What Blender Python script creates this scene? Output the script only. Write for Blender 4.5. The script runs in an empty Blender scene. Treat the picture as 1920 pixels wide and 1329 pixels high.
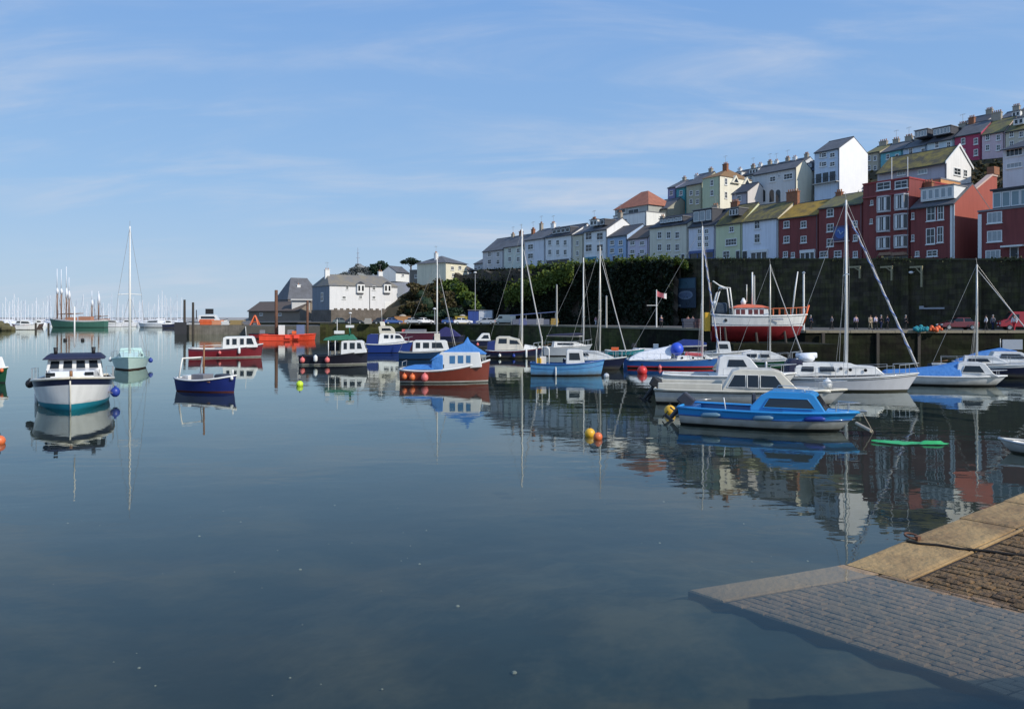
import bpy, bmesh, math, random
from mathutils import Vector, Matrix
random.seed(7)
R = math.radians
S = bpy.context.scene
COL = S.collection
F, H, HZ = 1450.0, 3.7, 596.0            # focal length in photo pixels, eye height, horizon row

def P(px, py, D):                         # photo measurement -> point at distance D
    return Vector(((px - 960) / F * D, D, H - (py - HZ) / F * D))
def G(px, py, z=0.0):                     # photo measurement -> point on the level z
    D = F * (H - z) / (py - HZ)
    return Vector(((px - 960) / F * D, D, z))

# ------------------------------------------------------------------ materials
MATS = {}
def mat(name, col, rough=0.6, var=0.15, scale=3.0, metal=0.0, col2=None, thresh=0.5, soft=0.12,
        bump=0.0, bscale=None, streak=0.0, spec=0.5, coat=0.0, wline=False, courses=None):
    """principled paint / stone / wood with two layers of noise; col2 = patches of a second colour"""
    if name in MATS: return MATS[name]
    m = bpy.data.materials.new(name); m.use_nodes = True
    nt = m.node_tree; n = nt.nodes; l = nt.links
    b = n['Principled BSDF']
    b.inputs['Roughness'].default_value = rough
    b.inputs['Metallic'].default_value = metal
    b.inputs['Specular IOR Level'].default_value = spec
    b.inputs['Coat Weight'].default_value = coat
    geo = n.new('ShaderNodeNewGeometry')
    nz = n.new('ShaderNodeTexNoise'); nz.inputs['Scale'].default_value = scale
    nz.inputs['Detail'].default_value = 5; nz.inputs['Roughness'].default_value = .65
    l.new(geo.outputs['Position'], nz.inputs['Vector'])
    base = n.new('ShaderNodeMix'); base.data_type = 'RGBA'
    c = Vector(col)
    base.inputs[6].default_value = (*(c * (1 - var)), 1)
    base.inputs[7].default_value = (*[min(1, v * (1 + var * .6)) for v in col], 1)
    l.new(nz.outputs['Fac'], base.inputs[0])
    out = base.outputs[2]
    if col2 is not None:
        n2 = n.new('ShaderNodeTexNoise'); n2.inputs['Scale'].default_value = scale * .45
        n2.inputs['Detail'].default_value = 7; n2.inputs['Roughness'].default_value = .7
        l.new(geo.outputs['Position'], n2.inputs['Vector'])
        r = n.new('ShaderNodeValToRGB')
        r.color_ramp.elements[0].position = thresh - soft; r.color_ramp.elements[1].position = thresh + soft
        l.new(n2.outputs['Fac'], r.inputs[0])
        mx = n.new('ShaderNodeMix'); mx.data_type = 'RGBA'
        l.new(r.outputs[0], mx.inputs[0]); l.new(out, mx.inputs[6]); mx.inputs[7].default_value = (*col2, 1)
        out = mx.outputs[2]
    if streak > 0:                         # rain streaks running down a face
        mp = n.new('ShaderNodeMapping'); mp.inputs['Scale'].default_value = (2.2, 2.2, .16)
        l.new(geo.outputs['Position'], mp.inputs[0])
        n3 = n.new('ShaderNodeTexNoise'); n3.inputs['Scale'].default_value = 1.4; n3.inputs['Detail'].default_value = 6
        l.new(mp.outputs[0], n3.inputs['Vector'])
        r = n.new('ShaderNodeValToRGB'); r.color_ramp.elements[0].position = .42; r.color_ramp.elements[1].position = .72
        l.new(n3.outputs['Fac'], r.inputs[0])
        mm = n.new('ShaderNodeMath'); mm.operation = 'MULTIPLY'; mm.inputs[1].default_value = streak
        l.new(r.outputs[0], mm.inputs[0])
        mx = n.new('ShaderNodeMix'); mx.data_type = 'RGBA'; mx.inputs[7].default_value = (*(c * .35), 1)
        l.new(mm.outputs[0], mx.inputs[0]); l.new(out, mx.inputs[6]); out = mx.outputs[2]
    if wline:                              # grime and weed just above the water
        sp = n.new('ShaderNodeSeparateXYZ'); l.new(geo.outputs['Position'], sp.inputs[0])
        ad = n.new('ShaderNodeMath'); ad.operation = 'MULTIPLY_ADD'; ad.inputs[1].default_value = -.34; l.new(nz.outputs['Fac'], ad.inputs[0]); l.new(sp.outputs[2], ad.inputs[2])
        mr = n.new('ShaderNodeMapRange'); mr.inputs[1].default_value = -.12; mr.inputs[2].default_value = .16; mr.inputs[3].default_value = .75; mr.inputs[4].default_value = 0
        l.new(ad.outputs[0], mr.inputs[0])
        mx = n.new('ShaderNodeMix'); mx.data_type = 'RGBA'; mx.inputs[7].default_value = (.09, .085, .05, 1)
        l.new(mr.outputs[0], mx.inputs[0]); l.new(out, mx.inputs[6]); out = mx.outputs[2]
    ch = None
    if courses:                            # courses of squared stone
        vm = n.new('ShaderNodeVectorMath'); vm.operation = 'DOT_PRODUCT'; vm.inputs[1].default_value = (.75, -.66, 0); l.new(geo.outputs['Position'], vm.inputs[0])
        sp = n.new('ShaderNodeSeparateXYZ'); l.new(geo.outputs['Position'], sp.inputs[0])
        cb = n.new('ShaderNodeCombineXYZ'); l.new(vm.outputs['Value'], cb.inputs[0]); l.new(sp.outputs[2], cb.inputs[1])
        bk = n.new('ShaderNodeTexBrick'); bk.inputs['Scale'].default_value = courses; bk.inputs['Mortar Size'].default_value = .025
        bk.inputs['Color1'].default_value = (.55, .55, .55, 1); bk.inputs['Color2'].default_value = (1.35, 1.3, 1.2, 1); bk.inputs['Mortar'].default_value = (.75, .72, .66, 1)
        bk.inputs['Brick Width'].default_value = .9; bk.inputs['Row Height'].default_value = .42
        l.new(cb.outputs[0], bk.inputs['Vector'])
        mx = n.new('ShaderNodeMix'); mx.data_type = 'RGBA'; mx.blend_type = 'MULTIPLY'; mx.inputs[0].default_value = .8
        l.new(out, mx.inputs[6]); l.new(bk.outputs['Color'], mx.inputs[7]); out = mx.outputs[2]
    l.new(out, b.inputs['Base Color'])
    if bump > 0:
        n4 = n.new('ShaderNodeTexNoise'); n4.inputs['Scale'].default_value = bscale or scale * 4
        n4.inputs['Detail'].default_value = 4
        l.new(geo.outputs['Position'], n4.inputs['Vector'])
        bp = n.new('ShaderNodeBump'); bp.inputs['Strength'].default_value = bump; bp.inputs['Distance'].default_value = .08
        l.new(n4.outputs['Fac'], bp.inputs['Height']); l.new(bp.outputs[0], b.inputs['Normal'])
    MATS[name] = m
    return m

def leafmat(name, dark, light, scale=.5, hi=.62):
    if name in MATS: return MATS[name]
    m = mat(name, dark, .65, .35, 2.5, col2=light, thresh=hi, soft=.18, spec=.25)
    m.node_tree.nodes['Principled BSDF'].inputs['Subsurface Weight'].default_value = 0
    return m

GLASS = mat('window_glass', (.022, .028, .034), .08, .3, .8, spec=.6)
GLASSB = mat('cabin_glass', (.012, .016, .02), .06, .3, 2, spec=.6)
GLASSL = mat('net_curtain_glass', (.30, .34, .36), .2, .4, 1.2, spec=.6)
WHITE = mat('white_gelcoat', (.74, .74, .72), .28, .10, 1.5, coat=.3, streak=.22, wline=True)
WHITEP = mat('white_window_paint', (.74, .74, .72), .5, .1, 2)
GREYG = mat('grey_gelcoat', (.50, .51, .50), .35, .1, 1.5, streak=.3, coat=.2, wline=True)
CREAMG = mat('cream_gelcoat', (.66, .62, .52), .35, .1, 1.5, streak=.2, coat=.2)
NAVY = mat('navy_paint', (.012, .016, .045), .3, .2, 2, coat=.3, wline=True, streak=.2)
ROYAL = mat('royal_blue_paint', (.014, .026, .15), .3, .2, 2, coat=.3, streak=.3)
BLUEP = mat('mid_blue_paint', (.02, .10, .32), .3, .15, 2, coat=.3)
SKYB = mat('sky_blue_gelcoat', (.025, .26, .60), .3, .15, 2, coat=.3)
LTBLUE = mat('light_blue_paint', (.10, .30, .56), .35, .12, 2, streak=.3, coat=.2, wline=True)
TEAL = mat('teal_antifouling', (.01, .20, .27), .5, .2, 3)
MAROON = mat('maroon_paint', (.16, .012, .02), .32, .15, 2, coat=.3, streak=.2)
BROWNR = mat('red_brown_paint', (.17, .036, .022), .35, .18, 2, streak=.3, coat=.2)
REDAF = mat('red_antifouling', (.21, .012, .016), .5, .15, 1.5, streak=.35)
DARKAF = mat('dark_antifouling', (.02, .018, .018), .6, .2, 3)
BRNAF = mat('brown_antifouling', (.06, .03, .02), .6, .2, 3)
GREENH = mat('dark_green_paint', (.012, .075, .035), .32, .15, 2, coat=.3)
SEAGRN = mat('sea_green_hull', (.05, .15, .11), .5, .15, .5, streak=.2)
MINT = mat('mint_gelcoat', (.52, .68, .62), .4, .1, 2, coat=.2)
ORANGE = mat('orange_paint', (.75, .13, .03), .45, .15, 1.5, streak=.2)
REDO = mat('red_orange_steel', (.80, .075, .03), .5, .15, .8, streak=.3)
REDB = mat('red_buoy_plastic', (.60, .035, .035), .4, .15, 4)
ORB = mat('orange_buoy_plastic', (.70, .16, .05), .4, .15, 4)
PINKF = mat('faded_red_fender', (.70, .16, .15), .5, .15, 4)
YELB = mat('yellow_green_buoy', (.55, .75, .04), .4, .15, 4)
YEL2 = mat('amber_buoy', (.75, .42, .03), .4, .15, 4)
BLUEF = mat('blue_fender', (.02, .05, .30), .4, .15, 4)
BLUEBALL = mat('bright_blue_vinyl', (.03, .09, .62), .45, .15, 3)
WHITEF = mat('white_fender', (.72, .72, .70), .4, .1, 4)
BLACKR = mat('black_rubber', (.015, .015, .016), .55, .3, 4)
BTARP = mat('blue_tarpaulin', (.05, .20, .52), .6, .3, 3, bump=.5, bscale=5)
NAVYT = mat('navy_canvas', (.012, .016, .05), .75, .3, 3, bump=.4, bscale=8)
WTARP = mat('white_tarpaulin', (.72, .74, .78), .6, .12, 3, bump=.5, bscale=5)
GTARP = mat('green_canvas', (.02, .15, .09), .7, .25, 3, bump=.4, bscale=8)
ALU = mat('spar_aluminium', (.62, .60, .54), .4, .1, 2, metal=.25)
SPARW = mat('white_spar_paint', (.78, .77, .73), .4, .06, 2)
WIRE = mat('rigging_wire', (.35, .34, .32), .5, .1, 2, metal=.3)
STEEL = mat('stainless_rail', (.55, .55, .54), .3, .1, 4, metal=.6)
ROPE = mat('rope_fibre', (.28, .24, .18), .9, .3, 20)
WOOD = mat('varnished_wood', (.26, .12, .045), .45, .3, 6)
OLDWOOD = mat('wet_timber', (.05, .042, .034), .8, .35, 4)
RUST = mat('rusty_steel', (.17, .075, .04), .85, .4, 3, col2=(.09, .05, .035))
SAILC = mat('furled_sailcloth', (.50, .49, .48), .8, .15, 6)
SAILB = mat('blue_sail_strip', (.16, .24, .52), .8, .2, 6)
DECKG = mat('grey_deck_paint', (.42, .42, .40), .8, .15, 3)
SLATE = mat('slate_roof', (.13, .135, .15), .7, .3, 1.2, col2=(.09, .09, .095), bump=.3)
SLATED = mat('dark_slate_roof', (.055, .058, .07), .7, .3, 1.2, bump=.3)
MOSSY = mat('mossy_slate_roof', (.085, .075, .05), .85, .3, 1.5, col2=(.22, .175, .045), thresh=.50, soft=.10, bump=.5)
MOSSG = mat('lichen_roof', (.11, .10, .075), .85, .3, 1.5, col2=(.20, .18, .06), thresh=.5, soft=.13, bump=.4)
TILEO = mat('orange_tile_roof', (.40, .15, .09), .85, .3, 2, col2=(.28, .11, .07), bump=.3)
LEAD = mat('lead_flat_roof', (.20, .20, .21), .7, .2, 1)
BRICK = mat('orange_brick', (.34, .14, .07), .9, .3, 5, col2=(.22, .10, .06))
STACK = mat('rendered_stack', (.36, .32, .26), .9, .3, 3)
POT = mat('terracotta_pot', (.42, .19, .10), .85, .2, 5)
DARKD = mat('dark_door_paint', (.02, .022, .028), .4, .2, 2)
STONEW = mat('dark_harbour_stone', (.066, .058, .046), .95, .45, 1.3, col2=(.075, .075, .034), thresh=.52, bump=.9, bscale=2.2, streak=.6, spec=.12, courses=.62)
STONEB = mat('brown_cliff_stone', (.12, .09, .065), .95, .45, .8, col2=(.06, .052, .04), bump=.9, bscale=1.6)
STONEG = mat('grey_brown_rubble', (.17, .145, .125), .95, .35, 1.2, col2=(.10, .085, .07), bump=.8, bscale=2.5)
COPING = mat('quay_coping_stone', (.24, .21, .15), .9, .25, .8, bump=.4)
QUAYTOP = mat('quay_paving', (.085, .08, .075), .95, .3, .6, col2=(.13, .12, .105), bump=.3)
QUAYF = mat('weedy_quay_stone', (.015, .014, .012), .95, .4, .9, col2=(.020, .025, .012), thresh=.5, bump=.9, bscale=1.6, streak=.4, spec=.12, courses=.8)
QUAYFL = mat('mossy_quay_stone', (.06, .055, .03), .95, .4, .7, col2=(.06, .075, .02), thresh=.5, bump=.9, bscale=1.6, streak=.5, spec=.2, courses=.8)
HILL = mat('hillside_scrub_ground', (.05, .05, .025), 1, .5, .25, col2=(.075, .055, .03), bump=.6, bscale=.8)
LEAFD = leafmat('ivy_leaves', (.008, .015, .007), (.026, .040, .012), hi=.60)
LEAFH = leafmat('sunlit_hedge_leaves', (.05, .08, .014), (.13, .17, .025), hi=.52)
LEAFB = leafmat('brown_scrub_leaves', (.075, .055, .025), (.055, .075, .02))
LEAFG = leafmat('green_shrub_leaves', (.06, .10, .015), (.13, .18, .025))
LEAFP = leafmat('dark_pine_leaves', (.016, .035, .018), (.03, .06, .025))
BARK = mat('bark', (.09, .07, .05), .95, .3, 5)
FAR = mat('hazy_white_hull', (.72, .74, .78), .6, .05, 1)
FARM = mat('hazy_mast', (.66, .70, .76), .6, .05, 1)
SKIN = mat('skin', (.50, .30, .22), .6, .05, 5)
def wallpaint(name, col, streak=.22): return mat('paint_' + name, col, .75, .10, .7, streak=streak, bump=.08)
RED_W = wallpaint('red_render', (.21, .046, .042), .4)

# ------------------------------------------------------------------ object helpers
def tag(o, label=None, cat=None, group=None, kind=None):
    if label: o['label'] = label
    if cat: o['category'] = cat
    if group: o['group'] = group
    if kind: o['kind'] = kind
    return o
def empty(name, loc, rz=0.0):
    o = bpy.data.objects.new(name, None); COL.objects.link(o)
    o.location = loc; o.rotation_euler = (0, 0, rz); o.empty_display_size = .3
    return o

class MB:
    def __init__(s): s.v = []; s.f = []
    def add(s, vs, fs):
        k = len(s.v); s.v += [tuple(v) for v in vs]; s.f += [tuple(i + k for i in f) for f in fs]; return s
    def poly(s, pts): return s.add(pts, [tuple(range(len(pts)))])
    def box(s, c, d, rz=0.0, taper=1.0):
        x, y, z = d[0] / 2, d[1] / 2, d[2] / 2; vs = []
        cr, sr = math.cos(rz), math.sin(rz)
        for sz in (-1, 1):
            t = taper if sz > 0 else 1
            for sx, sy in ((-1, -1), (1, -1), (1, 1), (-1, 1)):
                a, b = sx * x * t, sy * y * t
                vs.append((c[0] + a * cr - b * sr, c[1] + a * sr + b * cr, c[2] + sz * z))
        return s.add(vs, [(3, 2, 1, 0), (4, 5, 6, 7), (0, 1, 5, 4), (1, 2, 6, 5), (2, 3, 7, 6), (3, 0, 4, 7)])
    def box0(s, x0, x1, y0, y1, z0, z1): return s.box(((x0 + x1) / 2, (y0 + y1) / 2, (z0 + z1) / 2), (x1 - x0, y1 - y0, z1 - z0))
    def tube(s, pts, r, n=6, cap=True):
        pts = [Vector(p) for p in pts]; k = len(pts)
        rs = r if isinstance(r, (list, tuple)) else [r] * k
        rings = []
        for i, p in enumerate(pts):
            d = (pts[min(i + 1, k - 1)] - pts[max(i - 1, 0)])
            d = d.normalized() if d.length > 1e-9 else Vector((0, 0, 1))
            u = d.cross(Vector((0, 0, 1)) if abs(d.z) < .9 else Vector((1, 0, 0))).normalized(); w = d.cross(u)
            rings.append([p + (u * math.cos(2 * math.pi * j / n) + w * math.sin(2 * math.pi * j / n)) * rs[i] for j in range(n)])
        return s.loft(rings, cap)
    def loft(s, rings, cap=True, closed=True):
        n = len(rings[0]); vs = [v for r in rings for v in r]; fs = []
        for i in range(len(rings) - 1):
            for j in range(n if closed else n - 1):
                a, b = i * n + j, i * n + (j + 1) % n
                fs.append((a, b, b + n, a + n))
        if cap:
            fs.append(tuple(range(n))[::-1]); fs.append(tuple((len(rings) - 1) * n + j for j in range(n)))
        return s.add(vs, fs)
    def ball(s, c, r, nu=10, nv=7, sz=1.0):
        rings = []
        for i in range(nv + 1):
            a = -math.pi / 2 + math.pi * i / nv
            rr = max(r * math.cos(a), r * .02)
            rings.append([(c[0] + rr * math.cos(2 * math.pi * j / nu), c[1] + rr * math.sin(2 * math.pi * j / nu), c[2] + r * sz * math.sin(a)) for j in range(nu)])
        return s.loft(rings)
    def lathe(s, prof, c=(0, 0, 0), n=12):
        return s.loft([[(c[0] + r * math.cos(2 * math.pi * j / n), c[1] + r * math.sin(2 * math.pi * j / n), c[2] + z) for j in range(n)] for r, z in prof])
    def prism(s, prof, ya, yb):            # outline in x,z pushed from ya to yb
        n = len(prof); vs = [(x, ya, z) for x, z in prof] + [(x, yb, z) for x, z in prof]
        fs = [tuple(range(n)), tuple(range(n, 2 * n))[::-1]]
        fs += [(i, n + i, n + (i + 1) % n, (i + 1) % n) for i in range(n)]
        return s.add(vs, fs)
    def build(s, name, m, parent=None, smooth=False, loc=None, rz=0.0, bevel=0.0, flip=True):
        me = bpy.data.meshes.new(name); me.from_pydata(s.v, [], s.f)
        bm = bmesh.new(); bm.from_mesh(me); bmesh.ops.recalc_face_normals(bm, faces=bm.faces); bm.to_mesh(me); bm.free()
        me.materials.append(m)
        if smooth:
            for p in me.polygons: p.use_smooth = True
        o = bpy.data.objects.new(name, me); COL.objects.link(o)
        if parent: o.parent = parent
        if loc is not None: o.location = loc; o.rotation_euler = (0, 0, rz)
        if bevel > 0:
            b = o.modifiers.new('edge', 'BEVEL'); b.width = bevel; b.segments = 2; b.limit_method = 'ANGLE'; b.angle_limit = R(35)
        return o

def leafclump(mb, c, rad, n, size, shell=.55, rnd=random):
    """small crossed leaf quads spread through an ellipsoid, denser near its surface"""
    for _ in range(n):
        while True:
            d = Vector((rnd.uniform(-1, 1), rnd.uniform(-1, 1), rnd.uniform(-1, 1)))
            if .05 < d.length <= 1: break
        d = d.normalized() * (shell + (1 - shell) * rnd.random() ** .6) * rnd.uniform(.85, 1.08)
        p = Vector((c[0] + d.x * rad[0], c[1] + d.y * rad[1], c[2] + d.z * rad[2]))
        leaf(mb, p, size * rnd.uniform(.6, 1.4), rnd)
def leaf(mb, p, s, rnd=random):
    u = Vector((rnd.gauss(0, 1), rnd.gauss(0, 1), rnd.gauss(0, 1))).normalized()
    w = u.cross(Vector((rnd.gauss(0, 1), rnd.gauss(0, 1), rnd.gauss(0, 1)))).normalized()
    u *= s * .5; w *= s * .36
    mb.add([p - u, p - u * .2 + w, p + u, p - u * .2 - w], [(0, 1, 2, 3)])
# ------------------------------------------------------------------ light and water settings
SUN_E = 3.9; SKY_S = .10; CLOUD = .85
HORIZ = (4.6, 6.0, 7.7); MIDS = (3.15, 5.25, 8.25); ZEN = (1.85, 3.9, 8.0); CLOUDC = (6.2, 6.7, 7.7)
WAVE1 = .012; WAVE2 = .0034; WBODY = (.010, .036, .040); WTURB = .12
# ------------------------------------------------------------------ camera, sky, sun
cam = bpy.data.cameras.new('camera'); camo = bpy.data.objects.new('camera', cam); COL.objects.link(camo)
camo.location = (0, 0, H); camo.rotation_euler = (R(90), 0, 0)
cam.sensor_width = 36; cam.lens = F / 1920 * 36; cam.shift_y = -(664.5 - HZ) / 1920
cam.clip_start = .1; cam.clip_end = 9000
S.camera = camo
SUN_EL = R(34); SX, SY = .80, -.60
sun = bpy.data.lights.new('sun', 'SUN'); sun.energy = SUN_E; sun.angle = R(.5); sun.color = (1, .93, .82)
suno = bpy.data.objects.new('sun', sun); COL.objects.link(suno)
sd = Vector((SX * math.cos(SUN_EL), SY * math.cos(SUN_EL), math.sin(SUN_EL)))
suno.rotation_euler = sd.to_track_quat('Z', 'Y').to_euler(); suno.location = (60, -60, 80)

w = bpy.data.worlds.new('World'); S.world = w; w.use_nodes = True
nt = w.node_tree; n = nt.nodes; l = nt.links
bg = n['Background']; bg.inputs[1].default_value = SKY_S
sky = n.new('ShaderNodeTexSky'); sky.sky_type = 'NISHITA'; sky.sun_disc = False
sky.sun_elevation = SUN_EL; sky.sun_rotation = math.atan2(SX, SY)
sky.air_density = 1.0; sky.dust_density = .6; sky.ozone_density = 2.0; sky.altitude = 10
tc = n.new('ShaderNodeTexCoord'); sep = n.new('ShaderNodeSeparateXYZ'); l.new(tc.outputs['Generated'], sep.inputs[0])
def wmath(op, a, b=None):
    m = n.new('ShaderNodeMath'); m.operation = op
    for i, q in enumerate((a, b)):
        if q is None: continue
        if isinstance(q, (int, float)): m.inputs[i].default_value = q
        else: l.new(q, m.inputs[i])
    return m.outputs[0]
zz = wmath('ADD', wmath('ABSOLUTE', sep.outputs[2]), .22)
cx = wmath('DIVIDE', sep.outputs[0], zz); cy = wmath('DIVIDE', sep.outputs[1], zz)
cmb = n.new('ShaderNodeCombineXYZ'); l.new(cx, cmb.inputs[0]); l.new(cy, cmb.inputs[1])
mp = n.new('ShaderNodeMapping'); mp.inputs['Scale'].default_value = (.9, 2.6, 1); mp.inputs['Rotation'].default_value = (0, 0, R(10)); mp.inputs['Location'].default_value = (3.1, 1.7, 0)
l.new(cmb.outputs[0], mp.inputs[0])
cn = n.new('ShaderNodeTexNoise'); cn.inputs['Scale'].default_value = 1.5; cn.inputs['Detail'].default_value = 9
cn.inputs['Roughness'].default_value = .58; cn.inputs['Distortion'].default_value = .5; l.new(mp.outputs[0], cn.inputs['Vector'])
cr = n.new('ShaderNodeValToRGB'); cr.color_ramp.elements[0].position = .40; cr.color_ramp.elements[1].position = .78
cr.color_ramp.interpolation = 'EASE'; l.new(cn.outputs['Fac'], cr.inputs[0])
big = n.new('ShaderNodeTexNoise'); big.inputs['Scale'].default_value = .55; big.inputs['Detail'].default_value = 3; l.new(cmb.outputs[0], big.inputs['Vector'])
br = n.new('ShaderNodeValToRGB'); br.color_ramp.elements[0].position = .36; br.color_ramp.elements[1].position = .62; l.new(big.outputs['Fac'], br.inputs[0])
fac = wmath('MULTIPLY', wmath('MULTIPLY', cr.outputs[0], br.outputs[0]), CLOUD)
# the clear sky: the physical sky, graded towards the pale marine blue of the photograph
el = n.new('ShaderNodeValToRGB')
el.color_ramp.elements[0].position = 0; el.color_ramp.elements[0].color = (*HORIZ, 1)
el.color_ramp.elements[1].position = .45; el.color_ramp.elements[1].color = (*ZEN, 1)
e = el.color_ramp.elements.new(.16); e.color = (*MIDS, 1)
l.new(wmath('ABSOLUTE', sep.outputs[2]), el.inputs[0])
sm = n.new('ShaderNodeMix'); sm.data_type = 'RGBA'; sm.inputs[0].default_value = .85
l.new(sky.outputs[0], sm.inputs[6]); l.new(el.outputs[0], sm.inputs[7])
cm = n.new('ShaderNodeMix'); cm.data_type = 'RGBA'; cm.inputs[7].default_value = (*CLOUDC, 1)
l.new(fac, cm.inputs[0]); l.new(sm.outputs[2], cm.inputs[6]); l.new(cm.outputs[2], bg.inputs[0])

S.view_settings.view_transform = 'Standard'; S.view_settings.look = 'None'; S.view_settings.exposure = 0; S.view_settings.gamma = 1
S.cycles.max_bounces = 8; S.cycles.transparent_max_bounces = 12; S.cycles.glossy_bounces = 4; S.cycles.diffuse_bounces = 3
S.cycles.use_denoising = True; S.cycles.sample_clamp_indirect = 6

# ------------------------------------------------------------------ water and seabed
def water_mat():
    m = bpy.data.materials.new('harbour_water'); m.use_nodes = True
    nt = m.node_tree; n = nt.nodes; l = nt.links; n.remove(n['Principled BSDF'])
    out = n['Material Output']
    geo = n.new('ShaderNodeNewGeometry')
    def noise(sc, scale, det):
        mp = n.new('ShaderNodeMapping'); mp.inputs['Scale'].default_value = sc; mp.inputs['Rotation'].default_value = (0, 0, R(random.uniform(-12, 12)))
        l.new(geo.outputs['Position'], mp.inputs[0])
        z = n.new('ShaderNodeTexNoise'); z.inputs['Scale'].default_value = scale; z.inputs['Detail'].default_value = det
        l.new(mp.outputs[0], z.inputs['Vector']); return z.outputs['Fac']
    h1 = noise((.35, 1, 1), .55, 2); h2 = noise((.6, 1, 1), 2.3, 2); h3 = noise((.8, 1, 1), .035, 3)
    def mth(op, a, b):
        q = n.new('ShaderNodeMath'); q.operation = op
        for i, x in enumerate((a, b)):
            if isinstance(x, (int, float)): q.inputs[i].default_value = x
            else: l.new(x, q.inputs[i])
        return q.outputs[0]
    calm = n.new('ShaderNodeMapRange'); calm.inputs[1].default_value = .38; calm.inputs[2].default_value = .66
    calm.inputs[3].default_value = .35; calm.inputs[4].default_value = 1.5; l.new(h3, calm.inputs[0])
    hh = mth('MULTIPLY', mth('ADD', mth('MULTIPLY', h1, WAVE1), mth('MULTIPLY', h2, WAVE2)), calm.outputs[0])
    bp = n.new('ShaderNodeBump'); bp.inputs['Strength'].default_value = 1; bp.inputs['Distance'].default_value = 1
    l.new(hh, bp.inputs['Height'])
    fr = n.new('ShaderNodeFresnel'); 
    io = n.new('ShaderNodeMapRange'); io.inputs[3].default_value = 1.333; io.inputs[4].default_value = .75   # unrefracted light keeps the same loss on the way up as on the way down
    l.new(geo.outputs['Backfacing'], io.inputs[0]); l.new(io.outputs[0], fr.inputs['IOR']); l.new(bp.outputs[0], fr.inputs['Normal'])
    gl = n.new('ShaderNodeBsdfGlossy'); gl.inputs['Roughness'].default_value = .015; gl.inputs['Color'].default_value = (.90, .95, .90, 1)
    l.new(bp.outputs[0], gl.inputs['Normal'])
    tr = n.new('ShaderNodeBsdfTransparent'); tr.inputs['Color'].default_value = (.93, .94, .87, 1)
    df = n.new('ShaderNodeBsdfDiffuse'); df.inputs['Color'].default_value = (*WBODY, 1)
    bm_ = n.new('ShaderNodeMixShader'); bm_.inputs[0].default_value = WTURB; l.new(tr.outputs[0], bm_.inputs[1]); l.new(df.outputs[0], bm_.inputs[2])
    mx = n.new('ShaderNodeMixShader'); l.new(fr.outputs[0], mx.inputs[0]); l.new(bm_.outputs[0], mx.inputs[1]); l.new(gl.outputs[0], mx.inputs[2])
    l.new(mx.outputs[0], out.inputs[0])
    return m
wt = MB().poly([(-3500, -40, 0), (3500, -40, 0), (3500, 7000, 0), (-3500, 7000, 0)]).build('water', water_mat()); tag(wt, kind='structure')

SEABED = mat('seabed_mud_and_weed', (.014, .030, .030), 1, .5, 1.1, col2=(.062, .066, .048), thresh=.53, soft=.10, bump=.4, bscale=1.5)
def deepen(m, za=-.9, zb=-2.5, most=.88, dark=(.004, .010, .010)):                              # the water's dimming put into the colour: darker the deeper it lies
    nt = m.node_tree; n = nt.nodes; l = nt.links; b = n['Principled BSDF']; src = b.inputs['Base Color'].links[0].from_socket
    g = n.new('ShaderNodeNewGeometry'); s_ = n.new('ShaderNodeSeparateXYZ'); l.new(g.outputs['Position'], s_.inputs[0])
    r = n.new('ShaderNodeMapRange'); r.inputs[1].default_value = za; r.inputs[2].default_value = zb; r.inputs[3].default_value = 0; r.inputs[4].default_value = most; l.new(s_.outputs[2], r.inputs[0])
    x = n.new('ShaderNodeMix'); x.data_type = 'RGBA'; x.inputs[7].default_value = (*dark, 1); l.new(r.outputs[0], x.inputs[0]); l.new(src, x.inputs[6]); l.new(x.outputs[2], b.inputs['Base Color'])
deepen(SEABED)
mb = MB(); nx, ny = 130, 110
def seabed_z(x, y):
    d = max(0, min(1, (y - 4) / 40))
    z = -1.45 - 1.6 * d + .16 * math.sin(x * .9 + 1.3 * math.sin(y * .5)) * math.cos(y * .7)
    ax, ay, bx, by = 2.6, 11.4, 8.5, 4.6             # silt banked up against the foot of the slip
    t = max(0, min(1, ((x - ax) * (bx - ax) + (y - ay) * (by - ay)) / ((bx - ax) ** 2 + (by - ay) ** 2)))
    ds = math.hypot(x - ax - t * (bx - ax), y - ay - t * (by - ay))
    z = max(z, -.43 - .19 * ds - .05 * math.sin(3.1 * x + 1.7 * y) * min(1, ds) - .03 * math.sin(7 * x - 5 * y))
    return z
vs = []
for j in range(ny + 1):
    y = -6 + 66 * (j / ny) ** 1.5
    for i in range(nx + 1):
        x = -40 + 70 * i / nx
        vs.append((x, y, seabed_z(x, y)))
mb.add(vs, [(j * (nx + 1) + i, j * (nx + 1) + i + 1, (j + 1) * (nx + 1) + i + 1, (j + 1) * (nx + 1) + i) for j in range(ny) for i in range(nx)])
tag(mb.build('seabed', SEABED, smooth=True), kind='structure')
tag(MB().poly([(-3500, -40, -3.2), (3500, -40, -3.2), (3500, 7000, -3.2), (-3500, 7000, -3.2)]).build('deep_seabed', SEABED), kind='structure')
# pebbles, shells and weed scraps lying on the bed of the shallows (nobody could count them)
mb = MB()
for _ in range(110):
    y = random.uniform(5.5, 26); x = random.uniform(-.75, .45) * y
    z = seabed_z(x, y); s = .012 + .03 * random.random() ** 3
    mb.ball((x, y, z + s * .4), s, 6, 4, .6)
tag(mb.build('seabed_shells', mat('pale_shell', (.24, .26, .22), .8, .3, 6)), kind='stuff')

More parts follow.
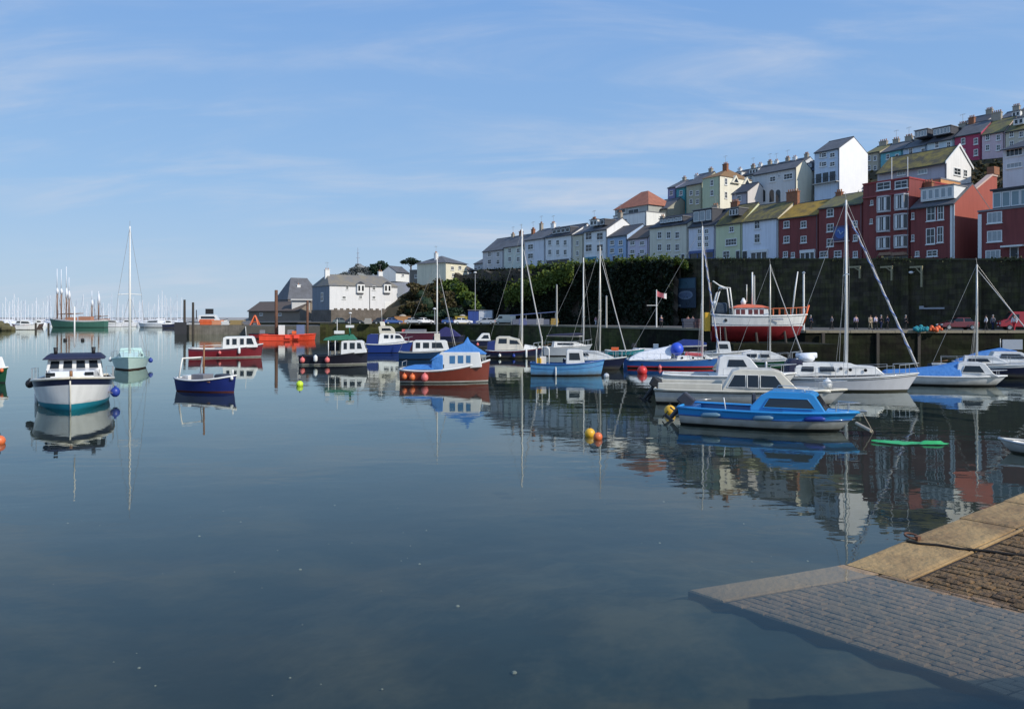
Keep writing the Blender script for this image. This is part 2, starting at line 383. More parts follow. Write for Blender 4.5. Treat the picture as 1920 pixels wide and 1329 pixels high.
# ------------------------------------------------------------------ slipway in the foreground
A0 = G(1582, 1060); INN = G(1920, 1145)
UPE = P(1920, 925, 14.1) - A0                       # edge direction up the slip
UL = UPE.length; U = UPE / UL
Vd = (INN - A0); Vd.z = 0; V = Vd.normalized()      # level line across the slip
C0 = P(1290, 1108, F * 4.05 / 512)                   # far foot corner, under water
def slip(u, v, lift=0.0):                            # u metres up from the waterline, v metres across
    if u >= 0: p = A0 + U * u + V * v
    else:
        q = (A0 - C0).length
        p = A0 + (C0 - A0) * (-u / q) + V * v * (1 + .12 * (-u / q))
    return Vector((p.x, p.y, p.z + lift))
QL = (A0 - C0).length; UMAX = 16.0; VMAX = 9.0
STONEK = mat('kerb_sandstone', (.42, .28, .13), .85, .3, 2.2, col2=(.22, .14, .07), thresh=.54, bump=.5, bscale=9, spec=.3)
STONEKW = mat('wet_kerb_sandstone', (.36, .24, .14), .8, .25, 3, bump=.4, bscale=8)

COBB = mat('slip_cobbles', (.20, .125, .06), .85, .4, 5, col2=(.095, .062, .038), thresh=.52, bump=.6, bscale=14, spec=.3)
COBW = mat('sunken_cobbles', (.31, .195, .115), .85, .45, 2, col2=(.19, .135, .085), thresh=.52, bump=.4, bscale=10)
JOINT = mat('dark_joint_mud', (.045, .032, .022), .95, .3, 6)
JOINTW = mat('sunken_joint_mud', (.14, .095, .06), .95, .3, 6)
for m_ in (COBW, JOINTW, STONEKW): deepen(m_, -.06, -.42, .6, (.085, .066, .042))       # light lost with depth painted into the sunken stones
def stone_grid(mb, u0, u1, v0, v1, du, dv, h, gap, stagger=True, jit=.012):
    """laid setts: each a low pillow-topped block"""
    row = 0; u = u0
    while u < u1 - .01:
        ue = min(u + du, u1); v = v0 - (dv * .5 if (stagger and row % 2) else 0)
        while v < v1 - .01:
            dvj = dv * random.uniform(.85, 1.15); a, b = max(v, v0), min(v + dvj, v1); v += dvj
            if b - a < .04: continue
            g = gap * random.uniform(.7, 1.3); t = h + random.uniform(-jit, jit)
            lo = [slip(u + g, a + g, -.03), slip(ue - g, a + g, -.03), slip(ue - g, b - g, -.03), slip(u + g, b - g, -.03)]
            e = min(.05, (b - a) * .22, (ue - u) * .22)
            mi = [slip(u + g, a + g, t * .55), slip(ue - g, a + g, t * .55), slip(ue - g, b - g, t * .55), slip(u + g, b - g, t * .55)]
            hi = [slip(u + g + e, a + g + e, t), slip(ue - g - e, a + g + e, t + random.uniform(-jit, jit) * .5), slip(ue - g - e, b - g - e, t), slip(u + g + e, b - g - e, t)]
            ch_ = min(.03, (b - a) * .04 + .004)                # worn, chipped corners
            for c_ in range(4):
                q_ = Vector((random.uniform(-ch_, ch_), random.uniform(-ch_, ch_), 0)); mi[c_] = mi[c_] + q_; hi[c_] = hi[c_] + q_ * 1.3 + Vector((0, 0, random.uniform(-ch_, 0) * .5))
            mb.loft([lo, mi, hi], True)
        u = ue; row += 1
KW = .95
base = MB()
us = [-QL, 0, UMAX]
for a, b in ((-QL, 0), (0, UMAX)):
    base.add([slip(a, 0), slip(b, 0), slip(b, VMAX), slip(a, VMAX)], [(0, 1, 2, 3)])
# sides down to the seabed
dn = Vector((0, 0, -3))
base.add([slip(-QL, 0), slip(0, 0), slip(0, 0) + dn, slip(-QL, 0) + dn], [(0, 1, 2, 3)])
base.add([slip(0, 0), slip(UMAX, 0), slip(UMAX, 0) + dn * 1.6, slip(0, 0) + dn], [(0, 1, 2, 3)])
base.add([slip(-QL, 0), slip(-QL, VMAX), slip(-QL, VMAX) + dn, slip(-QL, 0) + dn], [(0, 1, 2, 3)])
tag(base.build('slipway', JOINT), kind='structure')
k = MB(); u = .0
while u < UMAX:
    L_ = random.uniform(1.25, 1.9); stone_grid(k, u, min(u + L_, UMAX), .0, KW, L_, KW, .035, .012, False, .006); u += L_
tag(k.build('slipway_kerb', STONEK), kind='structure')
k = MB(); u = -QL
while u < -.05:
    L_ = min(random.uniform(1.2, 1.8), -u); stone_grid(k, u, u + L_, .0, .55, L_, .55, .03, .01, False, .004); u += L_
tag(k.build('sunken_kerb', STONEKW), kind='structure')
k = MB(); stone_grid(k, 0, 9.5, KW + .03, VMAX, .13, .24, .03, .010, jit=.02); tag(k.build('slipway_cobbles', COBB), kind='structure')
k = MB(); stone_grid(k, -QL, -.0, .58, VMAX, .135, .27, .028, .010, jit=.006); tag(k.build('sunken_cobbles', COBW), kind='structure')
# the quay the photographer stands on (carries the viewer, throws the shadow at the foot of the picture)
q = MB(); q.box0(-30, 5.6, -14, 2.4, -3, 2.1); tag(q.build('near_quay', QUAYTOP), kind='structure')
q = MB(); q.box0(6.1, 40, -14, 6.4, -3, 2.15); tag(q.build('near_quay_corner', QUAYTOP), kind='structure')

# mooring rope across the kerb
def onslip(px, py):                          # point of the slip's surface seen at a photo position
    d = P(px, py, 1) - Vector((0, 0, H)); nn = U.cross(V); t = (A0 - Vector((0, 0, H))).dot(nn) / d.dot(nn); return Vector((0, 0, H)) + d * t
pts = [onslip(a_, b_) for a_, b_ in ((1700, 1019), (1725, 1024), (1760, 1027), (1800, 1034), (1850, 1038), (1890, 1044), (1930, 1047), (2000, 1058), (2080, 1064))]
o = MB().tube([p + Vector((0, 0, .045)) - pts[0] for p in pts], .02, 6).build('mooring_rope', mat('dark_tarred_rope', (.02, .017, .014), .9, .3, 20), loc=pts[0])
tag(o, 'dark tarred mooring rope lying across the slipway kerb and cobbles', 'rope')
c = slip(1.58, .06, .05)
rg = empty('mooring_ring', c, R(30)); tag(rg, 'rusty iron mooring ring and staple on the slipway kerb', 'ring')
MB().tube([(.10 * math.cos(a), .10 * math.sin(a), .03 + .02 * math.sin(a)) for a in [i * math.pi / 8 for i in range(17)]], .017, 6).build('ring', RUST, rg)
MB().box((0, -.10, .02), (.08, .06, .06)).build('staple', RUST, rg)

# ------------------------------------------------------------------ the line of the street, wall, quay
W0 = P(1960, HZ, 92); W1 = P(1280, HZ, 140); W2 = P(900, HZ, 195)
WX = W0 + (W0 - W1).normalized() * 30; WY = W2 + (W2 - W1).normalized() * 14
WL = [Vector((v.x, v.y)) for v in (WX, W0, W1, W2, WY)]
def offline(off):
    nrm = []
    for a, b in zip(WL[:-1], WL[1:]):
        d = (b - a).normalized(); nrm.append(Vector((d.y, -d.x)) if Vector((d.y, -d.x)).dot(Vector((1, 1))) > 0 else Vector((-d.y, d.x)))
    out = []
    for i, p in enumerate(WL):
        m = nrm[max(0, i - 1)] + nrm[min(i, len(nrm) - 1)]; m.normalize()
        out.append(p + m * off)
    return out
def street(px, off):                       # where the sight line of column px meets the line off metres behind the wall
    k = (px - 960) / F; L_ = offline(off)
    for a, b in zip(L_[:-1], L_[1:]):
        d = b - a; den = d.x - k * d.y
        if abs(den) < 1e-9: continue
        t = (k * a.y - a.x) / den
        if -1e-6 <= t <= 1 + 1e-6: return a + d * t
    d = L_[-1] - L_[-2]; t = (k * L_[-1].y - L_[-1].x) / (d.x - k * d.y)
    return L_[-1] + d * t
def top_py(px):                             # height of the wall's top along the picture
    pts = [(860, 508), (900, 503), (1000, 500), (1100, 494), (1200, 489), (1260, 487), (1960, 488), (2600, 489)]
    for (a, ya), (b, yb) in zip(pts[:-1], pts[1:]):
        if px <= b: return ya + (yb - ya) * max(0, (px - a)) / (b - a)
    return 489
def zat(px, py, off): return H - (py - HZ) / F * street(px, off).y
QZ = 2.3
# quay: one block between the water's edge and the wall
edge = [(2600, 70), (2100, 77.5), (1510, 78.5), (1330, 92), (1200, 107), (960, 160), (700, 212), (560, 222), (470, 232)]
ep = [Vector(((px - 960) / F * D, D)) for px, D in edge]
back = [Vector(((470 - 960) / F * 330, 330)), Vector((40, 330)), Vector((110, 200)), Vector((130, 70))]
loop = ep + back
mb = MB(); n_ = len(loop)
mb.add([(p.x, p.y, QZ) for p in loop], [tuple(range(n_))])
tag(mb.build('quay', QUAYTOP), kind='structure')
for i0, i1, m_, nm in ((0, 4, QUAYF, 'quay_face'), (4, 8, QUAYFL, 'far_quay_face')):
    mb = MB(); seg = ep[i0:i1 + 1]; 
    pts = []
    for a, b in zip(seg[:-1], seg[1:]):
        k_ = max(2, int((b - a).length / 2.5)); pts += [a + (b - a) * i / k_ for i in range(k_)]
    pts.append(seg[-1]); rows = 5
    vs = [(p.x + random.uniform(-.06, .06), p.y + random.uniform(-.12, .12), -3 + (QZ - .004 + 3) * r / rows) for p in pts for r in range(rows + 1)]
    mb.add(vs, [(i * (rows + 1) + r, (i + 1) * (rows + 1) + r, (i + 1) * (rows + 1) + r + 1, i * (rows + 1) + r + 1) for i in range(len(pts) - 1) for r in range(rows)])
    tag(mb.build(nm, m_), kind='structure')
mb = MB()
for a, b in zip(ep[:-1], ep[1:]):
    d = (b - a); L_ = d.length; d.normalize(); nn = Vector((d.y, -d.x)); k_ = max(1, int(L_ / 2.2))
    if nn.y > 0: nn = -nn
    for i in range(k_):
        p, q_ = a + d * (L_ * i / k_ + .02), a + d * (L_ * (i + 1) / k_ - .02); t = random.uniform(.24, .28)
        lo = [p + nn * .15, q_ + nn * .15, q_ - nn * .75, p - nn * .75]
        mb.loft([[(v.x, v.y, QZ - .12) for v in lo], [(v.x, v.y, QZ + t - .12) for v in lo]])
tag(mb.build('quay_coping', COPING), kind='structure')
# lower ledge (grid) the laid-up fishing boat stands on
c0, c1 = P(1325, HZ, 79), P(1516, HZ, 77)
mb = MB(); mb.add([(c0.x, c0.y, z) for z in (-3, 1.3)] + [(c1.x, c1.y, z) for z in (-3, 1.3)] + [(c1.x + .3, 70.5, z) for z in (-3, 1.3)] + [(c0.x + .6, 71.5, z) for z in (-3, 1.3)],
    [(0, 1, 3, 2), (2, 3, 5, 4), (4, 5, 7, 6), (6, 7, 1, 0), (1, 7, 5, 3)])
tag(mb.build('grid_ledge', QUAYF), kind='structure')

# the great retaining wall under the street
def wall_strip(px_list, off, zlo, ztop, name, m_, thick=.7, rows=7, jitter=.05):
    mb = MB(); pts = [street(p, off) for p in px_list]
    front = []
    for p, px in zip(pts, px_list):
        zt = zat(px, ztop(px), off)
        front.append([Vector((p.x + random.uniform(-jitter, jitter), p.y + random.uniform(-jitter, jitter), zlo + (zt - zlo) * r / rows)) for r in range(rows + 1)])
    vs = [v for c in front for v in c]; k_ = rows + 1
    fs = [(i * k_ + r, (i + 1) * k_ + r, (i + 1) * k_ + r + 1, i * k_ + r + 1) for i in range(len(pts) - 1) for r in range(rows)]
    nb = len(vs)
    for c, p in zip(front, pts): vs += [c[-1] + Vector((.8 * thick, .6 * thick, 0)), Vector((p.x + .8 * thick, p.y + .6 * thick, zlo))]
    for i in range(len(pts) - 1):
        fs += [(i * k_ + rows, (i + 1) * k_ + rows, nb + 2 * (i + 1), nb + 2 * i), (nb + 2 * i, nb + 2 * i + 2, nb + 2 * i + 3, nb + 2 * i + 1)]
    mb.add(vs, fs); return mb.build(name, m_)
rw = empty('retaining_wall', (*street(1600, 0), QZ)); tag(rw, 'tall dark stone retaining wall holding up the street above the quay', 'wall')
def under(o, root):                        # hang a mesh built in place under a thing
    o.parent = root; o.matrix_parent_inverse = (Matrix.Translation(root.location) @ Matrix.Rotation(root.rotation_euler.z, 4, 'Z')).inverted()
    return o
pxs = [2500 - i * 16 for i in range(78)]
under(wall_strip(pxs, 0, 1.9, top_py, 'stone_face', STONEW), rw)
mb = MB()
for a, b in zip(pxs[:-1:2], pxs[2::2]):
    p, q_ = street(a, -.12), street(b, -.12); p2, q2 = street(a, .75), street(b, .75)
    za, zb = zat(a, top_py(a), 0), zat(b, top_py(b), 0)
    mb.loft([[(p.x, p.y, za + .004), (q_.x, q_.y, zb + .004), (q2.x, q2.y, zb + .004), (p2.x, p2.y, za + .004)], [(p.x, p.y, za + .22), (q_.x, q_.y, zb + .22), (q2.x, q2.y, zb + .22), (p2.x, p2.y, za + .22)]])
under(mb.build('coping', mat('wall_coping', (.075, .065, .05), .95, .3, 1, col2=(.05, .06, .02), bump=.4)), rw)
mb = MB()                                   # shallow buttresses along the wall
for px in (1340, 1452, 1700, 1835, 1925):
    p = street(px, 0); z1 = zat(px, top_py(px), 0) - 1.2; mb.box((p.x - .1, p.y - .1, (1.9 + z1) / 2), (1.1, .9, z1 - 1.9), R(-56), .82)
under(mb.build('buttress', STONEW), rw)
cl = wall_strip([1270 - i * 14 for i in range(33)], -1.4, 1.9, lambda px: top_py(px) + 6 + 4 * math.sin(px * .11), 'cliff_face', STONEB, 1.2, 8, .5)
cl.name = 'cliff'; tag(cl, 'brown rock face under the far terrace, half covered in ivy', 'cliff')

# street and the hill behind it
def hill_z(px, off):
    z0 = zat(px, top_py(px), 0)
    if off < 14: return z0 - .25
    return z0 - .25 + (min(off, 49) - 14) * .64 - max(0, off - 56) * .25
mb = MB(); offs = [.5, 5, 14, 22, 30, 38, 46, 54, 62, 80, 110]
pl = [2500 - i * 40 for i in range(42)]
grid = []
for px in pl:
    row = []
    for of in offs:
        base_ = street(px, 0); nb = (street(px, 6) - base_)
        i_ = None
        d = Vector((.828, .56)); p = base_ + d * of
        fall = 1 if px > 1180 else max(0.02, (px - 880) / 300)
        z = hill_z(px, of); z0 = hill_z(px, 0)
        row.append((p.x, p.y, z0 + (z - z0) * fall))
    grid.append(row)
k_ = len(offs)
mb.add([v for r in grid for v in r], [(i * k_ + j, (i + 1) * k_ + j, (i + 1) * k_ + j + 1, i * k_ + j + 1) for i in range(len(pl) - 1) for j in range(k_ - 1)])
tag(mb.build('hillside', HILL), kind='structure')

# ivy over the wall and cliff; hedge along its top
mb = MB(); rnd = random.Random(3)
def ivy_ok(px, v):
    if px < 1005 and v > .80 - (px - 905) * .0012: return rnd.random() < .12
    if px > 1262: return rnd.random() < max(0, 1 - (px - 1262) / 40) * (1.1 - v * .4)
    return True
for _ in range(26000):
    px = rnd.uniform(868, 1300); v = rnd.random() ** .8
    if not ivy_ok(px, v): continue
    if math.sin(px * .071 + 2.2 * v) * math.sin(v * 6.1 + px * .023) + .6 * math.sin(px * .19 - v * 9) > .95 and rnd.random() < .85: continue
    of = -1.9 - rnd.random() ** 2 * 1.1 if px < 1262 else -.1 - rnd.random() * .5
    lump = .9 * math.sin(px * .13 + 5 * v) * math.sin(v * 11 + px * .05) + .5 * math.sin(px * .31 - v * 19)
    of -= max(0, lump) * .8 if px < 1262 else 0; p = street(px, of); zt = zat(px, top_py(px), of); z = 2.2 + (zt - 2.2) * v
    leaf(mb, Vector((p.x, p.y, z)), rnd.uniform(.35, .75), rnd)
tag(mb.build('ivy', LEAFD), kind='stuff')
mb = MB()
for _ in range(12000):
    px = rnd.uniform(985, 1290); 
    if px < 1120 and rnd.random() < .6:     # the lit diagonal bank at the far end
        t = rnd.random(); px = 945 + 130 * t; py = 556 - 50 * t + rnd.gauss(0, 9); of = -4.2 - rnd.random() * 1.8
        p = street(px, of); leaf(mb, P(px, py, p.y), rnd.uniform(.35, .8), rnd); continue
    of = rnd.uniform(-2.6, -.4); p = street(px, of); z = zat(px, top_py(px), 0) + rnd.gauss(-.35, .30) + .40 * math.sin(px * .33) * math.sin(px * .107 + 1) + (.9 * rnd.random() if rnd.random() < .06 else 0) - max(0, (px - 1240) / 50) * .6
    leaf(mb, Vector((p.x, p.y, z)), rnd.uniform(.3, .6), rnd)
tag(mb.build('hedge', LEAFH), 'sunlit green hedge running along the top of the ivy covered wall', 'hedge')
mb = MB()
for _ in range(5200):
    px = rnd.uniform(1230, 1960); of = rnd.uniform(15, 44); b_ = street(px, 0); p = b_ + Vector((.828, .56)) * of
    px2 = 960 + F * p.x / p.y
    leaf(mb, Vector((p.x, p.y, hill_z(px, of) + rnd.random() * 1.1)), rnd.uniform(.5, 1.1), rnd)
wd = MB()
for _ in range(2600):                       # moss and weeds rooted along the top of the wall and in its joints
    px = rnd.uniform(1268, 2000); of = rnd.uniform(-.35, .6)
    if math.sin(px * .061) + math.sin(px * .023 + 1) + rnd.gauss(0, .5) < .35: continue
    p = street(px, of); dz = rnd.gauss(.15, .16) if rnd.random() < .7 else -abs(rnd.gauss(0, 1.1)); leaf(wd, Vector((p.x - (.25 if dz < 0 else 0), p.y - (.2 if dz < 0 else 0), zat(px, top_py(px), 0) + dz)), rnd.uniform(.14, .38), rnd)
tag(wd.build('wall_weeds', leafmat('wall_weed_leaves', (.035, .045, .015), (.075, .075, .025))), kind='stuff')
tag(mb.build('hillside_scrub', LEAFB), kind='stuff')
# ------------------------------------------------------------------ houses
GF = 'houses in the terrace on top of the harbour wall'; GS = 'houses on the slope behind the terrace'; GU = 'houses along the top of the hill'
def wg(xs, ys, w, h): return [(x, y, w, h) for x in xs for y in ys]
def add_window(root, x, z, w, h, y0=0.0, glass=GLASS, frame=WHITEP, bars=(1, 1), sill=True, rot=None, name='window', shut=None):
    """sash window standing 5 cm proud of a wall whose face is y = y0 (outside is -y)"""
    t = min(.11, w * .14, h * .14); d0, d1 = y0 - .07, y0 + .02
    mb = MB()
    mb.box0(x - w / 2, x + w / 2, d0, d1, z + h / 2 - t, z + h / 2); mb.box0(x - w / 2, x + w / 2, d0, d1, z - h / 2, z - h / 2 + t)
    mb.box0(x - w / 2, x - w / 2 + t, d0, d1, z - h / 2 + t, z + h / 2 - t); mb.box0(x + w / 2 - t, x + w / 2, d0, d1, z - h / 2 + t, z + h / 2 - t)
    for i in range(bars[0]):
        q = z - h / 2 + h * (i + 1) / (bars[0] + 1); mb.box0(x - w / 2 + t, x + w / 2 - t, d0 + .015, d1, q - t * .3, q + t * .3)
    for i in range(bars[1]):
        q = x - w / 2 + w * (i + 1) / (bars[1] + 1); mb.box0(q - t * .25, q + t * .25, d0 + .02, d1, z - h / 2 + t, z + h / 2 - t)
    if sill: mb.box0(x - w / 2 - .08, x + w / 2 + .08, y0 - .16, y0 + .02, z - h / 2 - .12, z - h / 2 - .003)
    f = mb.build(name, frame, root)
    p = MB().box0(x - w / 2 + t * .5, x + w / 2 - t * .5, y0 - .035, y0 - .005, z - h / 2 + t * .5, z + h / 2 - t * .5).build('pane', glass, f)
    if rot is not None: f.matrix_local = rot
    return f
def add_chimney(root, x, y, z0, z1, w=.9, d=.6, pots=3, m=STACK):
    mb = MB().box0(x - w / 2, x + w / 2, y - d / 2, y + d / 2, z0, z1); mb.box((x, y, z1 + .06), (w + .16, d + .16, .14))
    c = mb.build('chimney', m, root)
    mp_ = MB()
    for i in range(pots):
        px = x - w / 2 + w * (i + .5) / pots; mp_ = MB().lathe([(.13, z1 + .13), (.10, z1 + .5), (.12, z1 + .55)], (px, y, 0), 8)
        mp_.build('chimney_pot', POT, c)
    if random.random() < .5: MB().tube([(x, y, z1), (x, y, z1 + 2.0)], .035, 4).tube([(x - .5, y, z1 + 1.9), (x + .5, y, z1 + 1.9)], .025, 4).tube([(x - .4, y - .3, z1 + 1.7), (x - .4, y + .3, z1 + 1.7)], .02, 4).tube([(x + .3, y - .3, z1 + 1.85), (x + .3, y + .3, z1 + 1.85)], .02, 4).build('aerial', WIRE, c)
    return c

def house(name, label, pxl, pxr, base, eave, wall, off=5.0, A=None, B=None, depth=9.0, roof='gable', roofm=SLATE, ridge=None, skirt=4.0,
          wins=(), glass=GLASS, chim=(), doors=(), endm=None, dorm=(), shop=(), group=None, bars=(1, 1), cat='house', sidewins=(), over=.22, quoin=False, inset=.03, frame=WHITEP, hipf=1.0):
    if A is None:
        a = street(pxl, off); b = street(pxr, off)
    else:
        a = Vector(((A[0] - 960) / F * A[1], A[1])); b = Vector(((B[0] - 960) / F * B[1], B[1]))
    d = (b - a); W = d.length; d.normalize(); mid = (a + b) / 2
    z0 = H - (base - HZ) / F * mid.y; zt = H - (eave - HZ) / F * mid.y; h = zt - z0
    root = empty(name, (mid.x, mid.y, z0), math.atan2(d.y, d.x)); tag(root, label, cat, group)
    inw = Vector((-d.y, d.x))
    def loc(px, py, y=0.0):               # photo column/row -> local x, z on the plane y metres behind the facade
        k = (px - 960) / F; o_ = mid + inw * y
        den = d.x - k * d.y; t = (k * o_.y - o_.x) / den
        return t, H - (py - HZ) / F * (o_.y + d.y * t) - z0
    def pxm(D=None): return mid.y / F
    hw = W / 2 - inset
    yr = depth / 2
    zr = h
    if ridge is not None:
        m2 = mid + inw * yr; zr = H - (ridge - HZ) / F * m2.y - z0
        if roof == 'mono': m2 = mid + inw * depth; zr = H - (ridge - HZ) / F * m2.y - z0
    mb = MB()
    if roof == 'gable': pr = [(0, -skirt), (0, h), (yr, zr), (depth, h), (depth, -skirt)]
    elif roof == 'mono': pr = [(0, -skirt), (0, h), (depth, zr), (depth, -skirt)]
    else: pr = [(0, -skirt), (0, h), (depth, h), (depth, -skirt)]
    vs = [(-hw, y, z) for y, z in pr] + [(hw, y, z) for y, z in pr]; k = len(pr)
    mb.add(vs, [tuple(range(k)), tuple(range(k, 2 * k))[::-1]] + [(i, (i + 1) % k, k + (i + 1) % k, k + i) for i in range(k)])
    mb.build('wall', wall, root)
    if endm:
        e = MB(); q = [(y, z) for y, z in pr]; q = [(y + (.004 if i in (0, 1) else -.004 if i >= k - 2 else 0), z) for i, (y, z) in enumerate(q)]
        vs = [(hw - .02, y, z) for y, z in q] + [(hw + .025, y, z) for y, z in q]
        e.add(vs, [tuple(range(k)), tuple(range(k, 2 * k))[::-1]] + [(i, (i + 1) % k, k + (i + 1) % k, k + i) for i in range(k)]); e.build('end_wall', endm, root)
    rh = hw + (.02 if inset > 0 else .25)
    if roof == 'gable':
        s = (zr - h) / yr; t = .16
        r = MB(); o = over
        pr2 = [(-o, h - s * o + .03), (yr, zr + .03), (depth + o, h - s * o + .03), (depth + o, h - s * o + .03 + t), (yr, zr + .03 + t * 1.15), (-o, h - s * o + .03 + t)]
        vs = [(-rh, y, z) for y, z in pr2] + [(rh, y, z) for y, z in pr2]
        r.add(vs, [(0, 1, 4, 5), (1, 2, 3, 4), (11, 10, 7, 6), (10, 9, 8, 7), (5, 4, 10, 11), (4, 3, 9, 10), (0, 6, 7, 1), (1, 7, 8, 2), (0, 5, 11, 6), (2, 8, 9, 3)])
        rf = r.build('roof', roofm, root)
        MB().tube([(-rh, yr, zr + .2), (rh, yr, zr + .2)], .1, 6).build('ridge_tiles', SLATED if roofm is not TILEO else TILEO, rf)
        MB().box0(-rh + .01, rh - .01, -o - .12, -o - .004, h - s * o - .04, h - s * o + .1).build('gutter', DARKD, rf)
    elif roof == 'mono':
        s = (zr - h) / depth
        r = MB(); vs = []
        for x in (-rh, rh):
            for y in (-over, depth + .1):
                zz_ = h + s * y + .03; vs += [(x, y, zz_), (x, y, zz_ + .16)]
        r.add(vs, [(0, 1, 3, 2), (4, 6, 7, 5), (0, 4, 5, 1), (2, 3, 7, 6), (1, 5, 7, 3), (0, 2, 6, 4)]); r.build('roof', roofm, root)
    elif roof == 'hip':
        o = over; r = MB(); i_ = min(yr, W / 2 * .95) * hipf
        vs = [(-hw - o, -o, h + .01), (hw + o, -o, h + .01), (hw + o, depth + o, h + .01), (-hw - o, depth + o, h + .01), (-hw + i_, yr, zr), (hw - i_, yr, zr)]
        r.add(vs, [(0, 1, 5, 4), (1, 2, 5), (2, 3, 4, 5), (3, 0, 4), (3, 2, 1, 0)]); r.build('roof', roofm, root)
    else:                                   # flat with a parapet
        r = MB(); r.box0(-hw - .08, hw + .08, -.10, depth + .08, h + .003, h + .22); r.build('roof', roofm, root)
        zr = h + .2
    if group in (GF, GS, GU): MB().tube([(hw - .16, -.07, -.5), (hw - .16, -.07, h - .1)], .05, 5).build('downpipe', DARKD if wall is not RED_W else SLATE, root)
    for wd in wins:
        px, py, pw, ph = wd[:4]; g = wd[4] if len(wd) > 4 else glass; br_ = wd[5] if len(wd) > 5 else bars
        x, z = loc(px, py); xl, _ = loc(px - pw / 2, py); xr, _ = loc(px + pw / 2, py)
        D = mid.y + d.y * x; hh = ph / F * D
        if abs(x) + (xr - xl) / 2 > W / 2 + .3: x = max(-W / 2 + (xr - xl) / 2, min(W / 2 - (xr - xl) / 2, x))
        add_window(root, x, z, xr - xl, hh, 0, g, frame, br_)
    for px, py, pw, ph, dm in doors:
        x, z = loc(px, py); xl, _ = loc(px - pw / 2, py); xr, _ = loc(px + pw / 2, py); hh = ph / F * mid.y; ww = xr - xl
        MB().box0(x - ww / 2 - .1, x + ww / 2 + .1, -.09, .02, z - hh / 2, z + hh / 2 + .12).build('door_frame', frame, root)
        dd = MB().box0(x - ww / 2, x + ww / 2, -.13, -.095, z - hh / 2, z + hh / 2 - .03).build('door', dm, root)
        MB().ball((x + ww * .35, -.16, z - .1), .05, 6, 4).build('handle', STEEL, dd)
    for px, py, pw, ph, fm, gm in shop:      # shop or pub front: fascia, pilasters and glass
        x, z = loc(px, py); xl, _ = loc(px - pw / 2, py); xr, _ = loc(px + pw / 2, py); hh = ph / F * mid.y; ww = xr - xl
        mb = MB(); mb.box0(x - ww / 2, x + ww / 2, -.3, .02, z + hh / 2 - .5, z + hh / 2)
        for i in range(4):
            q = x - ww / 2 + .09 + (ww - .18) * i / 3; mb.box0(q - .08, q + .08, -.2, .02, z - hh / 2, z + hh / 2 - .503)
        mb.box0(x - ww / 2, x + ww / 2, -.17, .02, z - hh / 2 - .3, z - hh / 2 - .003)
        f = mb.build('shop_front', fm, root)
        MB().box0(x - ww / 2 + .02, x + ww / 2 - .02, -.08, -.02, z - hh / 2 + .003, z + hh / 2 - .52).build('pane', gm, f)
    for c in chim:                           # (x fraction -1..1, y fraction of depth, height above ridge, width, pots[, mat])
        x = c[0] * (hw - .35); y = depth * c[1]; add_chimney(root, x, y, (h + zr) / 2 - .5, zr + c[2], c[3], .65, c[4], c[5] if len(c) > 5 else STACK)
    for dr in dorm:                          # (px, py, w px, h px, cheek material, glass, panes, roof mat)
        px, py, pw, ph, cm_, gm, npn = dr[:7]
        yb = .55
        x, z = loc(px, py, yb); xl, _ = loc(px - pw / 2, py, yb); xr, _ = loc(px + pw / 2, py, yb); hh = ph / F * mid.y; ww = xr - xl
        yd = yr if roof != 'flat' else depth * .6
        dd = MB().box0(x - ww / 2, x + ww / 2, yb, yb + yd, z - hh / 2, z + hh / 2).build('dormer', cm_, root)
        MB().box0(x - ww / 2 - .12, x + ww / 2 + .12, yb - .2, yb + yd, z + hh / 2 + .003, z + hh / 2 + .14).build('dormer_roof', dr[7] if len(dr) > 7 else LEAD, dd)
        pwid = (ww - .2) / npn
        for i in range(npn):
            xx = x - ww / 2 + .1 + pwid * (i + .5)
            add_window(dd, xx, z, pwid * .86, hh * .78, yb, gm, WHITEP, (0, 0), False)
    for sx, sz_, sw_, sh_ in sidewins:        # windows in the right-hand end wall: y, z, width, height (fractions of depth / height)
        M = Matrix.Translation((hw + .025, sx * depth, sz_ * h)) @ Matrix.Rotation(R(90), 4, 'Z')
        add_window(root, 0, 0, sw_, sh_, 0, glass, WHITEP, (1, 1), True, M)
    if quoin:
        MB().box0(hw - .55, hw + .03, -.06, .02, -skirt, h - .1).build('corner_pilaster', WHITEP, root)
    root['_w'] = W; root['_h'] = h; root['_zr'] = zr
    return root, loc, W, h, zr
T = 'terraced house'
wp = wallpaint
def fronthouse(label, *a, **k): return house('terraced_house', label, *a, cat=T, group=GF, **k)
# front row, left to right
fronthouse('small grey house with hipped slate roof at far left end of the terrace', 905, 944, 503, 470, wp('grey', (.56, .56, .57)), roof='gable', ridge=447, wins=wg([918, 934], [477, 491], 6, 9), chim=[(.6, .5, .8, .8, 2)])
fronthouse('pale green terraced house with pink chimneys near the left end of the terrace', 945, 983, 501, 462, wp('pale_green', (.62, .66, .58)), ridge=441, wins=wg([956, 972], [470, 486], 6, 9), chim=[(-.8, .5, 1.1, 1.0, 3, BRICK), (.5, .5, 1.2, .9, 3, BRICK)])
fronthouse('pale lilac white terraced house with one column of windows and a white chimney', 984, 1022, 500, 449, wp('lilac_white', (.70, .72, .76)), ridge=430, wins=wg([995], [463, 480], 10, 10) + [(1012, 492, 9, 9)], chim=[(.4, .5, 1.2, 1.2, 3, WHITEP), (-.9, .5, 1.6, .8, 2)])
fronthouse('white three bay terraced house with dark mansard roof', 1023, 1073, 497, 443, wp('soft_white', (.80, .80, .79)), ridge=424, roofm=SLATED, wins=wg([1031, 1046, 1060], [455, 473], 6, 10), dorm=[(1052, 433, 34, 10, SLATED, GLASSB, 4)], shop=[(1046, 491, 40, 8, DARKD, GLASSB)])
